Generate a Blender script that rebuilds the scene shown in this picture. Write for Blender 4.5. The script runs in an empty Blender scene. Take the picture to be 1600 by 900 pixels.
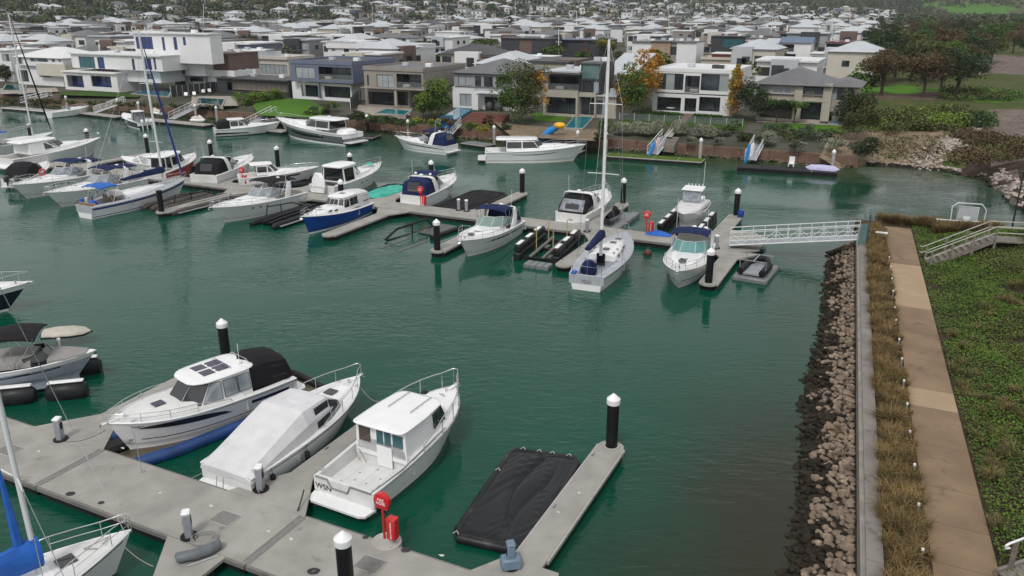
import bpy, math, random
import numpy as np
from math import sin, cos, pi, radians, atan, sqrt
from mathutils import Vector, Matrix

scene = bpy.context.scene
COL = scene.collection
random.seed(7)

# ---------------------------------------------------------------- camera
FPX, YH, HC = 1260.0, 10.0, 18.0
PIT = atan((450 - YH) / FPX)
cam_d = bpy.data.cameras.new('camera')
cam_d.sensor_width = 36.0
cam_d.lens = FPX / 1600 * 36.0
cam_d.clip_start = 0.2
cam_d.clip_end = 8000
cam = bpy.data.objects.new('camera', cam_d)
COL.objects.link(cam)
cam.location = (0, 0, HC)
cam.rotation_euler = (pi / 2 - PIT, 0, 0)
scene.camera = cam

# ---------------------------------------------------------------- world: overcast daylight
SUN_EL, SUN_AZ = radians(52), radians(200)      # azimuth from +Y clockwise
world = bpy.data.worlds.new('World')
scene.world = world
world.use_nodes = True
wn = world.node_tree
wn.nodes.clear()
wo = wn.nodes.new('ShaderNodeOutputWorld')
bg = wn.nodes.new('ShaderNodeBackground')
sky = wn.nodes.new('ShaderNodeTexSky')
sky.sky_type = 'NISHITA'
sky.sun_disc = False
sky.sun_elevation = SUN_EL
sky.sun_rotation = SUN_AZ
sky.altitude = 20
sky.air_density = 1.0
sky.dust_density = 4.0
sky.ozone_density = 1.0
hs = wn.nodes.new('ShaderNodeHueSaturation')
hs.inputs['Saturation'].default_value = 0.35
mx = wn.nodes.new('ShaderNodeMixRGB')
mx.blend_type = 'MIX'
mx.inputs[0].default_value = 0.72
# cloud deck: grey with soft brighter breaks
tc = wn.nodes.new('ShaderNodeTexCoord')
mp = wn.nodes.new('ShaderNodeMapping')
mp.inputs['Scale'].default_value = (1.6, 1.6, 5.0)
nz = wn.nodes.new('ShaderNodeTexNoise')
nz.inputs['Scale'].default_value = 2.2
nz.inputs['Detail'].default_value = 5
cr = wn.nodes.new('ShaderNodeValToRGB')
cr.color_ramp.elements[0].position = 0.3
cr.color_ramp.elements[0].color = (5.1, 5.1, 5.15, 1)
cr.color_ramp.elements[1].position = 0.72
cr.color_ramp.elements[1].color = (9.4, 9.3, 9.2, 1)
wn.links.new(tc.outputs['Generated'], mp.inputs[0])
wn.links.new(mp.outputs[0], nz.inputs['Vector'])
wn.links.new(nz.outputs['Fac'], cr.inputs[0])
wn.links.new(sky.outputs[0], hs.inputs['Color'])
wn.links.new(hs.outputs[0], mx.inputs[1])
wn.links.new(cr.outputs[0], mx.inputs[2])
wn.links.new(mx.outputs[0], bg.inputs[0])
bg.inputs[1].default_value = 0.10
wn.links.new(bg.outputs[0], wo.inputs[0])

sun_d = bpy.data.lights.new('sun', 'SUN')
sun_d.energy = 1.45
sun_d.angle = radians(12)
sun_d.color = (1.0, 0.97, 0.92)
sun = bpy.data.objects.new('sun', sun_d)
COL.objects.link(sun)
_sd = Vector((sin(SUN_AZ) * cos(SUN_EL), cos(SUN_AZ) * cos(SUN_EL), sin(SUN_EL)))
sun.rotation_euler = _sd.to_track_quat('Z', 'Y').to_euler()

scene.view_settings.view_transform = 'Standard'
scene.view_settings.look = 'None'
scene.view_settings.gamma = 1.0
scene.view_settings.exposure = 0.28

# ---------------------------------------------------------------- coordinates: photo ray to ground, marina grid (u along the docks, v away)
ANG = radians(-26)
CP, SP = cos(PIT), sin(PIT)
CA, SA = cos(ANG), sin(ANG)
def P(px, py, z=0.0):
    a = (px - 800) / FPX; b = (450 - py) / FPX
    d = Vector((a, CP + b * SP, -SP + b * CP))
    t = (z - HC) / d.z
    return Vector((d.x * t, d.y * t, z))
def W(u, v, z=0.0):
    return Vector((u * CA - v * SA, u * SA + v * CA, z))
def UV(p):
    return (p.x * CA + p.y * SA, -p.x * SA + p.y * CA)
def Q(px, py, z=0.0):
    return UV(P(px, py, z))
def zat(w, py):
    """height of the point over ground position w seen at picture row py"""
    b = (450 - py) / FPX
    return HC + w.y * (b * CP - SP) / (CP + b * SP)
def ray_top(w, px, py):
    """end of an upright pole that stands at w and whose tip is seen at px, py"""
    z = zat(w, py)
    d = w.y * CP - (z - HC) * SP
    x = (px - 800) / FPX * d
    return Vector((x, w.y, z))

# ---------------------------------------------------------------- materials
MATS = {}
def srgb(r, g, b):
    f = lambda c: (c / 255 / 12.92) if c / 255 <= 0.04045 else ((c / 255 + 0.055) / 1.055) ** 2.4
    return (f(r), f(g), f(b))
def M(name, rgb=None, rough=0.6, metal=0.0, var=0.12, scale=3.0, bump=0.0, bscale=30.0, spec=0.5, island=0.0, rgb2=None, coat=0.0, stain=None, world_coords=False, detail=4):
    if name in MATS: return MATS[name]
    m = bpy.data.materials.new(name); m.use_nodes = True
    n = m.node_tree; b = n.nodes['Principled BSDF']
    b.inputs['Roughness'].default_value = rough
    b.inputs['Metallic'].default_value = metal
    b.inputs['Specular IOR Level'].default_value = spec
    if coat: b.inputs['Coat Weight'].default_value = coat
    if world_coords:
        g = n.nodes.new('ShaderNodeNewGeometry'); vec = g.outputs['Position']
    else:
        g = n.nodes.new('ShaderNodeTexCoord'); vec = g.outputs['Object']
    t = n.nodes.new('ShaderNodeTexNoise'); t.inputs['Scale'].default_value = scale; t.inputs['Detail'].default_value = detail
    n.links.new(vec, t.inputs['Vector'])
    r = n.nodes.new('ShaderNodeValToRGB')
    r.color_ramp.elements[0].position = 0.3; r.color_ramp.elements[1].position = 0.7
    c2 = rgb2 or tuple(min(1, c * (1 + var)) for c in rgb)
    c1 = rgb if rgb2 else tuple(c * (1 - var) for c in rgb)
    r.color_ramp.elements[0].color = (*c1, 1); r.color_ramp.elements[1].color = (*c2, 1)
    n.links.new(t.outputs['Fac'], r.inputs[0])
    out = r.outputs[0]
    if island:
        gi = n.nodes.new('ShaderNodeNewGeometry')
        ma = n.nodes.new('ShaderNodeMapRange'); ma.inputs[3].default_value = 1 - island; ma.inputs[4].default_value = 1 + island
        n.links.new(gi.outputs['Random Per Island'], ma.inputs[0])
        mu = n.nodes.new('ShaderNodeMixRGB'); mu.blend_type = 'MULTIPLY'; mu.inputs[0].default_value = 1
        n.links.new(out, mu.inputs[1]); n.links.new(ma.outputs[0], mu.inputs[2]); out = mu.outputs[0]
    if stain:
        t2 = n.nodes.new('ShaderNodeTexNoise'); t2.inputs['Scale'].default_value = stain[1]; t2.inputs['Detail'].default_value = 8; t2.inputs['Roughness'].default_value = 0.7
        n.links.new(vec, t2.inputs['Vector'])
        r2 = n.nodes.new('ShaderNodeValToRGB'); r2.color_ramp.elements[0].position = stain[2]; r2.color_ramp.elements[1].position = stain[2] + 0.12
        n.links.new(t2.outputs['Fac'], r2.inputs[0])
        ms = n.nodes.new('ShaderNodeMixRGB'); ms.inputs[2].default_value = (*stain[0], 1)
        n.links.new(r2.outputs[0], ms.inputs[0]); n.links.new(out, ms.inputs[1]); out = ms.outputs[0]
    n.links.new(out, b.inputs['Base Color'])
    if bump:
        t3 = n.nodes.new('ShaderNodeTexNoise'); t3.inputs['Scale'].default_value = bscale; t3.inputs['Detail'].default_value = 3
        n.links.new(vec, t3.inputs['Vector'])
        bp = n.nodes.new('ShaderNodeBump'); bp.inputs['Strength'].default_value = bump; bp.inputs['Distance'].default_value = 0.05
        n.links.new(t3.outputs['Fac'], bp.inputs['Height']); n.links.new(bp.outputs[0], b.inputs['Normal'])
    MATS[name] = m
    return m

gel = M('gelcoat', (0.74, 0.75, 0.76), 0.22, var=0.04, scale=1.2, coat=0.3, stain=((0.58, 0.57, 0.52), 1.6, 0.62))
gel_c = M('gelcoat_cream', (0.70, 0.69, 0.64), 0.25, var=0.05, scale=1.2, coat=0.2)
deckw = M('deck_nonskid', (0.62, 0.625, 0.62), 0.6, var=0.07, scale=2.5, bump=0.2, bscale=80)
deckg = M('deck_grey', (0.36, 0.38, 0.42), 0.6, var=0.1, scale=3, bump=0.2, bscale=80)
navy = M('navy_gelcoat', (0.008, 0.012, 0.032), 0.2, coat=0.4)
royal = M('royal_blue_paint', (0.012, 0.06, 0.30), 0.25, coat=0.3)
redp = M('red_paint', (0.42, 0.012, 0.015), 0.3, coat=0.3)
blackp = M('black_gelcoat', (0.012, 0.012, 0.014), 0.2, coat=0.3)
greyh = M('metallic_grey_gelcoat', (0.13, 0.14, 0.15), 0.25, coat=0.4)
glassd = M('tinted_glass', (0.012, 0.015, 0.018), 0.05, spec=0.9, var=0.4, scale=0.8)
glassl = M('pale_glass', (0.22, 0.25, 0.27), 0.08, spec=0.8, var=0.35, scale=1.5)
vinyl = M('clear_vinyl', (0.20, 0.22, 0.25), 0.15, spec=0.7, var=0.5, scale=2.5)
canvn = M('navy_canvas', (0.010, 0.018, 0.07), 0.85, spec=0.2, var=0.25, scale=2, bump=0.4, bscale=6)
canvk = M('black_canvas', (0.010, 0.010, 0.012), 0.8, spec=0.2, var=0.3, scale=2, bump=0.4, bscale=6)
canvw = M('white_canvas', (0.56, 0.56, 0.58), 0.8, var=0.08, scale=1.5, bump=0.5, bscale=2.5)
canvg = M('grey_canvas', (0.24, 0.23, 0.225), 0.85, var=0.12, scale=1.5, bump=0.4, bscale=5)
canvb = M('bright_blue_canvas', (0.01, 0.10, 0.42), 0.8, var=0.2, scale=2, bump=0.4, bscale=6)
canvt = M('green_tarpaulin', (0.02, 0.34, 0.26), 0.55, var=0.25, scale=1.5, bump=0.6, bscale=3)
steel = M('stainless_steel', (0.62, 0.63, 0.65), 0.25, metal=0.9, var=0.05)
alu = M('painted_aluminium', (0.60, 0.62, 0.63), 0.4, var=0.06)
alug = M('dull_aluminium', (0.33, 0.35, 0.38), 0.45, metal=0.4, var=0.1)
rub = M('black_rubber', (0.012, 0.012, 0.013), 0.55, spec=0.2, var=0.3, scale=4)
plast = M('black_pontoon_plastic', (0.016, 0.017, 0.019), 0.4, spec=0.2, var=0.4, scale=1.5, stain=((0.07, 0.07, 0.06), 1.5, 0.62))
plg = M('grey_pontoon_plastic', (0.16, 0.17, 0.18), 0.55, var=0.15, scale=3)
tubeb = M('blue_inflatable_tube', (0.012, 0.045, 0.16), 0.4, var=0.3, scale=1.2, stain=((0.05, 0.07, 0.09), 2.0, 0.62))
rope = M('rope', (0.30, 0.28, 0.24), 0.9, var=0.2, scale=30)
roped = M('dark_rope', (0.04, 0.04, 0.045), 0.9, var=0.2, scale=30)
teak = M('teak', (0.20, 0.13, 0.08), 0.7, var=0.2, scale=6)
conc = M('dock_concrete', (0.285, 0.278, 0.255), 0.8, var=0.16, scale=0.9, bump=0.25, bscale=25, stain=((0.17, 0.16, 0.14), 1.3, 0.60), world_coords=True, detail=8)
conce = M('dock_edge_concrete', (0.36, 0.35, 0.33), 0.8, var=0.12, scale=2, stain=((0.16, 0.14, 0.11), 2.0, 0.6), world_coords=True)
whaler = M('dock_waler_timber', (0.05, 0.045, 0.04), 0.7, var=0.3, scale=2)
pilek = M('black_pile_sleeve', (0.012, 0.012, 0.014), 0.35, spec=0.2, var=0.3, scale=2)
whitep = M('white_plastic', (0.74, 0.75, 0.76), 0.45, var=0.05, stain=((0.5, 0.5, 0.47), 4, 0.66))
pileg = M('grey_pile_concrete', (0.34, 0.33, 0.31), 0.7, var=0.12, scale=2)
solar = M('solar_panel', (0.018, 0.014, 0.045), 0.12, var=0.3, scale=3, spec=0.8)
upho = M('cream_upholstery', (0.55, 0.52, 0.46), 0.7, var=0.06)
redb = M('red_cabinet_paint', (0.50, 0.012, 0.016), 0.35, var=0.08, coat=0.2)
whitet = M('white_lettering', (0.8, 0.8, 0.8), 0.5, var=0.01)
blackt = M('dark_lettering', (0.03, 0.03, 0.035), 0.5, var=0.01)

# ---------------------------------------------------------------- mesh building
class MB:
    def __init__(s, T=None):
        s.v = []; s.f = []; s.m = []; s.T = T
    def add(s, vs, fs, m=0):
        n = len(s.v)
        if s.T is not None: vs = [s.T @ Vector(v) for v in vs]
        s.v += [tuple(v) for v in vs]
        s.f += [tuple(i + n for i in f) for f in fs]
        s.m += [m] * len(fs)
        return s
    def box(s, x0, x1, y0, y1, z0, z1, m=0, bev=0.0):
        if x0 > x1: x0, x1 = x1, x0
        if y0 > y1: y0, y1 = y1, y0
        if bev <= 0:
            v = [(x0, y0, z0), (x1, y0, z0), (x1, y1, z0), (x0, y1, z0), (x0, y0, z1), (x1, y0, z1), (x1, y1, z1), (x0, y1, z1)]
            return s.add(v, [(0, 3, 2, 1), (4, 5, 6, 7), (0, 1, 5, 4), (1, 2, 6, 5), (2, 3, 7, 6), (3, 0, 4, 7)], m)
        b = bev
        rings = []
        for z, i in ((z0, b), (z0 + b, 0), (z1 - b, 0), (z1, b)):
            rings.append([(x0 + b + 0, y0 + i, z), (x1 - b, y0 + i, z), (x1 - i, y0 + b, z), (x1 - i, y1 - b, z), (x1 - b, y1 - i, z), (x0 + b, y1 - i, z), (x0 + i, y1 - b, z), (x0 + i, y0 + b, z)])
        return s.loft(rings, m)
    def prism(s, poly, z0, z1, m=0, bev=0.0):
        n = len(poly)
        a = sum(poly[i][0] * poly[(i + 1) % n][1] - poly[(i + 1) % n][0] * poly[i][1] for i in range(n))
        if a < 0: poly = poly[::-1]
        v = [(p[0], p[1], z0) for p in poly] + [(p[0], p[1], z1) for p in poly]
        fs = [tuple(range(n))[::-1], tuple(range(n, 2 * n))] + [(i, (i + 1) % n, n + (i + 1) % n, n + i) for i in range(n)]
        return s.add(v, fs, m)
    def loft(s, rings, m=0, closed=True, cap0=True, cap1=True):
        k = len(rings[0]); v = [p for r in rings for p in r]; fs = []
        for i in range(len(rings) - 1):
            for j in range(k if closed else k - 1):
                a = i * k + j; b = i * k + (j + 1) % k
                fs.append((a, b, b + k, a + k))
        if closed and cap0: fs.append(tuple(range(k))[::-1])
        if closed and cap1: fs.append(tuple((len(rings) - 1) * k + j for j in range(k)))
        return s.add(v, fs, m)
    def tube(s, pts, r=0.02, n=6, m=0, closed=False):
        pts = [Vector(p) for p in pts]
        rings = []; N = len(pts); up = None
        for i, p in enumerate(pts):
            if closed: t = pts[(i + 1) % N] - pts[i - 1]
            elif i == 0: t = pts[1] - p
            elif i == N - 1: t = p - pts[i - 1]
            else: t = (pts[i + 1] - p).normalized() + (p - pts[i - 1]).normalized()
            if t.length < 1e-9: t = Vector((0, 0, 1))
            t.normalize()
            if up is None: up = Vector((0, 0, 1)) if abs(t.z) < 0.9 else Vector((1, 0, 0))
            a = up - t * up.dot(t)
            if a.length < 1e-4: a = Vector((1, 0, 0)).cross(t)
            a.normalize(); b = t.cross(a); up = a
            rr = r[i] if isinstance(r, (list, tuple)) else r
            rings.append([p + a * (rr * cos(2 * pi * k / n)) + b * (rr * sin(2 * pi * k / n)) for k in range(n)])
        if closed:
            rings.append(rings[0]); return s.loft(rings, m, cap0=False, cap1=False)
        return s.loft(rings, m)
    def cyl(s, x, y, z0, z1, r0, r1=None, n=16, m=0):
        r1 = r0 if r1 is None else r1
        return s.loft([[(x + r * cos(2 * pi * k / n), y + r * sin(2 * pi * k / n), z) for k in range(n)] for r, z in ((r0, z0), (r1, z1))], m)
    def lathe(s, x, y, prof, n=16, m=0):
        return s.loft([[(x + r * cos(2 * pi * k / n), y + r * sin(2 * pi * k / n), z) for k in range(n)] for r, z in prof], m)
    def ball(s, c, r, n=8, m=0, sq=(1, 1, 1)):
        rings = []
        for i in range(1, n):
            a = pi * i / n
            rings.append([(c[0] + sq[0] * r * sin(a) * cos(2 * pi * k / (n + 2)), c[1] + sq[1] * r * sin(a) * sin(2 * pi * k / (n + 2)), c[2] - sq[2] * r * cos(a)) for k in range(n + 2)])
        return s.loft(rings, m)
    def quad(s, a, b, c, d, m=0):
        return s.add([a, b, c, d], [(0, 1, 2, 3)], m)
    def plate(s, a, b, c, d, th, m=0, off=0.0):
        """thin slab from a quad, its outer face pushed out along the normal"""
        a, b, c, d = map(Vector, (a, b, c, d))
        n = (c - a).cross(d - b)
        if n.length < 1e-9: return s
        n.normalize()
        o = [p + n * (off + th) for p in (a, b, c, d)]; i = [p + n * off for p in (a, b, c, d)]
        return s.add(i + o, [(3, 2, 1, 0), (4, 5, 6, 7), (0, 1, 5, 4), (1, 2, 6, 5), (2, 3, 7, 6), (3, 0, 4, 7)], m)
    def mesh(s, name, mats, smooth=None):
        me = bpy.data.meshes.new(name)
        me.from_pydata(s.v, [], s.f)
        for m in (mats if isinstance(mats, (list, tuple)) else [mats]): me.materials.append(m)
        if any(s.m): me.polygons.foreach_set('material_index', s.m)
        if smooth is not None:
            me.polygons.foreach_set('use_smooth', [True] * len(s.f))
            me.update()
            me.set_sharp_from_angle(angle=radians(smooth))
        me.update()
        return me
    def build(s, name, mats, parent=None, smooth=None, loc=None, rz=None):
        o = bpy.data.objects.new(name, s.mesh(name, mats, smooth))
        COL.objects.link(o)
        if parent is not None: o.parent = parent
        if loc is not None: o.location = loc
        if rz is not None: o.rotation_euler = (0, 0, rz)
        return o

def inset(a, b, c, d, u0, u1, v0, v1):
    a, b, c, d = map(Vector, (a, b, c, d))
    f = lambda u, v: (a * (1 - u) + b * u) * (1 - v) + (d * (1 - u) + c * u) * v
    return f(u0, v0), f(u1, v0), f(u1, v1), f(u0, v1)

def tag(o, label=None, cat=None, group=None, kind=None):
    if label: o['label'] = label
    if cat: o['category'] = cat
    if group: o['group'] = group
    if kind: o['kind'] = kind
    return o
def thing(name, label, cat, loc=(0, 0, 0), rz=0.0, group=None):
    o = bpy.data.objects.new(name, None); COL.objects.link(o)
    o.empty_display_size = 0.3
    o.location = loc; o.rotation_euler = (0, 0, rz)
    return tag(o, label, cat, group)
def place(name, mesh, parent=None, loc=(0, 0, 0), rz=0.0, sc=None):
    o = bpy.data.objects.new(name, mesh); COL.objects.link(o)
    if parent is not None: o.parent = parent
    o.location = loc; o.rotation_euler = (0, 0, rz)
    if sc is not None: o.scale = sc if isinstance(sc, (tuple, list)) else (sc, sc, sc)
    return o
KIDS = {}
def dup(root, loc=None, rz=None, label=None, group=None, sc=None):
    r = root.copy(); COL.objects.link(r)
    if loc is not None: r.location = loc
    if rz is not None: r.rotation_euler = (0, 0, rz)
    if sc is not None: r.scale = (sc, sc, sc) if not isinstance(sc, (tuple, list)) else sc
    if label: r['label'] = label
    if group: r['group'] = group
    for ch in list(root.children):
        c = ch.copy(); COL.objects.link(c); c.parent = r
        for g in list(ch.children):
            d = g.copy(); COL.objects.link(d); d.parent = c
    return r
def text_mesh(body, size, mat, name, parent, M4, depth=0.004, align='CENTER'):
    cu = bpy.data.curves.new('t', 'FONT'); cu.body = body; cu.size = size; cu.extrude = depth; cu.align_x = align; cu.align_y = 'CENTER'
    cu.space_line = 0.9
    ob = bpy.data.objects.new('t', cu)
    me = bpy.data.meshes.new_from_object(ob)
    bpy.data.objects.remove(ob); bpy.data.curves.remove(cu)
    me.name = name; me.materials.clear(); me.materials.append(mat)
    me.transform(M4)
    o = bpy.data.objects.new(name, me); COL.objects.link(o)
    if parent is not None: o.parent = parent
    return o
def basis(o, x, y, z):
    return Matrix(((x[0], y[0], z[0], o[0]), (x[1], y[1], z[1], o[1]), (x[2], y[2], z[2], o[2]), (0, 0, 0, 1)))
# ================================================================ SETTING
def nodes_mix(n, fac, a, b):
    m = n.nodes.new('ShaderNodeMixRGB')
    for s, x in ((0, fac), (1, a), (2, b)):
        if hasattr(x, 'is_linked'): n.links.new(x, m.inputs[s])
        else: m.inputs[s].default_value = x
    return m.outputs[0]
def ramp(n, fac, p0, c0, p1, c1):
    r = n.nodes.new('ShaderNodeValToRGB')
    r.color_ramp.elements[0].position = p0; r.color_ramp.elements[1].position = p1
    r.color_ramp.elements[0].color = c0 if len(c0) == 4 else (*c0, 1); r.color_ramp.elements[1].color = c1 if len(c1) == 4 else (*c1, 1)
    n.links.new(fac, r.inputs[0]); return r.outputs[0]
def noise(n, vec, scale, detail=4, rough=0.5, dist=0.0):
    t = n.nodes.new('ShaderNodeTexNoise'); t.inputs['Scale'].default_value = scale; t.inputs['Detail'].default_value = detail
    t.inputs['Roughness'].default_value = rough; t.inputs['Distortion'].default_value = dist
    n.links.new(vec, t.inputs['Vector']); return t.outputs['Fac']
def math_n(n, op, a, b):
    m = n.nodes.new('ShaderNodeMath'); m.operation = op
    for s, x in ((0, a), (1, b)):
        if hasattr(x, 'is_linked'): n.links.new(x, m.inputs[s])
        else: m.inputs[s].default_value = x
    return m.outputs[0]
def mapping(n, vec, scale=(1, 1, 1), rot=(0, 0, 0)):
    m = n.nodes.new('ShaderNodeMapping'); m.inputs['Scale'].default_value = scale; m.inputs['Rotation'].default_value = rot
    n.links.new(vec, m.inputs[0]); return m.outputs[0]

# ---- water
wm = bpy.data.materials.new('harbour_water'); wm.use_nodes = True
n = wm.node_tree; b = n.nodes['Principled BSDF']
geo = n.nodes.new('ShaderNodeNewGeometry'); pos = geo.outputs['Position']
uvp = mapping(n, pos, rot=(0, 0, -ANG))           # marina grid coordinates
sx = n.nodes.new('ShaderNodeSeparateXYZ'); n.links.new(uvp, sx.inputs[0])
deep = nodes_mix(n, noise(n, pos, 0.05, 3), (0.0012, 0.046, 0.027, 1), (0.002, 0.064, 0.038, 1))
# shallow, silty water over the toe of the rock slope (depth falls towards the wall)
du = math_n(n, 'ADD', sx.outputs['X'], math_n(n, 'MULTIPLY', math_n(n, 'SUBTRACT', noise(n, pos, 0.12, 4), 0.5), 6.0))
mr = n.nodes.new('ShaderNodeMapRange'); mr.inputs[1].default_value = -10.5; mr.inputs[2].default_value = -2.5; mr.interpolation_type = 'SMOOTHSTEP'
n.links.new(du, mr.inputs[0])
mv = n.nodes.new('ShaderNodeMapRange'); mv.inputs[1].default_value = 46; mv.inputs[2].default_value = 28; mv.interpolation_type = 'SMOOTHSTEP'
n.links.new(sx.outputs['Y'], mv.inputs[0])
sh = math_n(n, 'MULTIPLY', mr.outputs[0], math_n(n, 'MAXIMUM', mv.outputs[0], 0.35))
c1 = nodes_mix(n, math_n(n, 'MULTIPLY', sh, 0.95), deep, (0.022, 0.021, 0.012, 1))
# shallow brown-green band along the far bank
mb = n.nodes.new('ShaderNodeMapRange'); mb.inputs[1].default_value = 88; mb.inputs[2].default_value = 103; mb.interpolation_type = 'SMOOTHSTEP'
n.links.new(sx.outputs['Y'], mb.inputs[0])
c2 = nodes_mix(n, math_n(n, 'MULTIPLY', mb.outputs[0], 0.8), c1, (0.018, 0.045, 0.012, 1))
n.links.new(c2, b.inputs['Base Color'])
b.inputs['Roughness'].default_value = 0.03
b.inputs['IOR'].default_value = 1.333
b.inputs['Specular IOR Level'].default_value = 0.36
h1 = noise(n, mapping(n, pos, (1.0, 2.4, 1), (0, 0, radians(8))), 1.15, 3, 0.55, 0.6)
h2 = noise(n, mapping(n, pos, (0.6, 1.3, 1), (0, 0, radians(-22))), 0.42, 2, 0.5)
h3 = noise(n, mapping(n, pos, (1, 1.8, 1), (0, 0, radians(30))), 3.4, 2, 0.5)
calm = ramp(n, noise(n, mapping(n, pos, (1, 1.7, 1)), 0.055, 4, .6, .8), 0.40, (0.10,) * 3, 0.64, (1.0,) * 3)
hh = math_n(n, 'ADD', math_n(n, 'MULTIPLY', h1, 1.0), math_n(n, 'ADD', math_n(n, 'MULTIPLY', h2, 0.9), math_n(n, 'MULTIPLY', h3, 0.16)))
bp = n.nodes.new('ShaderNodeBump'); bp.inputs['Distance'].default_value = 0.12
sb = n.nodes.new('ShaderNodeSeparateColor'); n.links.new(calm, sb.inputs[0])
n.links.new(math_n(n, 'MULTIPLY', sb.outputs[0], 0.62), bp.inputs['Strength']); n.links.new(hh, bp.inputs['Height'])
n.links.new(bp.outputs[0], b.inputs['Normal'])
mb_ = MB(); c = [W(-420, -60), W(160, -60), W(160, 108), W(-420, 108)]
mb_.add(c, [(0, 1, 2, 3)])
tag(mb_.build('water', wm), kind='structure')

# ---- terrain materials
def ground_mat(name, cols, scale=0.4, bump=0.5, bscale=8, island=0):
    m = bpy.data.materials.new(name); m.use_nodes = True; n = m.node_tree; b = n.nodes['Principled BSDF']
    g = n.nodes.new('ShaderNodeNewGeometry').outputs['Position']
    f = noise(n, g, scale, 8, 0.65)
    out = ramp(n, f, 0.38, cols[0], 0.62, cols[1])
    if len(cols) > 2:
        out = nodes_mix(n, ramp(n, noise(n, g, scale * 3.3, 6, 0.7), 0.52, (0, 0, 0), 0.64, (1, 1, 1)), out, (*cols[2], 1))
    f2 = noise(n, g, bscale, 4, 0.6)
    out = nodes_mix(n, 0.5, out, nodes_mix(n, f2, (0, 0, 0, 1), out))
    n.links.new(out, b.inputs['Base Color']); b.inputs['Roughness'].default_value = 0.95; b.inputs['Specular IOR Level'].default_value = 0.15
    bb = n.nodes.new('ShaderNodeBump'); bb.inputs['Strength'].default_value = bump; bb.inputs['Distance'].default_value = 0.12
    n.links.new(f2, bb.inputs['Height']); n.links.new(bb.outputs[0], b.inputs['Normal'])
    MATS[name] = m; return m
g_lawn = ground_mat('lawn', [(0.040, 0.085, 0.014), (0.065, 0.125, 0.020)], 0.15)
g_bright = ground_mat('mown_grass', [(0.065, 0.17, 0.016), (0.095, 0.22, 0.022)], 0.05)
g_scrub = ground_mat('scrub_ground', [(0.060, 0.095, 0.020), (0.12, 0.11, 0.05), (0.045, 0.085, 0.015)], 0.25)
g_mulch = ground_mat('bark_mulch', [(0.11, 0.075, 0.055), (0.17, 0.12, 0.09)], 0.6)
g_gravel = ground_mat('pinkish_gravel', [(0.17, 0.135, 0.115), (0.25, 0.21, 0.18), (0.10, 0.09, 0.06)], 0.5, 1.0, 5)
g_soil = ground_mat('dark_soil', [(0.045, 0.035, 0.024), (0.09, 0.07, 0.045)], 0.8, 1, 6)
g_estate = ground_mat('estate_ground', [(0.07, 0.075, 0.05), (0.14, 0.13, 0.11), (0.035, 0.06, 0.02)], 0.06)
g_hill = ground_mat('hill_woodland_floor', [(0.022, 0.035, 0.014), (0.055, 0.062, 0.030)], 0.02)
g_pave = ground_mat('pale_paving', [(0.36, 0.33, 0.29), (0.44, 0.41, 0.37)], 0.5, 0.1)
g_sand = ground_mat('sandy_bank', [(0.24, 0.18, 0.12), (0.33, 0.26, 0.18), (0.12, 0.10, 0.06)], 0.7, 0.8, 6)

def hillh(x, y):
    s = min(1, max(0, (x + 250) / 650))
    y0 = 560 * (1 - s) + 1050 * s
    d = max(0, y - y0)
    h = 95 * (1 - math.exp(-d / 900.0))
    return 2.0 + h * (0.85 + 0.18 * sin(x * 0.006 + y * 0.003) + 0.1 * sin(x * 0.017 + 2))

def grid_mesh(name, us, vs, hf, matf, mats, kind='structure'):
    me = MB(); nu = len(us)
    vv = []
    for v in vs:
        for u in us: vv.append(W(u, v, hf(u, v)))
    fs = []; ms = []
    for j in range(len(vs) - 1):
        for i in range(nu - 1):
            mi = matf((us[i] + us[i + 1]) / 2, (vs[j] + vs[j + 1]) / 2)
            if mi is None: continue
            fs.append((j * nu + i, j * nu + i + 1, (j + 1) * nu + i + 1, (j + 1) * nu + i)); ms.append(mi)
    me.v = [tuple(p) for p in vv]; me.f = fs; me.m = ms
    o = me.build(name, mats, smooth=40)
    if kind: tag(o, kind=kind)
    return o

def frange(a, b, s):
    k = max(1, int(round((b - a) / s))); return [a + (b - a) * i / k for i in range(k + 1)]

# far estate ground with the hill behind
ZB = 1.25           # top of the far retaining wall
ZG = 2.0            # garden / estate level
BANKV = 103.4
def far_h(u, v):
    p = W(u, v)
    z = hillh(p.x, p.y)
    if v < BANKV + 6: z = ZB + (ZG - ZB) * max(0, min(1, (v - BANKV) / 6))
    return z
vs = [BANKV, BANKV + 1.5, BANKV + 3, BANKV + 6] + frange(BANKV + 10, 400, 20) + frange(430, 3400, 75)
us = frange(-2400, -400, 100) + frange(-380, -9, 12) 
grid_mesh('estate_ground', us, vs, far_h, lambda u, v: 1 if W(u, v).y > 640 else 0, [g_estate, g_hill])
# park side right of the houses
def shore_v(u):          # waterline of the far right bank, v as a function of u
    pts = [(-9, 103.4), (-1, 105), (5, 104.2), (7.5, 101), (9, 95), (10, 88), (12, 82), (16, 77), (24, 73), (60, 66)]
    for (a, va), (b_, vb) in zip(pts, pts[1:]):
        if u <= b_: return va + (vb - va) * (u - a) / (b_ - a)
    return 66
def park_h(u, v):
    d = v - shore_v(u)
    if u > 6: d = min(d, (u - 7.5) * 0.9 + max(0, (v - 101)) * 0.8) if v > 80 else d
    z = -0.4 + d * 0.42 if d < 5 else 1.7 + (d - 5) * 0.07
    z = min(z, 3.6 + 0.3 * sin(u * 0.25) * sin(v * 0.2))
    if u < -4:
        k = (u + 9) / 5.0
        z = z * k + far_h(u, v) * (1 - k) if k > 0 else far_h(u, v)
    if v > 130:
        p = W(u, v); z = max(z, 1.6 + hillh(p.x, p.y) - 2 + 1.9)
    return z + 0.12 * sin(u * 0.9) * cos(v * 0.7) + 0.06 * sin(u * 2.3 + v * 1.7)
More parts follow.
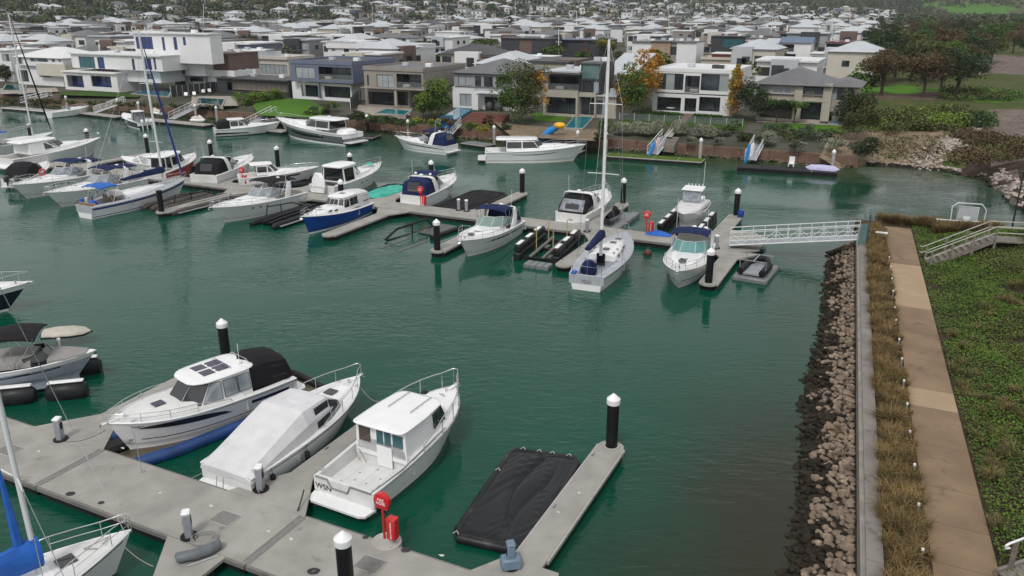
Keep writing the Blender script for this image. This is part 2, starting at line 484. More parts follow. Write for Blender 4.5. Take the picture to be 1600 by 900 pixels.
def park_m(u, v):
    w = W(u, v, 2.5)
    if v < 175:
        dpt = w.y * CP - (w.z - HC) * SP
        px = 800 + FPX * w.x / dpt; py = 450 - FPX * (w.y * SP + (w.z - HC) * CP) / dpt
        wob = 8 * sin(px * 0.05) + 4 * sin(px * 0.13)
        if 138 < py < 155 + wob * 0.3 and px < 1500: return 1
        if 155 <= py < 166 and px < 1520: return 2
        if py < 170 and px > 1520: return 1
        if 183 < py < 300 and px > 1545 - (py - 183) * 1.2 and py < 222 + (px - 1500) * 0.2: return 3
        if py > 235: return 4 if (sin(u * 1.1) + sin(v * 1.3)) > -0.6 else 3
        if 203 < py < 240 and px < 1480: return 5
        return 0
    p = w
    k = sin(p.x * 0.021 + 1.3) + sin(p.y * 0.017 + p.x * 0.01)
    if k > 0.9: return 1
    if k < -1.3: return 3
    return 0
vs = frange(66, 175, 1.0) + frange(185, 420, 10) + frange(440, 3400, 80)
us = frange(-9, 60, 1.2) + frange(70, 300, 12) + frange(340, 2400, 120)
grid_mesh('park_ground', us, vs, park_h, lambda u, v: park_m(u, v) if (v > shore_v(u) - 3) else None, [g_scrub, g_bright, g_mulch, g_gravel, g_soil, g_sand])

# ---- near headland right of the sea wall
ZS = 1.8
def usw(v): return -2.15 + (60.7 - v) * 0.073          # water face of the sea wall
VE = UV(P(1400, 350, ZS))[1] + 0.6                     # far edge of the headland
def head_h(u, v):
    s = u - usw(v)
    z = ZS
    if s > 4.2: z += min(2.6, (s - 4.2) * 0.33)
    if s > 12: z = ZS + 2.52 + min(1.5, (s - 12) * 0.1)
    if s > 5: z += 0.10 * sin(u * 1.9 + v * 0.6) * min(1, s - 5) + 0.07 * sin(v * 1.4 - u) * min(1, s - 5)
    ve = VE - 0.0 * s
    hgt = z - ZS
    z = ZS + hgt * max(0, min(1, (ve - v) / 7))
    if v > ve: z -= (v - ve) * 0.75
    return z
us = [0, 0.62, 1.2, 1.7, 2.4, 3.2, 4.0, 4.9] + frange(5.4, 14, 0.6) + frange(15, 60, 3)
vs = frange(2, 74, 1.0)
hm = MB(); nn_ = len(us)
for v in vs:
    for s in us: hm.v.append(tuple(W(usw(v) + s, v, head_h(usw(v) + s, v))))
for j in range(len(vs) - 1):
    for i in range(nn_ - 1):
        hm.f.append((j * nn_ + i, j * nn_ + i + 1, (j + 1) * nn_ + i + 1, (j + 1) * nn_ + i)); hm.m.append(0)
tag(hm.build('headland_ground', [g_soil], smooth=40), kind='structure')

# ---- footpath in concrete bays
pathm = M('path_concrete', (0.20, 0.138, 0.083), 0.85, var=0.2, scale=0.5, bump=0.3, bscale=30, world_coords=True, detail=8, stain=((0.12, 0.085, 0.055), 0.9, 0.56))
pathl = M('path_concrete_new', (0.33, 0.24, 0.15), 0.85, var=0.08, scale=0.9, bump=0.3, bscale=30, world_coords=True, detail=8)
path = MB(); path.add([(0, 0, -0.5), (0.1, 0, -0.5), (0, 0.1, -0.5)], [(0, 1, 2)])
path = tag(path.build('path', pathm), kind='structure')
def pth(v, k):                                          # left / right edge of the path
    s = usw(v)
    w = 0.0
    L = s + 2.05; R = s + 3.9
    return L if k == 0 else R
joints = [Q(1420, y, ZS)[1] for y in (925, 869, 808, 753, 690, 633, 605, 560, 520, 481, 463, 447, 415, 395, 375, 358)]
joints = [4, 8, 12, 16] + joints
for i, (v0, v1) in enumerate(zip(joints, joints[1:])):
    g = 0.012
    m = MB(); m.prism([tuple(W(pth(v0 + g, 0), v0 + g)[:2]), tuple(W(pth(v0 + g, 1), v0 + g)[:2]), tuple(W(pth(v1 - g, 1), v1 - g)[:2]), tuple(W(pth(v1 - g, 0), v1 - g)[:2])], ZS - 0.1, ZS + 0.05)
    ymid = joints.index(v0)
    light = v0 in (joints[9], joints[13], joints[14], joints[15])
    m.build('path_slab', pathl if light else pathm, path)

# ---- sea wall with capping beam
swm = M('seawall_concrete', (0.20, 0.185, 0.17), 0.85, var=0.14, scale=1.2, bump=0.4, bscale=18, world_coords=True, detail=8, stain=((0.09, 0.075, 0.06), 1.1, 0.56))
seaw = thing('sea_wall', 'long concrete sea wall with flat capping beam between rock slope and tussock grass', 'wall', W(usw(30), 30, 0), 0)
o_inv = seaw.location.copy()
def Lc(p): return (p.x - o_inv.x, p.y - o_inv.y, p.z - o_inv.z)
vj = frange(3, 64.2, 5.1)
for v0, v1 in zip(vj, vj[1:]):
    g = 0.015; m = MB()
    for (s0, s1, z0, z1) in ((0.16, 0.66, ZS - 0.5, ZS + 0.12), ):
        q = [Lc(W(usw(v0 + g) + s0, v0 + g)), Lc(W(usw(v0 + g) + s1, v0 + g)), Lc(W(usw(v1 - g) + s1, v1 - g)), Lc(W(usw(v1 - g) + s0, v1 - g))]
        m.prism([x[:2] for x in q], z0, z1)
    m.build('capping_beam', swm, seaw)
    m = MB(); q = [Lc(W(usw(v0) , v0)), Lc(W(usw(v0) + 0.16, v0)), Lc(W(usw(v1) + 0.16, v1)), Lc(W(usw(v1), v1))]
    m.prism([x[:2] for x in q], -0.5, ZS + 0.03)
    m.build('wall_panel', M('seawall_ledge', (0.22, 0.20, 0.18), 0.85, var=0.2, scale=2, world_coords=True), seaw)

# ---- rock revetment
def wline(v):
    pts = [(5, -0.2), (24, -1.6), (28, -1.9), (39.5, -3.0), (49, -3.2), (58, -3.9), (67, -4.6)]
    for (a, ua), (c_, uc) in zip(pts, pts[1:]):
        if v <= c_: return ua + (uc - ua) * (v - a) / (c_ - a)
    return -4.6
rockm = M('tan_rock', (0.115, 0.085, 0.062), 0.9, rgb2=(0.27, 0.205, 0.15), scale=2.5, bump=0.6, bscale=12, island=0.3, world_coords=True)
rockk = M('wet_dark_rock', (0.012, 0.010, 0.008), 0.8, spec=.15, rgb2=(0.034, 0.028, 0.02), scale=3, bump=0.8, bscale=14, island=0.4, world_coords=True)
revm = ground_mat('rubble_bed', [(0.03, 0.026, 0.02), (0.07, 0.058, 0.045)], 1.2, 1.0, 9)
rb = MB(); vs = frange(4, 65, 1.5)
for v in vs:
    a, b2 = usw(v), wline(v)
    for f, z in ((0, 1.12), (0.5, 0.45), (1.0, -0.12), (1.5, -0.7)): rb.v.append(tuple(W(a + (b2 - a) * f, v, z)))
for j in range(len(vs) - 1):
    for i in range(3): rb.f.append((j * 4 + i, (j + 1) * 4 + i, (j + 1) * 4 + i + 1, j * 4 + i + 1)); rb.m.append(0)
revet = tag(rb.build('rock_revetment', revm), kind='structure')
ICO_V = []
_t = (1 + 5 ** 0.5) / 2
for p in [(-1, _t, 0), (1, _t, 0), (-1, -_t, 0), (1, -_t, 0), (0, -1, _t), (0, 1, _t), (0, -1, -_t), (0, 1, -_t), (_t, 0, -1), (_t, 0, 1), (-_t, 0, -1), (-_t, 0, 1)]:
    ICO_V.append(Vector(p).normalized())
ICO_F = [(0, 11, 5), (0, 5, 1), (0, 1, 7), (0, 7, 10), (0, 10, 11), (1, 5, 9), (5, 11, 4), (11, 10, 2), (10, 7, 6), (7, 1, 8), (3, 9, 4), (3, 4, 2), (3, 2, 6), (3, 6, 8), (3, 8, 9), (4, 9, 5), (2, 4, 11), (6, 2, 10), (8, 6, 7), (9, 8, 1)]
rng = random.Random(3)
RV = []
for k in range(14):
    sq = (rng.uniform(0.8, 1.25), rng.uniform(0.6, 1.0), rng.uniform(0.45, 0.75))
    vv = [Vector((p.x * sq[0], p.y * sq[1], p.z * sq[2])) * rng.uniform(0.78, 1.18) for p in ICO_V]
    RV.append(vv)
RM = {}
def rock_mesh(k, dark):
    if (k, dark) not in RM:
        m = MB(); m.add(RV[k], ICO_F); RM[(k, dark)] = m.mesh('rock', rockk if dark else rockm)
    return RM[(k, dark)]
rocks = []
for v in frange(15.0, 64.5, 0.25):
    a, b2 = usw(v), wline(v)
    wid = a - b2
    st = 0.23 if v < 36 else 0.28
    for f in frange(0.03, 1.12, st / wid):
        ff = f + rng.uniform(-0.05, 0.05)
        if ff > 1.0 and rng.random() < 0.45: continue
        r = rng.uniform(0.10, 0.20) * (1.7 if rng.random() < 0.10 else 1)
        u = a + (b2 - a) * ff; vv2 = v + rng.uniform(-0.12, 0.12)
        z = 1.15 - 1.27 * ff + rng.uniform(-0.04, 0.10)
        if u + r > usw(vv2) - 0.02: u = usw(vv2) - r - 0.02
        dark = (ff + 0.12 * sin(v * 1.3) + 0.10 * sin(v * 3.1) + rng.uniform(-0.22, 0.22)) > 0.56
        rocks.append((v, u, vv2, z, r, dark))
vis = [r for r in rocks if W(r[1], r[2]).y > 16]
vis.sort(key=lambda r: (r[5], r[0]) if False else -(r[4] / max(8, (r[0] + 2))))
ones = vis[:300]; rest = vis[300:]
for (v, u, vv2, z, r, dark) in ones:
    place('rock', rock_mesh(rng.randrange(14), dark), revet, W(u, vv2, z), rng.uniform(0, 6.28), r)
sm = MB()
for (v, u, vv2, z, r, dark) in rest:
    T = Matrix.Translation(W(u, vv2, z)) @ Matrix.Rotation(rng.uniform(0, 6.28), 4, 'Z') @ Matrix.Rotation(rng.uniform(-.5, .5), 4, 'X')
    sm.add([T @ (p * r) for p in RV[rng.randrange(14)]], ICO_F, 1 if dark else 0)
o = sm.build('loose_rocks', [rockm, rockk], revet); tag(o, kind='stuff')
# rubble along the far right shore
sm = MB()
for k in range(2600):
    u = rng.uniform(-4, 40); base = shore_v(u)
    if u < 6: v = base + rng.uniform(-1.0, 1.6)
    else: v = base + rng.uniform(-1.5, 3.5)
    if 6 < u < 11: v = rng.uniform(84, 103); u = {0: 1}.get(9, 7.7 + (103 - v) * 0.14 + rng.uniform(-1.2, 2.6))
    z = park_h(u, v)
    if z < -0.5: continue
    r = rng.uniform(0.12, 0.34)
    T = Matrix.Translation(W(u, v, z + 0.05)) @ Matrix.Rotation(rng.uniform(0, 6.28), 4, 'Z')
    sm.add([T @ (p * r) for p in RV[rng.randrange(14)]], ICO_F, 1 if z < 0.15 else 0)
for k in range(900):                                # the pale drain of rubble up the bank
    t = rng.random(); a = Q(1440, 248, 1.2); b2 = Q(1530, 196, 3.0)
    u = a[0] + (b2[0] - a[0]) * t + rng.gauss(0, 0.9 * (1.3 - t)); v = a[1] + (b2[1] - a[1]) * t + rng.gauss(0, 1.2)
    r = rng.uniform(0.12, 0.30)
    T = Matrix.Translation(W(u, v, park_h(u, v) + 0.05)) @ Matrix.Rotation(rng.uniform(0, 6.28), 4, 'Z')
    sm.add([T @ (p * r) for p in RV[rng.randrange(14)]], ICO_F, 0)
tag(sm.build('shore_rubble', [M('pale_rubble', (0.24, 0.20, 0.17), 0.9, rgb2=(0.42, 0.37, 0.33), scale=2, island=0.35, world_coords=True), rockk]), kind='stuff')

# ---- fast card / blade generators
def np_mesh(name, V, Fq, mats, mi=None, tris=False):
    me = bpy.data.meshes.new(name)
    nv = len(V); nf = len(Fq); k = Fq.shape[1]
    me.vertices.add(nv); me.vertices.foreach_set('co', V.astype(np.float32).ravel())
    me.loops.add(nf * k); me.loops.foreach_set('vertex_index', Fq.astype(np.int32).ravel())
    me.polygons.add(nf); me.polygons.foreach_set('loop_start', np.arange(0, nf * k, k, dtype=np.int32))
    if mi is not None: me.polygons.foreach_set('material_index', mi.astype(np.int32))
    for m in mats: me.materials.append(m)
    me.update(calc_edges=True)
    return me
nprng = np.random.default_rng(5)
def leaf_quads(C, size, up=0.0, aspect=0.6, rg=nprng):
    """one small leaf-shaped quad (a rhomb) round every centre"""
    N = len(C)
    nrm = rg.normal(size=(N, 3)); nrm[:, 2] = np.abs(nrm[:, 2]) + up
    nrm /= np.linalg.norm(nrm, axis=1)[:, None]
    r = rg.normal(size=(N, 3)); a = np.cross(nrm, r); a /= np.linalg.norm(a, axis=1)[:, None]
    b = np.cross(nrm, a)
    s = (size if np.isscalar(size) else size[:, None]) * rg.uniform(0.7, 1.3, size=(N, 1))
    V = np.stack([C - a * s * 0.5, C - b * s * 0.5 * aspect + a * s * 0.08, C + a * s * 0.5, C + b * s * 0.5 * aspect + a * s * 0.08], axis=1).reshape(-1, 3)
    F = np.arange(4 * N).reshape(N, 4)
    return V, F
def blades(C, h, w, lean, rg=nprng):
    """grass blades: base quad and tip, as two quads each"""
    N = len(C)
    az = rg.uniform(0, 2 * np.pi, N); ld = np.stack([np.cos(az), np.sin(az), np.zeros(N)], 1)
    sd = np.stack([-np.sin(az), np.cos(az), np.zeros(N)], 1)
    hh = (h * rg.uniform(0.6, 1.25, N))[:, None]; ln = (lean * rg.uniform(0.3, 1.4, N))[:, None]
    w2 = w if np.isscalar(w) else w[:, None]
    p0 = C; p1 = C + ld * hh * ln * 0.35 + np.array([0, 0, 1]) * hh * 0.6; p2 = C + ld * hh * ln * 1.0 + np.array([0, 0, 1]) * hh * (1 - 0.35 * ln)
    V = np.stack([p0 - sd * w2, p0 + sd * w2, p1 + sd * w2 * 0.8, p1 - sd * w2 * 0.8, p2 + sd * w2 * 0.15, p2 - sd * w2 * 0.15], 1).reshape(-1, 3)
    b0 = np.arange(N)[:, None] * 6
    F = np.concatenate([b0 + np.array([[0, 1, 2, 3]]), b0 + np.array([[3, 2, 4, 5]])], 0)
    return V, F
def leafmat(name, c1, c2, island=0.45, scale=0.6, rough=0.75, trans=0.0):
    if name in MATS: return MATS[name]
    m = M(name, c1, rough, rgb2=c2, scale=scale, island=island, world_coords=True, spec=0.25)
    return m
def Wn(U_, V_, Z_):
    return np.stack([U_ * CA - V_ * SA, U_ * SA + V_ * CA, Z_], 1)
# tussock strip between sea wall and path
gr_dry = leafmat('dry_tussock', (0.13, 0.08, 0.034), (0.27, 0.175, 0.08), 0.5, 0.9)
gr_olv = leafmat('olive_tussock', (0.06, 0.065, 0.018), (0.16, 0.13, 0.04), 0.5, 0.9)
def tussocks(cs, nb, h, w, lean, spread, mats, name, frac=0.7, parent=None):
    C = []; hs_ = []; 
    for (x, y, z, s) in cs:
        k = int(nb * s)
        a = nprng.uniform(0, 2 * np.pi, k); r = spread * s * np.sqrt(nprng.uniform(0, 1, k))
        C.append(np.stack([x + r * np.cos(a), y + r * np.sin(a), np.full(k, z)], 1)); hs_.append(np.full(k, h * s))
    C = np.concatenate(C); hs_ = np.concatenate(hs_)
    V, F = blades(C, hs_, w, lean)
    mi = (nprng.uniform(0, 1, len(C)) > frac).astype(np.int32); mi = np.concatenate([mi, mi])
    return np_mesh(name, V, F, mats, mi)
cs = []
for v in frange(18, 66.5, 0.42):
    for s in (0.9, 1.22, 1.54, 1.84):
        if rng.random() < 0.08: continue
        p = W(usw(v) + s + rng.uniform(-0.15, 0.15), v + rng.uniform(-0.2, 0.2), ZS - 0.03)
        cs.append((p.x, p.y, p.z, rng.uniform(0.55, 1.4) * (0.66 if s > 1.7 else 1)))
me = tussocks(cs, 130, 0.55, 0.009, 0.75, 0.20, [gr_dry, gr_olv], 'tussock_grass', 0.66)
tag(place('tussock_grass', me), 'strip of long dry tussock grass between the sea wall and the footpath', 'grass', kind='stuff')
# dense bank of tussock round the head of the path
cs = []
for k in range(170):
    u = rng.uniform(-1.2, 6.5); v = VE + rng.uniform(-1.3, 0.5)
    if k > 90: u = rng.uniform(3.0, 6.8); v = VE - rng.uniform(0.3, 4.0 - (u - 3) * 0.2)
    if pth(v, 0) - 0.1 < u < pth(v, 1) + 0.1 and v < VE - 0.9: continue
    p = W(u, v, head_h(u, v)); cs.append((p.x, p.y, p.z - 0.03, rng.uniform(0.9, 1.5)))
me = tussocks(cs, 130, 0.62, 0.012, 0.7, 0.25, [leafmat('rust_tussock', (0.10, 0.062, 0.025), (0.18, 0.11, 0.05), 0.5, 0.8), gr_olv], 'tussock_grass', 0.6)
tag(place('tussock_grass', me), 'dense rust brown tussock grass round the far end of the footpath', 'grass', kind='stuff')
# leafy ground cover on the slope right of the path
N = 260000
vv = nprng.uniform(18, VE - 0.5, N); sm_ = nprng.uniform(0, 1, N) ** 0.85
uu = np.array([usw(v) for v in vv]) + 3.98 + sm_ * 11.5
nx = np.sin(uu * 1.7 + 0.6 * np.sin(vv * 1.1)) + np.sin(vv * 0.9 + uu * 0.5) + 0.7 * np.sin(uu * 3.1 + vv * 2.3)
keep = nx > -2.0
uu, vv, nx = uu[keep], vv[keep], nx[keep]
zz = np.array([head_h(u, v) for u, v in zip(uu, vv)]) + nprng.uniform(0, 1, len(uu)) ** 1.2 * (0.16 + 0.16 * np.clip(nx, 0, 1.5)) + 0.02
pts = Wn(uu, vv, zz)
V, F = leaf_quads(pts, 0.085, 1.1, 0.8)
mi = np.where(nprng.uniform(0, 1, len(pts)) < 0.80, 0, 1)
mi = np.where((np.sin(uu * 0.8 + 2) + np.sin(vv * 0.45 + 1) > 0.7) & (nprng.uniform(0, 1, len(pts)) < 0.6), 1, mi)
me = np_mesh('ground_cover', V, F, [leafmat('creeper_green', (0.05, 0.105, 0.012), (0.10, 0.18, 0.024), 0.3, 0.7), leafmat('creeper_olive', (0.07, 0.085, 0.022), (0.12, 0.125, 0.04), 0.5, 0.7)], mi)
tag(place('ground_cover', me), 'dense green creeping ground cover over the slope right of the footpath', 'ground cover', kind='stuff')
# brown and olive tussocks scattered through the ground cover
cs = []
for (px, py, r, k) in ((1500, 600, 26, 26), (1530, 665, 34, 40), (1545, 705, 22, 20), (1480, 540, 16, 14), (1530, 500, 20, 12), (1560, 470, 24, 14), (1590, 620, 20, 16), (1500, 640, 30, 22), (1470, 515, 12, 8), (1575, 790, 18, 5), (1585, 455, 20, 10), (1450, 410, 14, 8), (1520, 560, 30, 18)):
    for i in range(int(k * .55)):
        u, v = Q(px + rng.gauss(0, r), py + rng.gauss(0, r * 0.5), ZS + 1.2)
        if u < usw(v) + 4.15: continue
        p = W(u, v, head_h(u, v)); cs.append((p.x, p.y, p.z, rng.uniform(0.6, 1.1)))
me = tussocks(cs, 110, 0.5, 0.009, 0.8, 0.2, [gr_olv, leafmat('pale_tussock', (0.13, 0.10, 0.05), (0.24, 0.18, 0.09), 0.5)], 'tussock_grass', 0.55)
tag(place('tussock_grass', me), 'olive and straw coloured tussocks growing through the green slope', 'grass', kind='stuff')
# weeds in the rocks
cs = []
for (px, py, k) in ((1312, 675, 7), (1318, 725, 8), (1328, 395, 4)):
    for i in range(k):
        p = P(px + rng.gauss(0, 5), py + rng.gauss(0, 4), 0.7); cs.append((p.x, p.y, 0.62, rng.uniform(0.6, 1.0)))
me = tussocks(cs, 120, 0.36, 0.008, 0.9, 0.16, [gr_dry, gr_olv], 'weed_clump', 0.5)
tag(place('weed_clump', me), 'clumps of brown weeds growing out of the rock slope', 'weeds', kind='stuff')

# ---- path marker posts
def marker_post():
    t = thing('path_marker_light', 'x', 'post')
    m = MB(); m.cyl(0, 0, 0, 0.42, 0.035, n=10); m.build('post', alug, t, 40)
    m = MB(); m.cyl(0, 0, 0.42, 0.50, 0.05, 0.045, n=10); m.build('cap', whitep, t, 40)
    return t
mk = None
mpx = [(1438, 878), (1432, 806), (1426, 743), (1419, 690), (1415, 646), (1410, 609), (1407, 574), (1403, 543), (1398, 512), (1396, 492), (1394, 466), (1392, 446), (1390, 427), (1388, 412)]
for i, (px, py) in enumerate(mpx):
    p = P(px, py, ZS)
    lab = 'white capped marker post at the path edge, %s from the bottom of the photo' % ['first', 'second', 'third', 'fourth', 'fifth', 'sixth', 'seventh', 'eighth', 'ninth', 'tenth', 'eleventh', 'twelfth', 'thirteenth', 'fourteenth'][i]
    if mk is None: mk = marker_post(); mk.location = p; tag(mk, lab, 'post', 'marker posts along the footpath')
    else: dup(mk, p, 0, lab)

# ================================================================ DOCKS
ZD = 0.5
def rel(root):
    l = root.location.copy(); r = -root.rotation_euler.z
    c, s = cos(r), sin(r)
    return lambda p: (((p.x - l.x) * c - (p.y - l.y) * s), ((p.x - l.x) * s + (p.y - l.y) * c), p.z - l.z)
def poly_part(name, root, poly_uv, z0, z1, mat, ox=0, oy=0):
    """polygon in grid coordinates, as a child of a thing standing at (ox, oy) in the grid"""
    m = MB(); m.prism([(u - ox, v - oy) for u, v in poly_uv], z0, z1)
    return m.build(name, mat, root)
def shrink(poly, d):
    cx = sum(p[0] for p in poly) / len(poly); cy = sum(p[1] for p in poly) / len(poly)
    out = []
    for x, y in poly:
        dx, dy = x - cx, y - cy; l = sqrt(dx * dx + dy * dy); out.append((x - dx / l * d, y - dy / l * d))
    return out
def dock(label, u0, u1, v0, v1, joints, group=None):
    t = thing('floating_dock', label, 'dock', W((u0 + u1) / 2, (v0 + v1) / 2), ANG, group)
    ox, oy = (u0 + u1) / 2, (v0 + v1) / 2
    js = [u0] + sorted(joints) + [u1]
    for a, b_ in zip(js, js[1:]):
        g = 0.02
        poly_part('deck_panel', t, [(a + g, v0), (b_ - g, v0), (b_ - g, v1), (a + g, v1)], ZD - 0.14, ZD, conc, ox, oy)
        m = MB()
        for vv_, s in ((v0, -1), (v1, 1)):
            y0 = vv_ - oy; m.box(a - ox + 0.03, b_ - ox - 0.03, y0 - (0.09 if s < 0 else -0.002), y0 + (-0.002 if s < 0 else 0.09), ZD - 0.18, ZD - 0.02)
        m.build('waler', whaler if False else M('grey_waler', (0.16, 0.155, 0.145), 0.7, var=0.25, scale=1.5), t)
        m = MB(); m.box(a - ox + 0.12, b_ - ox - 0.12, v0 - oy + 0.03, v1 - oy - 0.03, -0.4, ZD - 0.145); m.build('float', plast, t)
    t['ox'] = ox; t['oy'] = oy
    return t
def finger(t, u, vr, ve, w=1.0, gus=1.3, gl=1.6, sides=(1, 1), pile=True):
    """finger pontoon from the walkway edge vr to its end ve; gussets widen the root"""
    ox, oy = t['ox'], t['oy']; s = 1 if ve > vr else -1
    h = w / 2; n = 7
    arc = [(u + h * cos(a) * 1.0, ve - s * h * 0.9 + s * h * 0.9 * sin(a)) for a in [pi * k / n for k in range(n + 1)]]
    poly = [(u + h + (gus if sides[1] else 0), vr + s * 0.02), (u + h, vr + s * gl)] + arc + [(u - h, vr + s * gl), (u - h - (gus if sides[0] else 0), vr + s * 0.02)]
    f = poly_part('finger', t, poly, ZD - 0.13, ZD - 0.012, conc, ox, oy)
    inner = [(u + h - 0.06, vr + s * 0.5), (u + h - 0.06, ve - s * h * 0.8), (u - h + 0.06, ve - s * h * 0.8), (u - h + 0.06, vr + s * 0.5)]
    m = MB(); m.prism([(a - ox, b_ - oy) for a, b_ in inner], -0.4, ZD - 0.135); m.build('float', plast, f)
    m = MB()
    for sd in (-1, 1):
        x = u + sd * (h + 0.035) - ox
        m.box(x - 0.035, x + 0.035, vr + s * gl - oy, ve - s * h * 0.9 - oy, ZD - 0.17, ZD - 0.03)
    m.build('waler', conce, f)
    if pile:
        m = MB(); m.loft([[(u - ox + r * cos(2 * pi * k / 20), ve - s * (h * 0.9) - oy + r * sin(2 * pi * k / 20), z) for k in range(20)] for r, z in ((0.34, ZD - 0.01), (0.34, ZD + 0.035), (0.27, ZD + 0.035), (0.27, ZD - 0.01))], cap0=False, cap1=False)
        m.build('pile_guide', conce, f)
    # cleats
    for k, yy in enumerate((vr + s * (abs(ve - vr) * 0.45), ve - s * 1.5)):
        m = MB()
        x = u - h + 0.1 - ox; y = yy - oy
        m.box(x - 0.03, x + 0.03, y - 0.12, y + 0.12, ZD + 0.05, ZD + 0.08); m.box(x - 0.025, x + 0.025, y - 0.04, y + 0.04, ZD - 0.012, ZD + 0.05)
        m.build('cleat', alug, f)
    return f
PILE = None
def pile(u, v, label, grey=False, top=2.95, cap=True, group=None):
    global PILE
    t = thing('pile', label, 'pile', W(u, v, 0), 0, group)
    m = MB(); r = 0.25 if not grey else 0.2
    hs = top - 0.45
    m.lathe(0, 0, [(r, -1.5), (r, hs)], 18); m.build('shaft', pileg if grey else pilek, t, 40)
    if cap:
        m = MB(); m.lathe(0, 0, [(r + 0.03, hs - 0.02), (r + 0.035, hs + 0.02), (r + 0.035, hs + 0.2), (r + 0.01, hs + 0.23), (0.02, top)], 18); m.build('cap', whitep, t, 35)
    return t

near = dock('wide concrete floating walkway crossing the bottom left corner of the photo', -48, -8.35, 16.15, 19.1, [-38.7, -28.3, -17.7])
f = finger(near, -30.6, 19.1, 28.4, 1.1, 1.7, 2.2)
finger(near, -19.6, 19.1, 28.4, 1.0, 1.4, 2.2)
finger(near, -8.9 - 0.45, 19.1, 29.2, 1.1, 1.0, 1.6, sides=(1, 0))
finger(near, -19.3, 16.15, 7.0, 1.4, 1.3, 1.8, sides=(1, 0), pile=False)
poly_part('finger', near, [(-9.9, 15.0), (-7.4, 15.0), (-7.4, 18.0), (-8.2, 20.3), (-9.9, 20.3)], ZD - 0.13, ZD - 0.004, conc, near['ox'], near['oy'])
hat = M('hatch_plate', (0.17, 0.17, 0.165), 0.6, var=0.15, scale=6)
for (px, py) in ((352, 810), (578, 882), (14, 703)):
    u, v = Q(px, py, ZD)
    m = MB(); m.box(-0.42, 0.42, -0.33, 0.33, 0.0, 0.012); o = m.build('hatch_plate', hat, near, loc=(u - near['ox'], v - near['oy'], ZD + 0.001))
    m = MB(); 
    for (a, b_, c_, d_) in ((-0.46, 0.46, -0.37, -0.335), (-0.46, 0.46, 0.335, 0.37), (-0.46, -0.425, -0.33, 0.33), (0.425, 0.46, -0.33, 0.33)): m.box(a, b_, c_, d_, 0.0, 0.02)
    m.build('hatch_frame', conce, near, loc=(u - near['ox'], v - near['oy'], ZD + 0.001))
# expansion joint covers
for uu_ in (-28.35, -17.75):
    m = MB(); m.box(-0.16, -0.12, -1.44, 1.44, 0, 0.012); m.box(0.12, 0.16, -1.44, 1.44, 0, 0.012); m.box(-0.12, 0.12, -1.44, 1.44, 0, 0.004)
    m.build('joint_cover', hat, near, loc=(uu_ - near['ox'], 17.62 - near['oy'], ZD + 0.002))
# round pad that carries the fire hose
m = MB(); m.cyl(0, 0, ZD - 0.3, ZD + 0.015, 0.52, n=24); m.build('equipment_pad', conce, near, loc=(Q(605, 845, ZD)[0] - near['ox'], 19.2 - near['oy'], 0))

mid = dock('long concrete walkway through the middle of the marina, ending at the white gangway', -104, -10.0, 59.95, 62.4, [-94, -84, -74, -64, -53.5, -43, -32.5, -22])
for u in (-12.7, -23.2, -33.7, -44.2, -54.6, -64.9, -75.2, -86.0, -97.0): finger(mid, u, 62.4, 71.9, 1.15, 0.9, 1.5)
for u, e, pl in ((-10.6, 51.3, True), (-20.9, 50.8, False), (-30.9, 49.9, True), (-41.2, 49.9, False), (-59.6, 49.5, True), (-52.3, 54.0, False), (-82, 52, False)): finger(mid, u, 59.95, e, 1.15, 1.2, 2.0, pile=pl)

PL = [(-29.2 - 1.0, 28.0, 'black pile with white cone cap behind the cruiser with solar panels'),
      (-13.72, 16.35, 'black pile with white cap at the bottom edge of the photo beside the walkway'),
      (-9.35, 28.75, 'black pile with white cone cap at the end of the finger beside the black tarpaulin'),
      (-33.7, 71.4, 'black pile with white cap right of the black covered pontoon, end of the finger'),
      (-44.2, 71.4, 'black pile with white cap behind the boat with the navy camper cover'),
      (-54.6, 71.4, 'black pile with white cap behind the white cruiser with a dinghy on its stern'),
      (-46.6, 59.3, 'black pile with white cap between the flybridge cruiser and the blue hulled boat'),
      (-30.9, 50.4, 'black pile with white cap at the finger end left of the cruiser with navy bimini'),
      (-23.2, 71.4, 'black pile with white cap just right of the tall white mast'),
      (-12.7, 71.4, 'black pile with white cap and a blue barrel at its foot'),
      (-10.6, 51.8, 'black pile with white cap at the finger end beside the rightmost moored cruiser'),
      (-86.0, 71.4, 'black pile with white cap behind the leaning mast with the blue sail cover'),
      (-75.2, 71.4, 'black pile with white cap behind the red hulled cruiser'),
      (-64.9, 71.4, 'black pile with white cap behind the cruiser with black covers'),
      (-97.0, 71.4, 'black pile with white cap over the bow of the large white cruiser at left'),
      (-108.0, 71.0, 'leftmost black pile with white cap at the left edge'),
      ]
for u, v, l in PL: pile(u, v, l)
pile(-59.6, 50.0, 'short black pile without a cap beside the stern of the blue striped yacht', cap=False, top=2.9)
PF = [(573, 178, 'black pile with white cap at the stern of the big grey motor yacht', False), (903, 203, 'grey pile with white cap right of the white motor yacht on the far bank', True),
      (948, 206, 'grey pile with white cap at the left end of the grassed pontoon', True), (1096, 215, 'grey pile with white cap at the right end of the grassed pontoon', True),
      (1304, 233, 'thin grey pile at the right end of the black kayak pontoon', True), (772, 195, 'grey pile behind the stern of the white motor yacht on the far bank', True),
      (637, 186, 'thin grey pile behind the bow of the navy covered cruiser on the far bank', True), (337, 165, 'grey pile at the stern of the black and white sports cruiser', True),
      (304, 162, 'grey pile at the foot of the gangway by the jet ski', True), (215, 158, 'grey pile beside the navy centre console boat', True),
      (182, 153, 'grey pile behind the gangway left of the navy centre console boat', True), (102, 149, 'grey pile behind the small white boat at the far left bank', True)]
for px, py, l, g in PF:
    u, v = Q(px, py, 2.7); pile(u, v, l, grey=g, top=2.7)
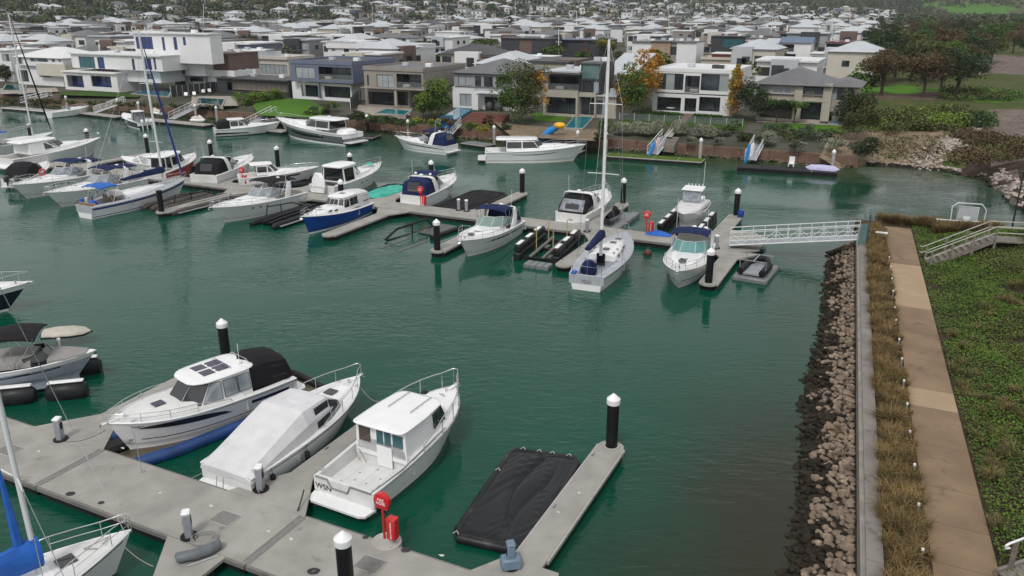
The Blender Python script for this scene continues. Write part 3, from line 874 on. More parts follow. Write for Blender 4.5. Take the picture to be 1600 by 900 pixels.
# ================================================================ BOATS
class Boat:
    def __init__(s, name, label, cat, u, v, deg, L, B, F=0.95, S=0.6, rake=0.16, k=0.9, p=2.4, tm=0.42, wl=0.82, flare=1.2, lift=0.0, group=None):
        s.L, s.B, s.F, s.S, s.rake, s.k, s.p, s.tm, s.wl, s.flare = L, B, F, S, rake, k, p, tm, wl, flare
        s.r = thing(name, label, cat, W(u, v, lift), ANG + radians(deg), group)
    def hb(s, t):
        if t < s.tm: f = s.k + (1 - s.k) * sin(pi / 2 * t / s.tm)
        else: f = 1 - ((t - s.tm) / (1 - s.tm)) ** s.p
        return max(0.0, s.B / 2 * f)
    def wb(s, t):
        f = (s.k + (1 - s.k) * sin(pi / 2 * min(1, t / s.tm)))
        if t >= s.tm * 0.8: f *= 1 - ((t - s.tm * 0.8) / (1 - s.tm * 0.8)) ** (s.p * 0.72)
        return max(0.0, s.B / 2 * s.wl * f)
    def zs(s, t): return s.F + s.S * t ** 1.7
    def X(s, t): return t * s.L
    def p3(s, t, v, sd=1, off=0.0):
        vv = max(v, 0)
        x = t * s.L - s.rake * s.L * (1 - vv) * t ** 3
        y = s.wb(t) + (s.hb(t) - s.wb(t)) * vv ** s.flare
        if s.chine and 0 <= v < 0.22: y = max(0, y - 0.05)
        return Vector((x, sd * (y + off), s.zs(t) * v if v >= 0 else v * 0.9))
    def hull(s, mat, boot=None, bands=None, chine=True, mats=None, tube=True, tubemat=None):
        s.chine = chine
        ts = [0, .06, .14, .22, .3, .38, .46, .54, .62, .69, .76, .82, .87, .915, .95, .98, 1]
        vs = [-.35, 0, .10, .215, .23, .42, .6, .78, .9, 1]
        m = MB()
        for sd in (1, -1):
            n0 = len(m.v)
            for t in ts:
                for v in vs: m.v.append(tuple(s.p3(t, v, sd)))
            nv = len(vs)
            for i in range(len(ts) - 1):
                for j in range(nv - 1):
                    a = n0 + i * nv + j
                    f = (a, a + nv, a + nv + 1, a + 1)
                    m.f.append(f if sd < 0 else f[::-1])
                    vm = (vs[j] + vs[j + 1]) / 2
                    k = 0
                    if boot and vm < 0.10: k = 1
                    if bands:
                        for (v0, v1, mi) in bands:
                            if v0 <= vm < v1: k = mi
                    m.m.append(k)
        ring = [tuple(s.p3(0, v, 1)) for v in vs] + [tuple(s.p3(0, v, -1)) for v in vs[::-1]]
        m.add(ring, [tuple(range(len(ring)))[::-1]], 0)
        ml = [mat] + ([boot] if boot else []) + (mats or [])
        m.build('hull', ml, s.r, 35)
        if tube:
            m = MB()
            pts = [s.p3(t, 1, 1, 0.01) for t in ts] + [s.p3(t, 1, -1, 0.01) for t in ts[-2::-1]]
            m.tube(pts, 0.035, 6); m.build('rub_rail', tubemat or whitep, s.r, 60)
        return s
    def deck(s, mat, tc=0.42, camber=0.09, cockpit=True, sole=0.45, side=0.16, solem=None, tstern=0.0):
        """tc: front end of the cockpit; sole: cockpit floor height above water"""
        ts = [t for t in [tc] + [x / 20 for x in range(1, 20)] + [.975, .99] if t >= tc]
        ts = sorted(set(ts)); m = MB(); rings = []
        for t in ts:
            h = s.hb(t); z = s.zs(t)
            rings.append([(s.X(t), y * h, z + camber * (1 - abs(y) ** 2.5) * min(1, h / (s.B * .35))) for y in (-1, -.85, -.5, 0, .5, .85, 1)])
        m.loft(rings, closed=False)
        if cockpit:
            ta = [tstern, .06, .12, .2, .3]; ta = [t for t in ta if t < tc - .03] + [tc]
            w = side * s.B / 2
            for sd in (1, -1):
                rr = [[(s.X(t), sd * s.hb(t), s.zs(t)), (s.X(t), sd * (s.hb(t) - w * .5), s.zs(t) + .04), (s.X(t), sd * (s.hb(t) - w), s.zs(t) + .03), (s.X(t), sd * (s.hb(t) - w - .03), sole)] for t in ta]
                m.loft(rr if sd < 0 else [r[::-1] for r in rr], closed=False)
            h = s.hb(0); z = s.zs(0)
            m.box(-0.01, 0.16, -h + 0.02, h - 0.02, sole - .1, z + 0.02)
            h = s.hb(tc)
            m.add([(s.X(tc), -h, sole), (s.X(tc), h, sole), (s.X(tc), h, s.zs(tc)), (s.X(tc), 0, s.zs(tc) + camber), (s.X(tc), -h, s.zs(tc))], [(0, 1, 2, 3, 4)])
        m.build('deck', mat, s.r, 30)
        if cockpit:
            m = MB(); hs_ = [(s.X(t), s.hb(t) - w - .02) for t in ta]
            poly = [(x, -y) for x, y in hs_] + [(x, y) for x, y in hs_[::-1]]
            m.prism(poly, sole - .04, sole); m.build('cockpit_floor', solem or deckw, s.r)
        s.sole = sole; s.tc = tc
        return s
    def seats(s, mat=None, helm=True, bench=True):
        mat = mat or upho; w = s.hb(0.1) * 0.72
        if bench:
            m = MB(); m.box(.2, .75, -w, w, s.sole, s.sole + .42, bev=.05); m.box(.18, .32, -w, w, s.sole + .42, s.sole + .8, bev=.04); m.build('bench_seat', mat, s.r, 40)
        if helm:
            x = s.X(s.tc) - 1.2
            for y in (-w * .55, w * .5):
                m = MB(); m.box(x, x + .5, y - .28, y + .28, s.sole + .4, s.sole + .55, bev=.04); m.box(x - .08, x + .05, y - .28, y + .28, s.sole + .5, s.sole + 1.05, bev=.04); m.cyl(x + .22, y, s.sole, s.sole + .42, .08, n=8)
                m.build('helm_seat', mat, s.r, 40)
        return s
    def platform(s, ln=0.7, z=0.28, mat=None, w=None):
        h = (w or s.hb(0)) ; m = MB()
        prof = [(-ln, -h * .78), (-ln * .8, -h * .94), (0.05, -h), (0.05, h), (-ln * .8, h * .94), (-ln, h * .78)]
        m.prism(prof, z, z + .09); m.build('swim_platform', mat or gel, s.r)
        return s
    def trunk(s, st, mat, name='cabin_trunk', round_=0.9):
        """st: (x, half width, height above sheer line)"""
        m = MB(); rings = []
        for x, w, h in st:
            z = s.zs(x / s.L) - 0.01
            rings.append([(x, -w, z), (x, -w * .95, z + h * .62), (x, -w * .82, z + h * .9), (x, -w * .45, z + h), (x, 0, z + h * 1.04), (x, w * .45, z + h), (x, w * .82, z + h * .9), (x, w * .95, z + h * .62), (x, w, z)])
        m.loft(rings, closed=False)
        m.add(rings[0], [tuple(range(9))[::-1]]); m.add(rings[-1], [tuple(range(9))])
        m.build(name, mat, s.r, 38); return s
    def stripe(s, t0, t1, fv0, fv1, mat, name='stripe', n=12, sides=(1, -1), off=0.012):
        for sd in sides:
            m = MB(); rr = []
            for i in range(n + 1):
                k = i / n; t = t0 + (t1 - t0) * k
                a, b_ = fv0(k), fv1(k)
                rr.append([s.p3(t, a, sd, off), s.p3(t, (a + b_) / 2, sd, off), s.p3(t, b_, sd, off)])
            m.loft(rr if sd < 0 else [r[::-1] for r in rr], closed=False); m.build(name, mat, s.r, 50)
        return s
    def ports(s, ts, v=0.72, r=0.09, mat=None, w=1.6):
        for t in ts:
            for sd in (1, -1):
                c = s.p3(t, v, sd, .012); a = s.p3(t + .01, v, sd, .012) - c; a.normalize(); up = Vector((0, 0, 1))
                m = MB(); m.add([c + a * (r * w * cos(2 * pi * k / 10)) + up * (r * sin(2 * pi * k / 10)) for k in range(10)], [tuple(range(10)) if sd < 0 else tuple(range(10))[::-1]]); m.build('porthole', mat or glassd, s.r)
        return s
    def rail(s, t0=0.45, t1=0.985, h=0.55, n=7, ins=0.05, mid_=True, mat=None, low=0.0, r=0.018, pulpit=True):
        m = MB(); top = []; midp = []
        tt = [t0 + (t1 - t0) * (i / n) ** .8 for i in range(n + 1)]
        def q(t, sd, hh):
            y = max(0.12 if t > .95 else 0, s.hb(t) - ins)
            return Vector((s.X(t) + (0.12 if t > .95 else 0), sd * y, s.zs(t) + hh))
        for sd in (1, -1):
            l = [q(t, sd, h * min(1, 0.35 + 2.5 * i / n)) for i, t in enumerate(tt)]
            top.append([q(t0, sd, 0.02)] + l)
            for i, t in enumerate(tt):
                if i % 2 == 0 or i == n: m.tube([q(t, sd, 0), l[i]], r * .85, 5)
            if mid_: midp.append([p_ - Vector((0, 0, h * .45)) for p_ in l[2:]])
        m.tube(top[0] + top[1][::-1], r, 6)
        if mid_: m.tube(midp[0] + midp[1][::-1], r * .7, 5)
        m.build('bow_rail', mat or steel, s.r, 60)
        return s
    def hatch(s, x, y, z, w=0.5, l=0.5, mat=None):
        m = MB(); m.box(x - l / 2, x + l / 2, y - w / 2, y + w / 2, z, z + .03, bev=.01); m.build('hatch', mat or glassd, s.r); return s
    def zd(s, x): return s.zs(x / s.L) + .08
    def anchor(s, z=0):
        L = s.L; zz = s.zs(1)
        m = MB(); m.box(L - .5, L + .22, -.09, .09, zz, zz + .05, bev=.02); m.build('bow_roller', gel, s.r)
        m = MB(); m.tube([(L - .1, 0, zz + .08), (L + .28, 0, zz + .04), (L + .3, 0, zz - .12)], .025, 5); m.tube([(L + .2, -.13, zz - .08), (L + .31, 0, zz - .15), (L + .2, .13, zz - .08)], .025, 5); m.build('anchor', steel, s.r)
        m = MB(); m.cyl(L - .75, 0, zz, zz + .14, .07, n=10); m.build('windlass', steel, s.r)
        return s
    def wheelhouse(s, xa, xm, xf, xn, w, zb, h, mat=None, rake=0.8, tw=0.86, roof=(0.5, 0.35), glass=None, glazed=None, roofth=0.1, arake=0.0, frame=None, roofmat=None, open_back=False, name='cabin', rq=.3, camb=1.0):
        """xa aft end, xm side break, xf front corner, xn nose of windscreen"""
        mat = mat or gel; glass = glass or glassd
        base = [(xa, w), (xm, w), (xf, w * .9), (xn, w * .42), (xn, -w * .42), (xf, -w * .9), (xm, -w), (xa, -w)]
        top = [(xa + arake, w * tw), (xm, w * tw), (xf - rake * h * .8, w * .84 * tw), (xn - rake * h, w * .42 * tw), (xn - rake * h, -w * .42 * tw), (xf - rake * h * .8, -w * .84 * tw), (xm, -w * tw), (xa + arake, -w * tw)]
        zbf = zb if callable(zb) else (lambda x: zb)
        zt = h
        z1 = max(zbf(x) for x, y in base) + h if callable(zb) else zb + h
        b3 = [Vector((x, y, zbf(x) - .12)) for x, y in base]; t3 = [Vector((x, y, z1)) for x, y in top]
        m = MB(); N = 8
        for i in range(N):
            if open_back and i == N - 1: continue
            j = (i + 1) % N
            m.quad(b3[i], t3[i], t3[j], b3[j])
        m.add(t3, [tuple(range(8))[::-1]])
        m.build(name, mat, s.r, 25)
        gz = glazed if glazed is not None else {0: (.06, .94, .3, .88), 1: (.06, .94, .3, .9), 2: (.05, .95, .22, .93), 3: (.03, .97, .22, .93), 4: (.05, .95, .22, .93), 5: (.06, .94, .3, .9), 6: (.06, .94, .3, .88), 7: (.08, .92, .1, .88)}
        for i, g in gz.items():
            gs = g if isinstance(g, list) else [g]
            j = (i + 1) % N
            for (u0, u1, v0, v1) in gs:
                a, b_, c, d = inset(b3[j], b3[i], t3[i], t3[j], u0, u1, v0, v1)
                m = MB(); m.plate(a, b_, c, d, .012, off=.028); wn_ = m.build('window', glass, s.r)
                if frame:
                    m = MB(); nn = (b_ - a).cross(d - a).normalized() * .035; q = [p_ + nn for p_ in (a, b_, c, d)]; m.tube(q, .018, 4, closed=True); m.build('window_frame', frame, wn_)
        # roof
        x0 = xa + arake - roof[1]; x1 = xn - rake * h + roof[0]; wr = w * tw + .08; K = 28; rings = []
        cx, hx = (x0 + x1) / 2, (x1 - x0) / 2
        def sup(sc, z, q=rq):
            o = []
            for k in range(K):
                a = 2 * pi * k / K; c, s_ = cos(a), sin(a)
                px = math.copysign(abs(c) ** q, c) * hx * (1 - (1 - sc) * .6); py = math.copysign(abs(s_) ** q, s_) * wr * sc
                if px > 0: py *= 1 - .22 * (px / hx) ** 3
                o.append((cx + px, py, z))
            return o
        z = z1
        rings = [sup(.985, z - .005), sup(1.0, z + roofth * .4), sup(.97, z + roofth * .85), sup(.82, z + roofth * (1 + .25 * camb)), sup(.45, z + roofth * (1 + .6 * camb))]
        m = MB(); m.loft(rings); m.build('roof', roofmat or mat, s.r, 40)
        s.zroof = z + roofth * 1.5; s.roofx = (x0, x1, wr)
        s.b3, s.t3 = b3, t3
        return s
    def screen(s, xa, xf, xn, w, h, zb, rake=1.1, mat=None, frame=None, tw=0.86):
        """open wraparound windscreen"""
        mat = mat or glassl; frame = frame or steel
        base = [(xa, w), (xf, w * .88), (xn, w * .4), (xn, -w * .4), (xf, -w * .88), (xa, -w)]
        top = [(xa - .15, w * .97), (xf - rake * h * .8, w * .88 * tw), (xn - rake * h, w * .4 * tw), (xn - rake * h, -w * .4 * tw), (xf - rake * h * .8, -w * .88 * tw), (xa - .15, -w * .97)]
        b3 = [Vector((x, y, zb(x) if callable(zb) else zb)) for x, y in base]
        zt = max(p_.z for p_ in b3) + h
        t3 = [Vector((x, y, zt - (0.35 * h if i in (0, 5) else 0))) for i, (x, y) in enumerate(top)]
        for i in range(5):
            m = MB(); m.plate(b3[i + 1], b3[i], t3[i], t3[i + 1], .012); g = m.build('windscreen', mat, s.r)
        m = MB(); m.tube(t3, .025, 5); m.tube(b3, .02, 5)
        for i in range(6): m.tube([b3[i], t3[i]], .02, 5)
        m.build('windscreen_frame', frame, s.r, 60)
        s.zscr = zt; s.scr = t3
        return s
    def fabric(s, st, mat, name='canopy', panels=(), ends=(True, True), pmat=None, sm=30, a=(.55, .88, .86, .6, .97)):
        """st: (x, half width, z bottom, z top). panels: (side 's' or 'r'/'f', i, u0, u1, v0, v1)"""
        m = MB(); rings = []
        for x, w, zb, zt in st:
            h = zt - zb
            rings.append([Vector(p_) for p_ in [(x, -w, zb), (x, -w * .97, zb + h * a[0]), (x, -w * a[1], zb + h * a[2]), (x, -w * a[3], zb + h * a[4]), (x, 0, zb + h * 1.03), (x, w * a[3], zb + h * a[4]), (x, w * a[1], zb + h * a[2]), (x, w * .97, zb + h * a[0]), (x, w, zb)]])
        m.loft(rings, closed=False)
        if ends[0]: m.add(rings[0], [tuple(range(9))[::-1]])
        if ends[1]: m.add(rings[-1], [tuple(range(9))])
        o = m.build(name, mat, s.r, sm)
        for pn in panels:
            kind, i, u0, u1, v0, v1 = pn
            if kind == 's':
                for sd in (0, 1):
                    lo, hi = (0, 2) if sd == 0 else (8, 6)
                    A, B_ = rings[i], rings[i + 1]
                    q = (A[lo], B_[lo], B_[hi], A[hi]) if sd == 0 else (B_[lo], A[lo], A[hi], B_[hi])
                    uu = (u0, u1) if sd == 0 else (1 - u1, 1 - u0)
                    a, b_, c, d = inset(*q, uu[0], uu[1], v0, v1)
                    k = MB(); k.plate(a, b_, c, d, .012, off=.02); k.build('clear_panel', pmat or vinyl, o)
            else:
                A, B_ = rings[i], rings[i + 1]
                q = (A[3], A[5], B_[5], B_[3]) if kind == 'r' else (B_[5], B_[3], A[3], A[5])
                q = (A[5], A[3], B_[3], B_[5]) if kind == 'r' else (B_[3], B_[5], A[5], A[3])
                a, b_, c, d = inset(*q, u0, u1, v0, v1)
                k = MB(); k.plate(a, b_, c, d, .012, off=.05); k.build('clear_panel', pmat or vinyl, o)
        s.fr = rings
        return s
    def bimini(s, x0, x1, w, z, mat, legs=True, th=.05, zl=None, dip=.12):
        m = MB(); r1 = []
        n = 6
        for i in range(n + 1):
            k = i / n; x = x0 + (x1 - x0) * k; zz = z - dip * (2 * k - 1) ** 2
            r1.append([(x, y * w, zz + .14 * (1 - abs(y) ** 2.2) + dz) for y, dz in ((-1, 0), (-.6, 0), (0, 0), (.6, 0), (1, 0), (1, -.09), (.6, -th), (0, -th), (-.6, -th), (-1, -.09))])
        m.loft(r1); m.build('bimini', mat, s.r, 40)
        if legs:
            m = MB(); zl = zl if zl is not None else s.F + .1; xm = (x0 + x1) / 2
            for sd in (-1, 1):
                for xx in (x0 + .05, xm, x1 - .05): m.tube([(xm - (xm - xx) * .1, sd * w * 1.02, zl), (xx, sd * w, z - .08)], .017, 5)
            m.build('bimini_frame', steel, s.r, 60)
        return s
    def arch(s, x, w, z0, z1, lean=-0.5, mat=None, r=0.09, wide=3):
        pts = [(x, -w, z0), (x + lean * .55, -w * .96, z0 + (z1 - z0) * .6), (x + lean * .9, -w * .86, z1 - .1), (x + lean, -w * .65, z1), (x + lean, w * .65, z1), (x + lean * .9, w * .86, z1 - .1), (x + lean * .55, w * .96, z0 + (z1 - z0) * .6), (x, w, z0)]
        m = MB(); P_ = [Vector(p_) for p_ in pts]; rings = []
        for i, p_ in enumerate(P_):
            d = (P_[min(i + 1, 7)] - P_[max(i - 1, 0)]); d.x = 0; d.normalize(); nrm = Vector((0, d.z, -d.y))
            wd = r * wide * (1 if 2 <= i <= 5 else 1.25)
            rings.append([p_ + Vector((sx_ * wd, 0, 0)) + nrm * (sn * r * .5) for sx_, sn in ((-1, -.6), (-.6, -1), (.6, -1), (1, -.6), (1, .6), (.6, 1), (-.6, 1), (-1, .6))])
        m.loft(rings); m.build('radar_arch', mat or gel, s.r, 40); return s
    def radar(s, x, y, z, r=.22):
        m = MB(); m.lathe(x, y, [(r * .5, z), (r, z + .06), (r, z + .14), (r * .6, z + .2), (.01, z + .21)], 14); m.build('radar_dome', whitep, s.r, 40); return s
    def aerial(s, x, y, z, h=1.8, lean=.1):
        m = MB(); m.tube([(x, y, z), (x - lean * h, y, z + h)], .014, 5); m.build('aerial', whitep, s.r); return s
    def outboard(s, y=0, x=-0.35, z=0.75, mat=None, sc=1.0):
        m = MB()
        st = [(-.0, .12, .0), (-.02, .19, .08), (-.05, .2, .3), (-.05, .17, .48), (-.02, .1, .54)]
        m.loft([[(x + dx + r * 1.5 * cos(a) * sc, y + r * sin(a) * sc, z + dz * sc) for a in [2 * pi * k / 12 for k in range(12)]] for dx, r, dz in st])
        o = m.build('outboard_motor', mat or blackp, s.r, 40)
        m = MB(); m.box(x - .09, x + .11, y - .06, y + .06, -.3, z + .03, bev=.02); m.build('motor_leg', mat or blackp, o); return s
    def fender(s, t, sd=1, mat=None):
        p_ = s.p3(t, .7, sd, .14)
        m = MB(); m.lathe(p_.x, p_.y, [(.02, p_.z - .5), (.1, p_.z - .42), (.11, p_.z - .05), (.03, p_.z + .02)], 10); m.tube([(p_.x, p_.y, p_.z), s.p3(t, 1, sd, 0)], .012, 4); m.build('fender', mat or whitep, s.r, 50); return s
    def cleats(s):
        m = MB()
        for t, sd in ((.93, 1), ):
            pass
        for t in (.05, .9):
            for sd in (1, -1):
                x = s.X(t); y = sd * max(.05, s.hb(t) - .14); z = s.zs(t) + .04
                m2 = MB(); m2.box(x - .12, x + .12, y - .015, y + .015, z + .03, z + .055); m2.box(x - .04, x + .04, y - .012, y + .012, z - .02, z + .03); m2.build('cleat', steel, s.r)
        return s
    def wheel(s, x, y, z, r=.2):
        m = MB(); m.tube([(x + .05 * cos(a) * 0, y + r * cos(a), z + r * sin(a)) for a in [2 * pi * k / 14 for k in range(14)]], .014, 5, closed=True); m.build('steering_wheel', blackp, s.r); return s

def rope_line(name, label, pts, sag=0.15, mat=None, r=.014, root=None):
    a, b_ = Vector(pts[0]), Vector(pts[-1]); out = []
    for i in range(9):
        k = i / 8; p_ = a.lerp(b_, k); p_.z -= sag * 4 * k * (1 - k); out.append(p_ - a)
    m = MB(); m.tube(out, r, 5)
    o = m.build(name, mat or rope, root, loc=a); 
    if root is None: tag(o, label, 'rope')
    return o

const = lambda c: (lambda k: c)
# ---------------- B1: hardtop cruiser with solar panels, on a blue inflatable dock
ux, vx = -25.9, 27.3; dg = -107
bt = Boat('motor_cruiser', 'white hardtop cruiser with purple solar panels on its roof and black aft canopy', 'boat', -26.0, 27.3, -105.5, 8.2, 3.25, F=1.18, S=.42, rake=.09, p=3.4, lift=.05)
bt.hull(gel).deck(deckw, tc=.33, sole=.6, solem=deckg)
bt.stripe(.42, .90, lambda k: .60 + .16 * k, lambda k: .60 + .17 * k + .25 * sin(pi * min(1, k * 1.0)) ** .6 * (1 - .25 * k), blackp, 'hull_window')
bt.stripe(.05, .30, lambda k: .62 + .02 * k, lambda k: .74 + .04 * k, navy, 'side_vent')
bt.stripe(.0, .97, lambda k: .30 + .05 * k, lambda k: .325 + .055 * k, blackp, 'pinstripe')
bt.stripe(.0, .55, lambda k: .90, lambda k: .915, blackp, 'pinstripe')
bt.trunk([(4.3, 1.1, .30), (5.4, 1.0, .26), (6.4, .75, .18), (7.2, .4, .08)], deckw)
bt.wheelhouse(2.2, 3.6, 4.75, 5.55, 1.28, 1.32, 1.0, rake=.95, roof=(.32, .45), rq=.42, frame=blackp, glass=glassd,
              glazed={0: [(.04, .5, .22, .9), (.54, .96, .22, .9)], 1: (.06, .94, .2, .9), 2: (.04, .96, .14, .94), 3: (.02, .98, .14, .94), 4: (.04, .96, .14, .94), 5: (.06, .94, .2, .9), 6: [(.04, .46, .22, .9), (.5, .96, .22, .9)], 7: (.08, .92, .1, .9)})
for c in [c for c in bt.r.children if c.name.startswith('window')]:
    cy_ = sum(v.co.y for v in c.data.vertices) / 8; cx_ = sum(v.co.x for v in c.data.vertices) / 8
    if abs(cy_) > 1.0 and cx_ < 4.4: c.data.materials[0] = glassl
zr = bt.zroof + .03
for (x, y, w, l) in ((3.1, .34, .60, .62), (3.1, -.34, .60, .62), (3.83, .36, .56, .56), (3.83, -.36, .56, .56), (3.45, .5, .24, .07), (3.45, .2, .24, .07), (3.45, -.2, .24, .07), (3.45, -.5, .24, .07)):
    m = MB(); zz = zr - .05 * (abs(y) / .5) ** 2 + (.012 if l < .1 else 0); m.box(x - l / 2, x + l / 2, y - w / 2 * (1 if l > .1 else .4), y + w / 2 * (1 if l > .1 else .4), zz, zz + .02); m.build('solar_panel', solar, bt.r)
bt.hatch(6.0, 0, bt.zs(.76) + .21, .5, .5, solar)
bt.fabric([(-.05, 1.15, 1.15, 1.5), (.25, 1.22, 1.2, 2.3), (1.2, 1.24, 1.25, 2.5), (2.3, 1.16, 1.3, 2.42)], canvk, 'aft_canopy', panels=[('s', 1, .1, .9, .25, .8)], pmat=M('smoked_vinyl', (.02, .02, .025), .12, spec=.8))
bt.rail(.42, .99, .42, 8, mat=steel).anchor().platform(.62, .42, gel).cleats()
bt.aerial(2.5, .9, 2.3, 1.3, 0).radar(2.3, .5, 2.42, .14)
m = MB()
for x in (2.0, 2.9): m.tube([(x, -1.0, 2.34), (x, -.6, 2.6), (x, .6, 2.6), (x, 1.0, 2.34)], .018, 5)
m.build('roof_hoop', steel, bt.r, 60)
bt.seats(bench=True, helm=False)
z_ = Vector
c = bt.p3(.905, .80, -1, .02); ax = (bt.p3(.88, .8, -1, .02) - c).normalized() * -1
for sd in (-1, 1):
    c = bt.p3(.90, .84, sd, .02); d = (bt.p3(.93, .84, sd, .02) - bt.p3(.87, .84, sd, .02)).normalized()
    xa_ = d * (-1 if sd == 1 else 1); up = Vector((0, 0, 1)); nn = xa_.cross(up)
    text_mesh('YWB33', .17, blackt, 'registration_number', bt.r, basis(c, xa_, up, nn))
# the inflatable dock under it
fl = thing('inflatable_dock', 'blue inflatable tube boat dock under the cruiser with solar panels', 'boat dock', W(-25.4, 28.4, 0), ANG + radians(-106.5))
L_, w_ = 9.9, 1.62
m = MB(); pts = [(0, -w_, .16), (1, -w_, .16), (L_ - 2.4, -w_, .16), (L_ - .35, -w_ * .80, .16), (L_, -w_ * .6, .16), (L_, w_ * .6, .16), (L_ - .35, w_ * .80, .16), (L_ - 2.4, w_, .16), (0, w_, .16)]
m.tube(pts[1:-1] + [(1, w_, .16)], .29, 10); m.build('air_tube', tubeb, fl, 60)
m = MB(); m.tube([(1.2, -w_, .16), (0.0, -w_, .16), (-.25, -w_ * .8, .16), (-.25, w_ * .8, .16), (0, w_, .16), (1.2, w_, .16)], .2, 10); m.build('stern_tube', rub, fl, 60)
m = MB(); m.prism([(-.1, -w_), (L_ - 1.0, -w_ * .9), (L_ - .1, -w_ * .6), (L_ - .1, w_ * .6), (L_ - 1.0, w_ * .9), (-.1, w_)], -.1, .07); m.build('dock_liner', M('wet_liner', (.10, .085, .055), .35, var=.4, scale=1.2), fl)
for x in (1.25,):
    for sd in (-1, 1): m = MB(); m.tube([(x - .12, sd * w_, .16), (x + .12, sd * w_, .16)], .255, 10); m.build('strap', M('cream_strap', (.45, .38, .26), .7), fl)
# ---------------- black net fender bag at the bow of B1
m = MB(); m.box(-.45, .45, -.9, .9, .05, .42, bev=.14); o = m.build('black_dock_bumper', rub, loc=W(-28.55, 19.75, 0), rz=ANG + radians(-15)); tag(o, 'black rubber bumper bag between the walkway and the blue inflatable dock', 'bumper')

# ---------------- B2: cruiser under a white cover
bt = Boat('covered_cruiser', 'white cruiser under a full white canvas cover with its bow away from the walkway', 'boat', -21.9, 19.55, 88.5, 8.4, 2.95, F=1.0, S=.5, rake=.13, p=2.9)
bt.hull(gel, boot=M('grey_boot', (.30, .31, .33), .3)).deck(deckw, tc=.30, sole=.5)
bt.stripe(.0, .95, lambda k: .80 + .04 * k, lambda k: .835 + .04 * k, blackp, 'rub_stripe')
bt.trunk([(4.2, 1.0, .42), (5.2, .9, .36), (6.3, .66, .24), (7.3, .32, .1)], gel)
bt.fabric([(-.04, 1.34, .78, 1.02), (.25, 1.38, .85, 1.2), (3.3, 1.36, 1.0, 2.28), (4.9, 1.2, 1.15, 2.22), (6.0, .85, 1.4, 1.52)], canvw, 'boat_cover', sm=8, a=(.52, .80, .97, .55, 1.0))
# side windows of the cover with a white strut
R = bt.fr
for sd in (0, 1):
    lo, hi = (0, 2) if sd == 0 else (8, 6)
    for (i, j, u0, u1) in ((2, 3, .40, .98), (3, 4, .03, .82)):
        q = (R[i][lo], R[j][lo], R[j][hi], R[i][hi]) if sd == 0 else (R[j][lo], R[i][lo], R[i][hi], R[j][hi])
        uu = (u0, u1) if sd == 0 else (1 - u1, 1 - u0)
        a, b_, c, d = inset(*q, uu[0], uu[1], .14, .90)
        m = MB(); m.plate(a, b_, c, d, .012, off=.06); m.build('window', glassd, bt.r)
for y in (-.45, .45):
    m = MB(); m.tube([(.25, y, 1.2), (3.3, y, 2.29), (4.9, y, 2.23)], .012, 4); m.build('cover_seam', canvw, bt.r)
bt.hatch(6.35, 0, bt.zs(.76) + .27, .5, .5).rail(.5, .99, .62, 8, mid_=False).anchor().platform(.55, .25).cleats()
m = MB(); m.tube([(-.3, -.2, .9), (-.42, -.2, .3), (-.42, .15, .3), (-.3, .15, .9)], .018, 5); m.build('boarding_ladder', alug, bt.r)
bt.fender(.35, -1, rub); bt.fender(.12, -1, rub)
# ---------------- B3: white fishing boat with hardtop
bt = Boat('fishing_cruiser', 'white fishing cruiser with open aft deck and hardtop cabin beside the red fire hose', 'boat', -17.15, 20.7, 88, 8.0, 3.1, F=1.05, S=.68, rake=.12, p=3.2, flare=1.1, k=.93)
bt.hull(gel, boot=None, tubemat=M('grey_rubrail', (.2, .21, .22), .5)).deck(deckw, tc=.31, sole=.55, side=.12)
bt.trunk([(2.4, 1.2, .55), (4.6, 1.18, .52), (5.9, 1.05, .36), (6.8, .8, .22), (7.5, .45, .08)], gel)
bt.wheelhouse(2.4, 4.1, 5.75, 6.15, 1.25, 1.05, 1.32, rake=.6, tw=.95, roof=(.05, .30), roofth=.06, rq=.2, camb=.5, glass=glassd,
              glazed={0: None, 1: (.02, .95, .45, .88), 2: (.06, .94, .45, .90), 3: (.04, .96, .45, .90), 4: (.06, .94, .45, .90), 5: (.05, .98, .45, .88)} if False else
              {0: [], 1: (.06, .78, .44, .90), 2: (.06, .94, .5, .90), 3: (.04, .96, .5, .90), 4: (.06, .94, .5, .90), 5: (.22, .94, .44, .90), 6: [], 7: []}, frame=blackp)
# aft bulkhead with its door and four panes
for (y0, y1, z0, z1, mm) in ((-1.08, -.6, 1.62, 2.15, M('teal_glass', (.02, .10, .12), .1, spec=.8)), (-.5, -.2, 1.58, 2.18, M('teal_glass')), (-.12, .18, 1.58, 2.18, M('teal_glass')), (.5, 1.06, 1.52, 2.15, M('brown_glass', (.06, .045, .04), .1, spec=.8))):
    m = MB(); m.box(2.37, 2.39, y0, y1, z0, z1); m.build('window', mm, bt.r)
m = MB(); m.box(2.355, 2.385, -.54, .2, .57, 1.5, bev=.01); m.build('cabin_door', gel, bt.r)
zr = bt.zroof
for y in (-.55, .55):
    m = MB(); m.tube([(3.7, y, zr - .06), (3.75, y, zr + .04), (5.2, y, zr + .04), (5.25, y, zr - .06)], .02, 5); m.build('grab_rail', alug, bt.r)
m = MB(); m.box(5.45, 5.7, -.12, .12, zr - .06, zr + .03, bev=.02); m.build('roof_vent', rub, bt.r)
m = MB(); m.tube([(6.7, -.25, bt.zs(.8) + .25), (6.8, -.1, bt.zs(.8) + .3), (6.85, .1, bt.zs(.8) + .25)], .035, 6); m.build('deck_fitting', alug, bt.r)
bt.rail(.40, .995, .78, 9, mid_=False, r=.022).anchor().platform(.6, .30).cleats()
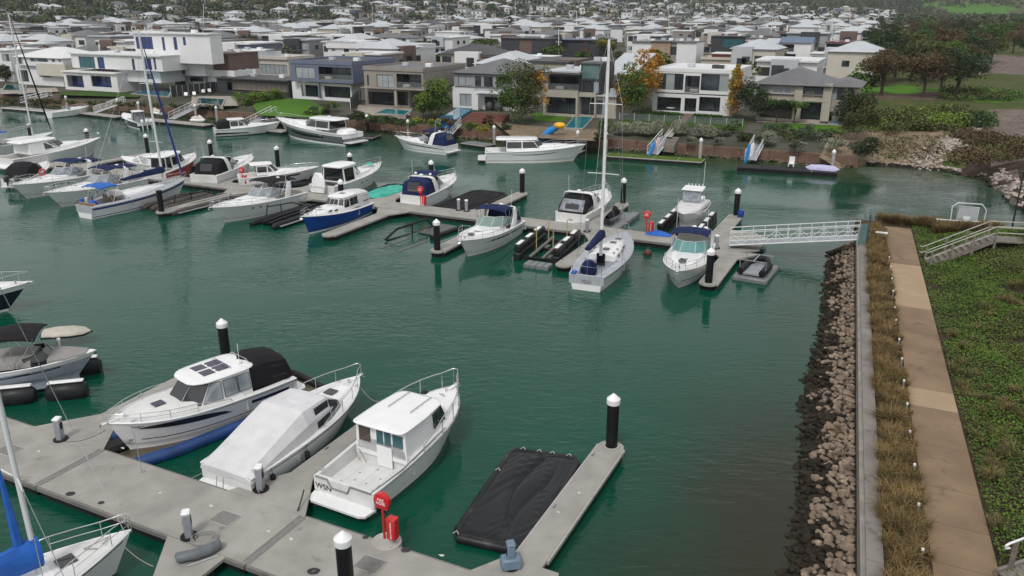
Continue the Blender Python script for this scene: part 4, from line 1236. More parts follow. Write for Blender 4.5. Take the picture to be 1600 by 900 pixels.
# transom cut-down with grey rub strip
m = MB(); z0 = bt.F + .03
m.tube([(-.03, 1.30, z0), (-.03, .75, z0), (-.03, .55, z0 - .32), (-.03, -.2, z0 - .32), (-.03, -.35, z0), (-.03, -1.30, z0), (1.8, -1.44, z0 + .06), (5.0, -1.36, bt.zs(.6) + .02)], .04, 6); m.build('rub_strip', M('grey_rubrail'), bt.r, 60)
for (x, y) in ((1.1, -.2), (1.1, .35), (1.6, -.5), (1.6, .5), (2.1, 0), (.8, -.7), (.8, .8)):
    m = MB(); m.cyl(x, y, .551, .556, .05, n=8); m.build('drain', alug, bt.r)
for x in (.9, 1.6, 2.3):
    m = MB(); m.box(x - .006, x + .006, -1.0, 1.0, .551, .553) if False else m.box(.3, 2.3, (x - 1.6) - .006, (x - 1.6) + .006, .5505, .553); m.build('deck_seam', deckg, bt.r)
text_mesh('WSN', .34, blackt, 'boat_name', bt.r, basis((-.03, .95, .68), (0, -1, 0), (0, 0, 1), (-1, 0, 0)))
m = MB(); m.tube([(2.3, 1.05, .6), (2.1, 1.15, 1.2), (2.1, .85, 1.25), (2.3, .75, .62)], .02, 5); m.build('hose_coil', rope, bt.r)
bt.fender(.02, -1, rub)
# ---------------- B4: yacht at the bottom left corner
bt = Boat('sailing_yacht', 'white yacht bow with blue sail cover in the bottom left corner', 'sailing yacht', -24.3, 5.2, 75, 10.2, 3.1, F=.95, S=.35, rake=.07, k=.72, p=2.0, tm=.45, wl=.8)
bt.hull(gel, chine=False).deck(deckw, tc=.3, sole=.5)
bt.stripe(.2, .97, const(.86), const(.90), navy, 'stripe')
bt.trunk([(2.8, .95, .45), (5.2, .95, .42), (6.6, .7, .3), (7.8, .4, .06)], gel)
bt.hatch(8.1, 0, bt.zs(.8) + .09, .55, .55)
bt.rail(.6, .985, .62, 5, mid_=True)
def to_local(bt, w):
    w = Vector(w) - bt.r.location; a = -bt.r.rotation_euler.z
    return Vector((w.x * cos(a) - w.y * sin(a), w.x * sin(a) + w.y * cos(a), w.z))
mxx = 5.9
def rig(bt, mx_, H, boom=None, r=.085, spread=(0.5,), furl=None, cover=None, spw=.9, mat=None, wires=True, top_local=None, zb=None, boomz=1.1, rad=.16):
    zb = zb if zb is not None else bt.zs(mx_ / bt.L) + .35
    top = top_local or Vector((mx_, 0, H)); base = Vector((mx_, 0, zb))
    m = MB(); m.tube([base, base.lerp(top, .85), top], [r, r * .9, r * .65], 8); ma = m.build('mast', mat or alu, bt.r, 60)
    for f_ in spread:
        c_ = base.lerp(top, f_)
        m = MB(); m.tube([c_ + Vector((-.15, -spw, .0)), c_, c_ + Vector((-.15, spw, .0))], .028, 5); m.build('spreader', mat or alu, ma)
    if wires:
        m = MB(); bx, bz = bt.L * .98, bt.zs(1)
        m.tube([top, (bx, 0, bz)], .012, 4)
        m.tube([top, (.1, 0, bt.F)], .012, 4)
        for sd in (-1, 1):
            c_ = base.lerp(top, spread[-1]) + Vector((-.15, sd * spw, 0))
            m.tube([top, c_, (mx_ - .2, sd * (bt.hb(mx_ / bt.L) - .08), bt.zs(mx_ / bt.L))], .012, 4)
            m.tube([base.lerp(top, spread[0]), (mx_ + .4, sd * (bt.hb(mx_ / bt.L) - .08), bt.zs(mx_ / bt.L))], .012, 4)
        m.build('rigging', steel, bt.r)
    if furl:
        m = MB(); a = Vector((bt.L * .97, 0, bt.zs(1) + .35)); b2 = top.lerp(a, .06)
        m.tube([a, a.lerp(b2, .1), a.lerp(b2, .6), b2], [.05, .11, .09, .03], 8); m.build('furled_headsail', furl, bt.r, 60)
    if boom:
        zb2 = zb + boomz; m = MB(); m.tube([(mx_ - .1, 0, zb2), (mx_ - boom, 0, zb2 - .05)], .06, 8); m.build('boom', alu, bt.r, 60)
        if cover:
            m = MB(); rings = []
            for k in range(9):
                f_ = k / 8; x = mx_ + .12 - (boom + .05) * f_; hh = rad * (1.9 - 1.2 * f_) * (1 + .08 * sin(k * 2.3)); ww = rad * (1.0 - .35 * f_)
                rings.append([(x, ww * cos(a) * (.7 if sin(a) > 0 else 1), zb2 + .02 + hh * (sin(a) * .5 + .42)) for a in [2 * pi * j / 10 for j in range(10)]])
            m.loft(rings); m.build('sail_cover', cover, bt.r, 50)
    return ma
base_px = P(46, 872, 1.5); lb = to_local(bt, base_px)
rig(bt, lb.x, 13.5, boom=None, spread=(.28, .62), cover=None, furl=None, zb=1.3)
m = MB(); rings = []
for k in range(8):
    f_ = k / 7; x = lb.x + .15 - 3.6 * f_
    rings.append([(x, (.30 - .1 * f_) * cos(a), 2.05 - .1 * f_ + (.55 - .25 * f_) * sin(a)) for a in [2 * pi * j / 10 for j in range(10)]])
m.loft(rings); m.build('sail_cover', canvb, bt.r, 50)
m = MB(); m.tube([(lb.x - .35, 0.05, 2.3), (lb.x - .40, 0.05, 5.2)], [.16, .05], 6); m.build('sail_bag', canvb, bt.r, 50)
m = MB(); m.tube([(9.0, -.2, bt.zs(.9) + .1), (8.7, .1, bt.zs(.9) + .1), (9.5, .05, bt.zs(.95) + .12), (9.2, -.15, bt.zs(.9) + .13)], .02, 5); m.build('mooring_line', rope, bt.r)
# ---------------- B5: bow at the left edge
bt = Boat('motor_cruiser', 'white bow with navy hull side entering at the left edge of the photo', 'boat', -50.9, 22.6, 62, 9.0, 3.0, F=1.25, S=.55, rake=.17, p=2.3)
bw = Q(45, 442, 1.75)
bt.r.location = W(bw[0] - 9 * cos(radians(40)), bw[1] - 9 * sin(radians(40))); bt.r.rotation_euler.z = ANG + radians(40)
bt.hull(navy, boot=gel, bands=[(.78, 1.1, 2)], mats=[gel]).deck(deckw, tc=.3, sole=.7); bt.rail(.5, .99, .7, 7, mid_=False).anchor().trunk([(3, 1.1, .5), (5, 1.0, .4), (7, .6, .2), (8, .3, .06)], gel)
# ---------------- B6: bowrider with grey cover on a black air lift
bt = Boat('bowrider', 'grey and white bowrider under a taupe cover with a black round bimini', 'boat', 0, 0, 50, 6.9, 2.45, F=.85, S=.35, rake=.14, p=2.3, lift=.55)
bw = Q(150, 547, 1.75)
dg = 40
bt.r.location = W(bw[0] - 6.9 * cos(radians(dg)), bw[1] - 6.9 * sin(radians(dg)), .55); bt.r.rotation_euler.z = ANG + radians(dg)
bt.hull(M('silver_blue_gelcoat', (.33, .38, .44), .25, coat=.3), bands=[(.74, 1.1, 1)], mats=[gel]).deck(gel, tc=.9, cockpit=False)
bt.stripe(.35, .8, lambda k: .55 + .1 * k, lambda k: .60 + .12 * k, blackp); bt.stripe(.0, .6, lambda k: .66, lambda k: .68 + .02 * k, blackp)
bt.fabric([(.1, 1.05, .9, 1.05), (1.2, 1.1, .95, 1.3), (3.0, 1.1, 1.0, 1.45), (4.2, 1.05, 1.02, 1.4)], canvg, 'boat_cover')
bt.fabric([(4.9, .95, 1.08, 1.3), (5.6, .78, 1.12, 1.28), (6.5, .35, 1.2, 1.25)], canvg, 'bow_cover')
bt.screen(4.0, 4.7, 4.95, 1.0, .32, 1.2, mat=glassd, frame=blackp)
bt.bimini(2.4, 4.6, 1.1, 2.55, canvk, zl=1.0, dip=.14)
m = MB(); m.lathe(5.0, 1.0, [(.04, 1.1), (.04, 1.5), (.09, 1.52), (.09, 1.62), (.01, 1.66)], 8); m.build('nav_light', whitep, bt.r)
lf = thing('air_lift_dock', 'black inflatable air lift with white trays carrying the taupe covered bowrider', 'boat lift', bt.r.location - Vector((0, 0, .55)), bt.r.rotation_euler.z)
for y in (-1.45, 1.45):
    for (a, b_) in ((-.2, 2.0), (2.5, 4.3), (4.8, 6.6)):
        m = MB(); rings = []
        for x, sc in ((a, .7), (a + .2, 1), ((a + b_) / 2, 1.05), (b_ - .2, 1), (b_, .7)):
            rings.append([(x, y + .42 * sc * cos(t_), .28 + .50 * sc * sin(t_)) for t_ in [2 * pi * k / 12 for k in range(12)]])
        m.loft(rings); m.build('air_tank', plast, lf, 50)
        m = MB(); m.box(a + .1, b_ - .1, y - .16, y + .16, .80, .88, bev=.03); m.build('tray', whitep, lf, 40)
for x in (1, 3.4, 5.6): m = MB(); m.box(x - .1, x + .1, -1.4, 1.4, -.1, .2); m.build('cross_beam', rub, lf)
tnd = thing('dinghy', 'small upturned cream dinghy beyond the taupe covered bowrider', 'dinghy', P(106, 524, .5), ANG + radians(38))
m = MB(); m.loft([[(x, .62 * sc * cos(a), .1 + .42 * sc * sin(a)) for a in [pi * k / 9 for k in range(10)]] for x, sc in ((-1.2, .8), (-.6, 1), (.3, 1), (.9, .75), (1.25, .2))], closed=False); m.build('hull', M('cream_hull', (.42, .40, .34), .5), tnd, 50)
m = MB(); m.tube([(-1.2, -.55, .12), (.3, -.62, .12), (.95, -.45, .12), (1.27, 0, .14), (.95, .45, .12), (.3, .62, .12), (-1.2, .55, .12)], .06, 6); m.build('gunwale', rub, tnd, 50)
# ---------------- black tarpaulin pontoon
tp = thing('covered_pontoon', 'large black tarpaulin covered drive-on pontoon left of the right-hand finger', 'pontoon', W(-12.55, 24.5, 0), ANG + radians(-1))
def q_(px, py): 
    u, v = Q(px, py, .35); return Vector((u + 12.55, v - 24.5, 0))
cor = [q_(712, 832), q_(835, 858), q_(903, 712), q_(800, 698)]
m = MB(); cc = [p_ + Vector((0, 0, .14)) for p_ in cor]
rr_ = []
for i in range(4):
    a, b_ = cc[i], cc[(i + 1) % 4]; rr_ += [a.lerp(b_, .06), a.lerp(b_, .94)]
m.tube(rr_, .19, 10, closed=True); m.build('edge_tube', plast, tp, 60)
tarpm = bpy.data.materials.new('black_tarpaulin'); tarpm.use_nodes = True; nt = tarpm.node_tree; bb = nt.nodes['Principled BSDF']
bb.inputs['Base Color'].default_value = (.007, .008, .010, 1); bb.inputs['Roughness'].default_value = .34; bb.inputs['Specular IOR Level'].default_value = .3
m = MB(); NX, NY = 46, 84
for j in range(NY + 1):
    for i in range(NX + 1):
        a = cor[0].lerp(cor[1], i / NX); b_ = cor[3].lerp(cor[2], i / NX); p_ = a.lerp(b_, j / NY)
        x, y = i / NX, j / NY; ed = min(x, 1 - x, y, 1 - y)
        z = .24 + .08 * min(1, ed / .06)
        z += .012 * sin(88 * y + 5 * sin(5 * x + 3 * y) + 3 * sin(21 * x)) * max(0, sin(4.3 * x + 7 * y + 1.5 * sin(9 * x))) + .012 * sin(61 * y - 40 * x + 4 * sin(7 * y)) * max(0, sin(5 * y - 6 * x)) * min(1, ed / .1)
        z += .022 * sin(14 * x + 2.5 * sin(5 * y)) * min(1, ed / .08)
        z -= .12 * math.exp(-((x - .48 - .12 * sin(5 * y + 2)) / .03) ** 2) * min(1, ed / .1)
        z -= .07 * math.exp(-((x - .68 + .10 * sin(6 * y)) / .03) ** 2) * min(1, ed / .1)
        m.v.append((p_.x, p_.y, z))
for j in range(NY):
    for i in range(NX):
        a = j * (NX + 1) + i; m.f.append((a, a + 1, a + NX + 2, a + NX + 1)); m.m.append(0)
m.build('tarpaulin', tarpm, tp, 180)
for k, (i, f_) in enumerate(((2, .15), (2, .4), (2, .6), (2, .85), (1, .5), (3, .3), (0, .02), (1, .1))):
    a, b_ = cor[i], cor[(i + 1) % 4]; p_ = a.lerp(b_, f_)
    m = MB(); m.tube([p_ + Vector((-.08, -.05, .32)), p_ + Vector((.02, .06, .39)), p_ + Vector((.12, 0, .31))], .022, 5); m.build('tie_loop', M('grey_tie', (.35, .35, .34), .7), tp)
# black covered thing at the bottom edge
bc = thing('covered_pontoon', 'black covered pontoon cut off by the bottom edge below the walkway', 'pontoon', W(-15.8, 13.2, 0), ANG)
m = MB(); m.box(-1.9, 1.9, -4.5, 2.6, -.1, .32, bev=.14); m.build('base', plast, bc, 40)
m = MB(); m.v = [];
for j in range(31):
    for i in range(21): m.v.append((-1.75 + 3.5 * i / 20, -4.2 + 6.6 * j / 30, .36 + .05 * sin(i * .9 + j * .35) + .03 * sin(j * 1.7)))
m.f = [(j * 21 + i, j * 21 + i + 1, (j + 1) * 21 + i + 1, (j + 1) * 21 + i) for j in range(30) for i in range(20)]; m.m = [0] * 600
m.build('tarpaulin', tarpm, bc, 180)
# ================================================================ DOCK GEAR
def pedestal(u, v, rz, label, mat=alug, h=.95):
    t = thing('service_pedestal', label, 'pedestal', W(u, v, ZD), rz)
    m = MB(); m.box(-.13, .13, -.16, .16, 0, h, bev=.03); m.build('body', mat, t, 40)
    m = MB(); m.box(-.15, .15, -.18, .18, h, h + .1, bev=.035); m.build('cap', whitep if mat is alug else mat, t, 40)
    for s in (-1, 1):
        m = MB(); m.box(s * .132, s * .145, -.09, .09, h * .55, h * .85, bev=.004); m.build('socket_panel', rub, t)
    m = MB(); m.cyl(0, 0, -.002, .05, .3, n=18); m.build('foot', rub, t, 40)
    return t
pedestal(-30.7, 18.9, 0, 'grey service pedestal on a round black foot left of the solar panel cruiser')
pd = pedestal(-20.55, 16.4, 0.3, 'grey service pedestal with coiled hose beside the lower finger')
m = MB(); pts = []
for k in range(70):
    a = k * .55; r = .25 + .22 * abs(sin(k * .21)); pts.append((.55 + r * cos(a), .0 + r * sin(a) * .9, .03 + .012 * (k % 7)))
m.tube(pts, .013, 4); o = m.build('hose', M('grey_hose', (.28, .28, .27), .6), loc=W(-20.45, 16.3, ZD)); tag(o, 'tangled grey hose lying beside the lower pedestal', 'hose')
pedestal(-20.35, 19.75, 0, 'grey service pedestal at the stern of the canvas covered cruiser')
t = pedestal(-9.75, 19.9, .2, 'blue grey pedestal with a wide head at the root of the right-hand finger', M('blue_grey_plastic', (.13, .19, .26), .5), h=.85)
m = MB(); m.box(-.34, .34, -.26, .2, .0, .42, bev=.06); m.build('base_box', M('blue_grey_plastic'), t, 40)
rb_ = thing('rolled_fender', 'grey curved padded bumper lying on the lower finger', 'bumper', W(*Q(313, 866, ZD + .1), ZD), ANG + radians(60))
m = MB(); m.loft([[(x, y0 + .2 * cos(a) * s_, .18 + .17 * sin(a) * s_) for a in [2 * pi * k / 12 for k in range(12)]] for x, y0, s_ in ((-.75, .12, .8), (-.7, .12, 1), (-.2, -.02, 1.05), (.3, -.02, 1.05), (.65, .1, 1), (.72, .12, .8))]); m.build('pad', M('slate_vinyl', (.11, .125, .14), .6, var=.2), rb_, 50)
m = MB(); m.tube([(-.5, -.28, .02), (.5, -.3, .02)], .03, 6); m.build('strap_bar', steel, rb_)
# fire hose + extinguisher
def fire_point(u, v, label1, label2, rz=ANG, big=True):
    t = thing('fire_hose_reel', label1, 'fire hose', W(u, v, ZD), rz)
    m = MB(); m.cyl(0, 0, 0, 1.25, .045, n=10); m.build('post', redb, t, 50)
    m = MB(); K = 24
    m.loft([[(r * cos(2 * pi * k / K), y, 1.55 + r * sin(2 * pi * k / K)) for k in range(K)] for r, y in ((.26, .11), (.31, .08), (.31, -.08), (.26, -.11))]); m.build('hose_cover', redb, t, 40)
    m = MB(); m.box(-.36, .36, -.08, .08, 1.1, 1.5) if False else m.prism([(-.24, -.078), (.24, -.078), (.24, .078), (-.24, .078)], 1.25, 1.42); m.build('cover_foot', redb, t)
    for k in range(1): text_mesh('FIRE\nHOSE', .15, whitet, 'lettering', t, basis((0, -.113, 1.55), (1, 0, 0), (0, 0, 1), (0, -1, 0)))
    t2 = thing('fire_extinguisher_cabinet', label2, 'fire cabinet', W(u + .42, v - .08, ZD), rz)
    m = MB(); m.cyl(0, 0, 0, .35, .05, n=8); m.build('foot', alug, t2)
    m = MB(); m.box(-.17, .17, -.15, .15, .2, .98, bev=.03); m.build('cabinet', redb, t2, 40)
    m = MB(); m.box(-.18, .18, -.16, .16, .98, 1.03, bev=.015); m.build('lid', redb, t2, 40)
    text_mesh('FIRE EXTINGUISHER', .075, whitet, 'lettering', t2, basis((.02, -.153, .60), (0, 0, 1), (-1, 0, 0), (0, -1, 0)))
    return t, t2
fire_point(-14.35, 19.3, 'red round fire hose cover on a post beside the white fishing cruiser', 'red fire extinguisher cabinet at the walkway edge beside the white fishing cruiser')
fire_point(-39.7, 62.1, 'red round fire hose cover beside the boat with the navy camper cover', 'red extinguisher cabinet right of the boat with the navy camper cover')
fire_point(-18.1, 62.1, 'red round fire hose cover between the tall mast and the boat on the lift', 'red extinguisher cabinet between the tall mast and the boat on the lift')
fire_point(-61.4, 62.1, 'red round fire hose cover over the black topped cruiser in mid marina', 'red extinguisher cabinet over the black topped cruiser in mid marina')
# mid pedestals
for (px, py, l) in ((570, 292, 'grey pedestal right of the dinghy carrying cruiser at the root of its finger'), (741, 318, 'grey pedestal above the blue hulled boat on the middle walkway'), (752, 352, 'pale pedestal behind the cruiser with navy bimini'), (917, 362, 'grey pedestal between the flybridge arch boat and the tall masted yacht'), (1110, 366, 'white pedestal behind the rightmost moored cruiser'), (1119, 388, 'green grey pedestal where the gangway meets the middle walkway'), (740, 325, 'short grey pedestal left of the black covered pontoon on the middle walkway')):
    u, v = Q(px, py, ZD); v = min(max(v, 60.2), 62.2) if v > 58 else v
    pedestal(u, v, 0, l)
# small things on the near walkway
def coil(px, py, label, mat=roped, r=.16):
    u, v = Q(px, py, ZD)
    m = MB(); pts = [(r * (1 - .25 * (k // 10)) * cos(k * .63), r * .7 * (1 - .25 * (k // 10)) * sin(k * .63), .02 + .01 * (k // 10)) for k in range(30)]
    m.tube(pts, .022, 5); o = m.build('rope_coil', mat, loc=W(u, v, ZD)); tag(o, label, 'rope')
coil(110, 772, 'black rope coil at the lower edge of the walkway, left'); coil(158, 786, 'dark shackle and rope at the lower edge of the walkway, right', r=.1)
coil(634, 860, 'black rope bundle at the walkway edge right of the fire cabinet', r=.15); coil(571, 840, 'black cleat rope at the walkway edge left of the fire hose', r=.09)
coil(490, 893, 'black looped rope at the bottom edge left of the white capped pile', r=.2)
m = MB(); m.cyl(0, 0, 0, .03, .1, n=10); m.tube([(0, 0, 0), (-.15, .15, 1.75)], .013, 5); o = m.build('bow_line', alug, loc=W(*Q(222, 737, ZD), ZD)); tag(o, 'thin grey mooring pole between the walkway and the bow of the solar panel cruiser', 'pole')
rope_line('mooring_rope', 'pale rope from the walkway to the stern of the canvas covered cruiser', [P(275, 749, ZD + .02), P(335, 722, .8)], .25)
rope_line('mooring_rope', 'white rope from the corner yacht to the lower finger', [P(195, 855, 1.1), P(240, 885, ZD + .02)], .1)
rope_line('mooring_rope', 'grey rope from the canvas covered cruiser bow to the fishing cruiser', [P(560, 600, 1.4), P(598, 628, 1.3)], .3)
rope_line('mooring_rope', 'dark rope from the fishing cruiser stern to the walkway finger', [P(475, 765, .9), P(465, 798, ZD + .03)], .05, roped, .03)
# ---------------- gangway to the sea wall
def truss(name, label, A, B_, width, h=1.05, bays=9, cat='gangway', mat=None, r=.035, floor=True, inner=None):
    A, B_ = Vector(A), Vector(B_); d = B_ - A; L = d.length; hz = math.atan2(d.y, d.x)
    t = thing(name, label, cat, A, hz); sl = (B_.z - A.z) / Vector((d.x, d.y)).length; L2 = Vector((d.x, d.y)).length
    mat = mat or alu
    for sd in (-1, 1):
        y = sd * width / 2
        m = MB(); m.tube([(0, y, .0), (L2, y, sl * L2)], r * 1.6, 6); m.build('bottom_chord', mat, t)
        m = MB(); m.tube([(0, y, h), (L2, y, h + sl * L2)], r, 6); m.build('handrail', mat, t)
        m = MB(); m.tube([(0, y, h * .6), (L2, y, h * .6 + sl * L2)], r * .7, 6); m.build('mid_rail', mat, t)
        for k in range(bays + 1):
            x = L2 * k / bays
            m = MB(); m.tube([(x, y, sl * x), (x, y, h + sl * x)], r * .8, 5); m.build('post', mat, t)
            if k < bays:
                x2 = L2 * (k + 1) / bays; m = MB(); m.tube([(x, y, h * .6 + sl * x), (x2, y, sl * x2)] if k % 2 == 0 else [(x, y, sl * x), (x2, y, h * .6 + sl * x2)], r * .6, 5); m.build('brace', mat, t)
    if floor:
        m = MB(); m.add([(0, -width / 2, .02), (L2, -width / 2, .02 + sl * L2), (L2, width / 2, .02 + sl * L2), (0, width / 2, .02)], [(0, 1, 2, 3)]); m.add([(0, -width / 2, -.03), (L2, -width / 2, -.03 + sl * L2), (L2, width / 2, -.03 + sl * L2), (0, width / 2, -.03)], [(3, 2, 1, 0)]); m.build('walk_floor', alug, t)
    return t
a = P(1140, 380, .75); b_ = P(1343, 371, ZS + .15)
truss('gangway', 'long pale aluminium gangway from the middle walkway to the sea wall', a, b_, 1.25, bays=11, h=1.1)
poly_part('deck_panel', mid, [(-10.02, 60.0), (-8.9, 61.2), (-8.9, 65.0), (-10.6, 66.2), (-12.1, 66.2), (-12.1, 62.42), (-10.02, 62.42)], ZD - .13, ZD - .006, conc, mid['ox'], mid['oy'])
# gate post and glass screen at the wall
gp = thing('gate_screen', 'tall dark blue post and green glass screen at the land end of the gangway', 'gate', P(1353, 385, ZS), ANG)
m = MB(); m.box(-.05, .05, -.05, .05, 0, 2.35, bev=.01); m.build('post', M('dark_teal_metal', (.02, .07, .09), .4), gp)
m = MB(); m.box(-.55, -.06, -.02, .02, .1, 1.6); m.build('glass_panel', M('green_glass', (.10, .17, .17), .08, spec=.8), gp)
m = MB(); m.box(-.66, -.56, -.06, .06, 0, 1.35); m.build('side_post', alug, gp)
# info board beside the path
ib = thing('low_sign', 'small white topped bench box at the corner of the path and gangway', 'box', P(1376, 373, ZS), ANG)
m = MB(); m.box(-.42, .42, -.2, .2, .42, .5, bev=.02); m.build('top', whitep, ib); m = MB(); m.box(-.35, .35, -.14, .14, 0, .42); m.build('base', conce, ib)
# second gangway gate (white) at the end of the headland
wg = thing('gangway_gate', 'white metal gate frame with side screens over the water by the stairs', 'gate', P(1503, 362, ZS), ANG + radians(8))
wf = M('white_gate_paint', (.62, .64, .66), .4)
def bar(root, name, pts, r=.04, mat=wf): m = MB(); m.tube(pts, r, 6); return m.build(name, mat, root, 60)
bar(wg, 'gate_frame', [(-.9, 0, 0), (-.95, 0, 1.9), (-.6, 0, 2.2), (1.0, 0, 2.2), (1.35, 0, 1.8), (1.3, 0, 0)], .045)
bar(wg, 'gate_leaf_frame', [(-.55, 0, .1), (-.55, 0, 1.95), (.85, 0, 1.95), (.85, 0, .1)], .035)
m = MB(); m.box(-.5, .8, -.012, .012, .15, 1.9); m.build('gate_mesh', M('gate_mesh', (.38, .41, .44), .5), wg)
m = MB(); m.box(-.1, .35, -.03, -.015, .9, 1.2); m.build('notice', whitep, wg)
for k in range(7): bar(wg, 'baluster', [(-1.9 + .28 * k, -.5, -.1), (-1.9 + .28 * k, -.5, .95)], .022)
for k in range(6): bar(wg, 'baluster', [(.1 + .28 * k, -.6, -.1), (.1 + .28 * k, -.6, 1.0)], .022)
bar(wg, 'side_rail', [(-2.0, -.5, .95), (-.1, -.5, .95), (0, -.6, 1.0), (1.6, -.6, 1.0)], .035)
lp = thing('street_lamp', 'dark slender lamp post at the right edge above the stairs', 'lamp post', P(1581, 357, ZS), 0)
m = MB(); m.tube([(0, 0, -.5), (0, 0, 4.3)], [.075, .05], 8); m.build('post', M('dark_post', (.02, .022, .025), .4), lp, 60)
m = MB(); m.lathe(0, 0, [(.05, 4.3), (.16, 4.36), (.17, 4.42), (.03, 4.5)], 12); m.build('lamp_head', M('dark_post'), lp, 40)
# timber stairs up the slope
st = thing('staircase', 'timber stairs with pale double handrails climbing right from the path', 'stairs', P(1447, 412, ZS), 0)
timb = M('grey_timber', (.17, .15, .13), .8, var=.25, scale=4); rail_m = M('galvanised_rail', (.50, .50, .45), .4, metal=.3)
S0 = st.location.copy(); S1 = P(1549, 372, ZS + 2.0); dr = Vector((S1.x - S0.x, S1.y - S0.y, 0)); Ld = dr.length; st.rotation_euler.z = math.atan2(dr.y, dr.x)
NT = 11
for k in range(NT):
    x = Ld * k / NT; z = 2.0 * (k + 1) / NT
    m = MB(); m.box(x, x + Ld / NT + .04, -.65, .65, z - .05, z); m.build('tread', timb, st)
    m = MB(); m.box(x, x + .03, -.62, .62, z - .18, z - .052); m.build('riser', timb, st)
for y in (-.68, .68):
    m = MB(); m.add([(0, y - .03, -.15), (Ld, y - .03, 1.85), (Ld, y - .03, 2.15), (0, y - .03, .15), (0, y + .03, -.15), (Ld, y + .03, 1.85), (Ld, y + .03, 2.15), (0, y + .03, .15)], [(0, 1, 2, 3), (7, 6, 5, 4), (0, 4, 5, 1), (3, 2, 6, 7), (0, 3, 7, 4), (1, 5, 6, 2)]); m.build('stringer', timb, st)
m = MB(); m.box(Ld, Ld + 9, -.7, .7, 1.9, 2.0); m.build('landing', timb, st)
for y in (-.72, .72):
    for hh in (.55, .95):
        bar(st, 'handrail', [(-.35, y, hh + .08), (-.2, y, hh), (Ld, y, hh + 2.0), (Ld + 9, y, hh + 2.0)], .035, rail_m)
    for k in (0.02, .33, .66, 1.0): m = MB(); x = Ld * k; m.box(x - .06, x + .06, y - .06, y + .06, 2 * k - .5, 2 * k + .95); m.build('post', timb, st)
    for x in (Ld + 2.2, Ld + 4.4): m = MB(); m.box(x - .06, x + .06, y - .06, y + .06, 1.2, 2.95); m.build('post', timb, st)
# bottom right boardwalk corner
bw2 = thing('boardwalk', 'grey timber boardwalk corner with curled white handrail at the bottom right', 'boardwalk', P(1568, 900, ZS + .1), radians(22))
for k in range(8): m = MB(); m.box(-.2 + k * .16, -.06 + k * .16, -1.6, 0.05, .1, .15); m.build('board', timb, bw2)
m = MB(); m.box(-.22, 2, .05, .16, 0, .22); m.build('edge_beam', timb, bw2)
bar(bw2, 'handrail', [(.05, .05, .95), (-.12, .05, .98), (-.14, .05, 1.08), (0, .05, 1.12), (1.6, .05, 1.18)], .035, whitep)
m = MB(); m.box(.25, .37, .0, .1, .1, 1.12); m.build('post', timb, bw2)

# power leads and spare lines on the walkways
for i, (a, b2, zz, l) in enumerate((((405, 770), (398, 745), .9, 'thin grey power lead from the pedestal to the canvas covered cruiser'), ((97, 690), (165, 672), 1.4, 'dark power lead from the left pedestal to the solar panel cruiser'), ((570, 300), (520, 300), .8, 'dark power lead by the dinghy carrying cruiser'), ((741, 330), (760, 352), .9, 'pale power lead to the cruiser with navy bimini'))):
    rope_line('power_lead', l, [P(*a, ZD + .3), P(*b2, zz)], .18, roped if i % 2 else rope, .012)
for i, (px, py) in enumerate(((192, 700), (250, 770), (330, 790), (420, 830), (455, 842), (690, 868), (905, 770), (872, 800), (700, 330), (840, 352), (1030, 370), (60, 705))):
    m = MB(); r_ = random.Random(i); m.add([(.09 * r_.uniform(.5, 1.3) * cos(k * .7), .06 * r_.uniform(.5, 1.3) * sin(k * .7), .004) for k in range(9)], [tuple(range(9))])
    dk = near if py > 500 else mid; q = Q(px, py, ZD + .001)
    m.build('bird_dropping', M('dried_white', (.55, .55, .5), .9), dk, loc=(q[0] - dk['ox'], q[1] - dk['oy'], ZD + .001))
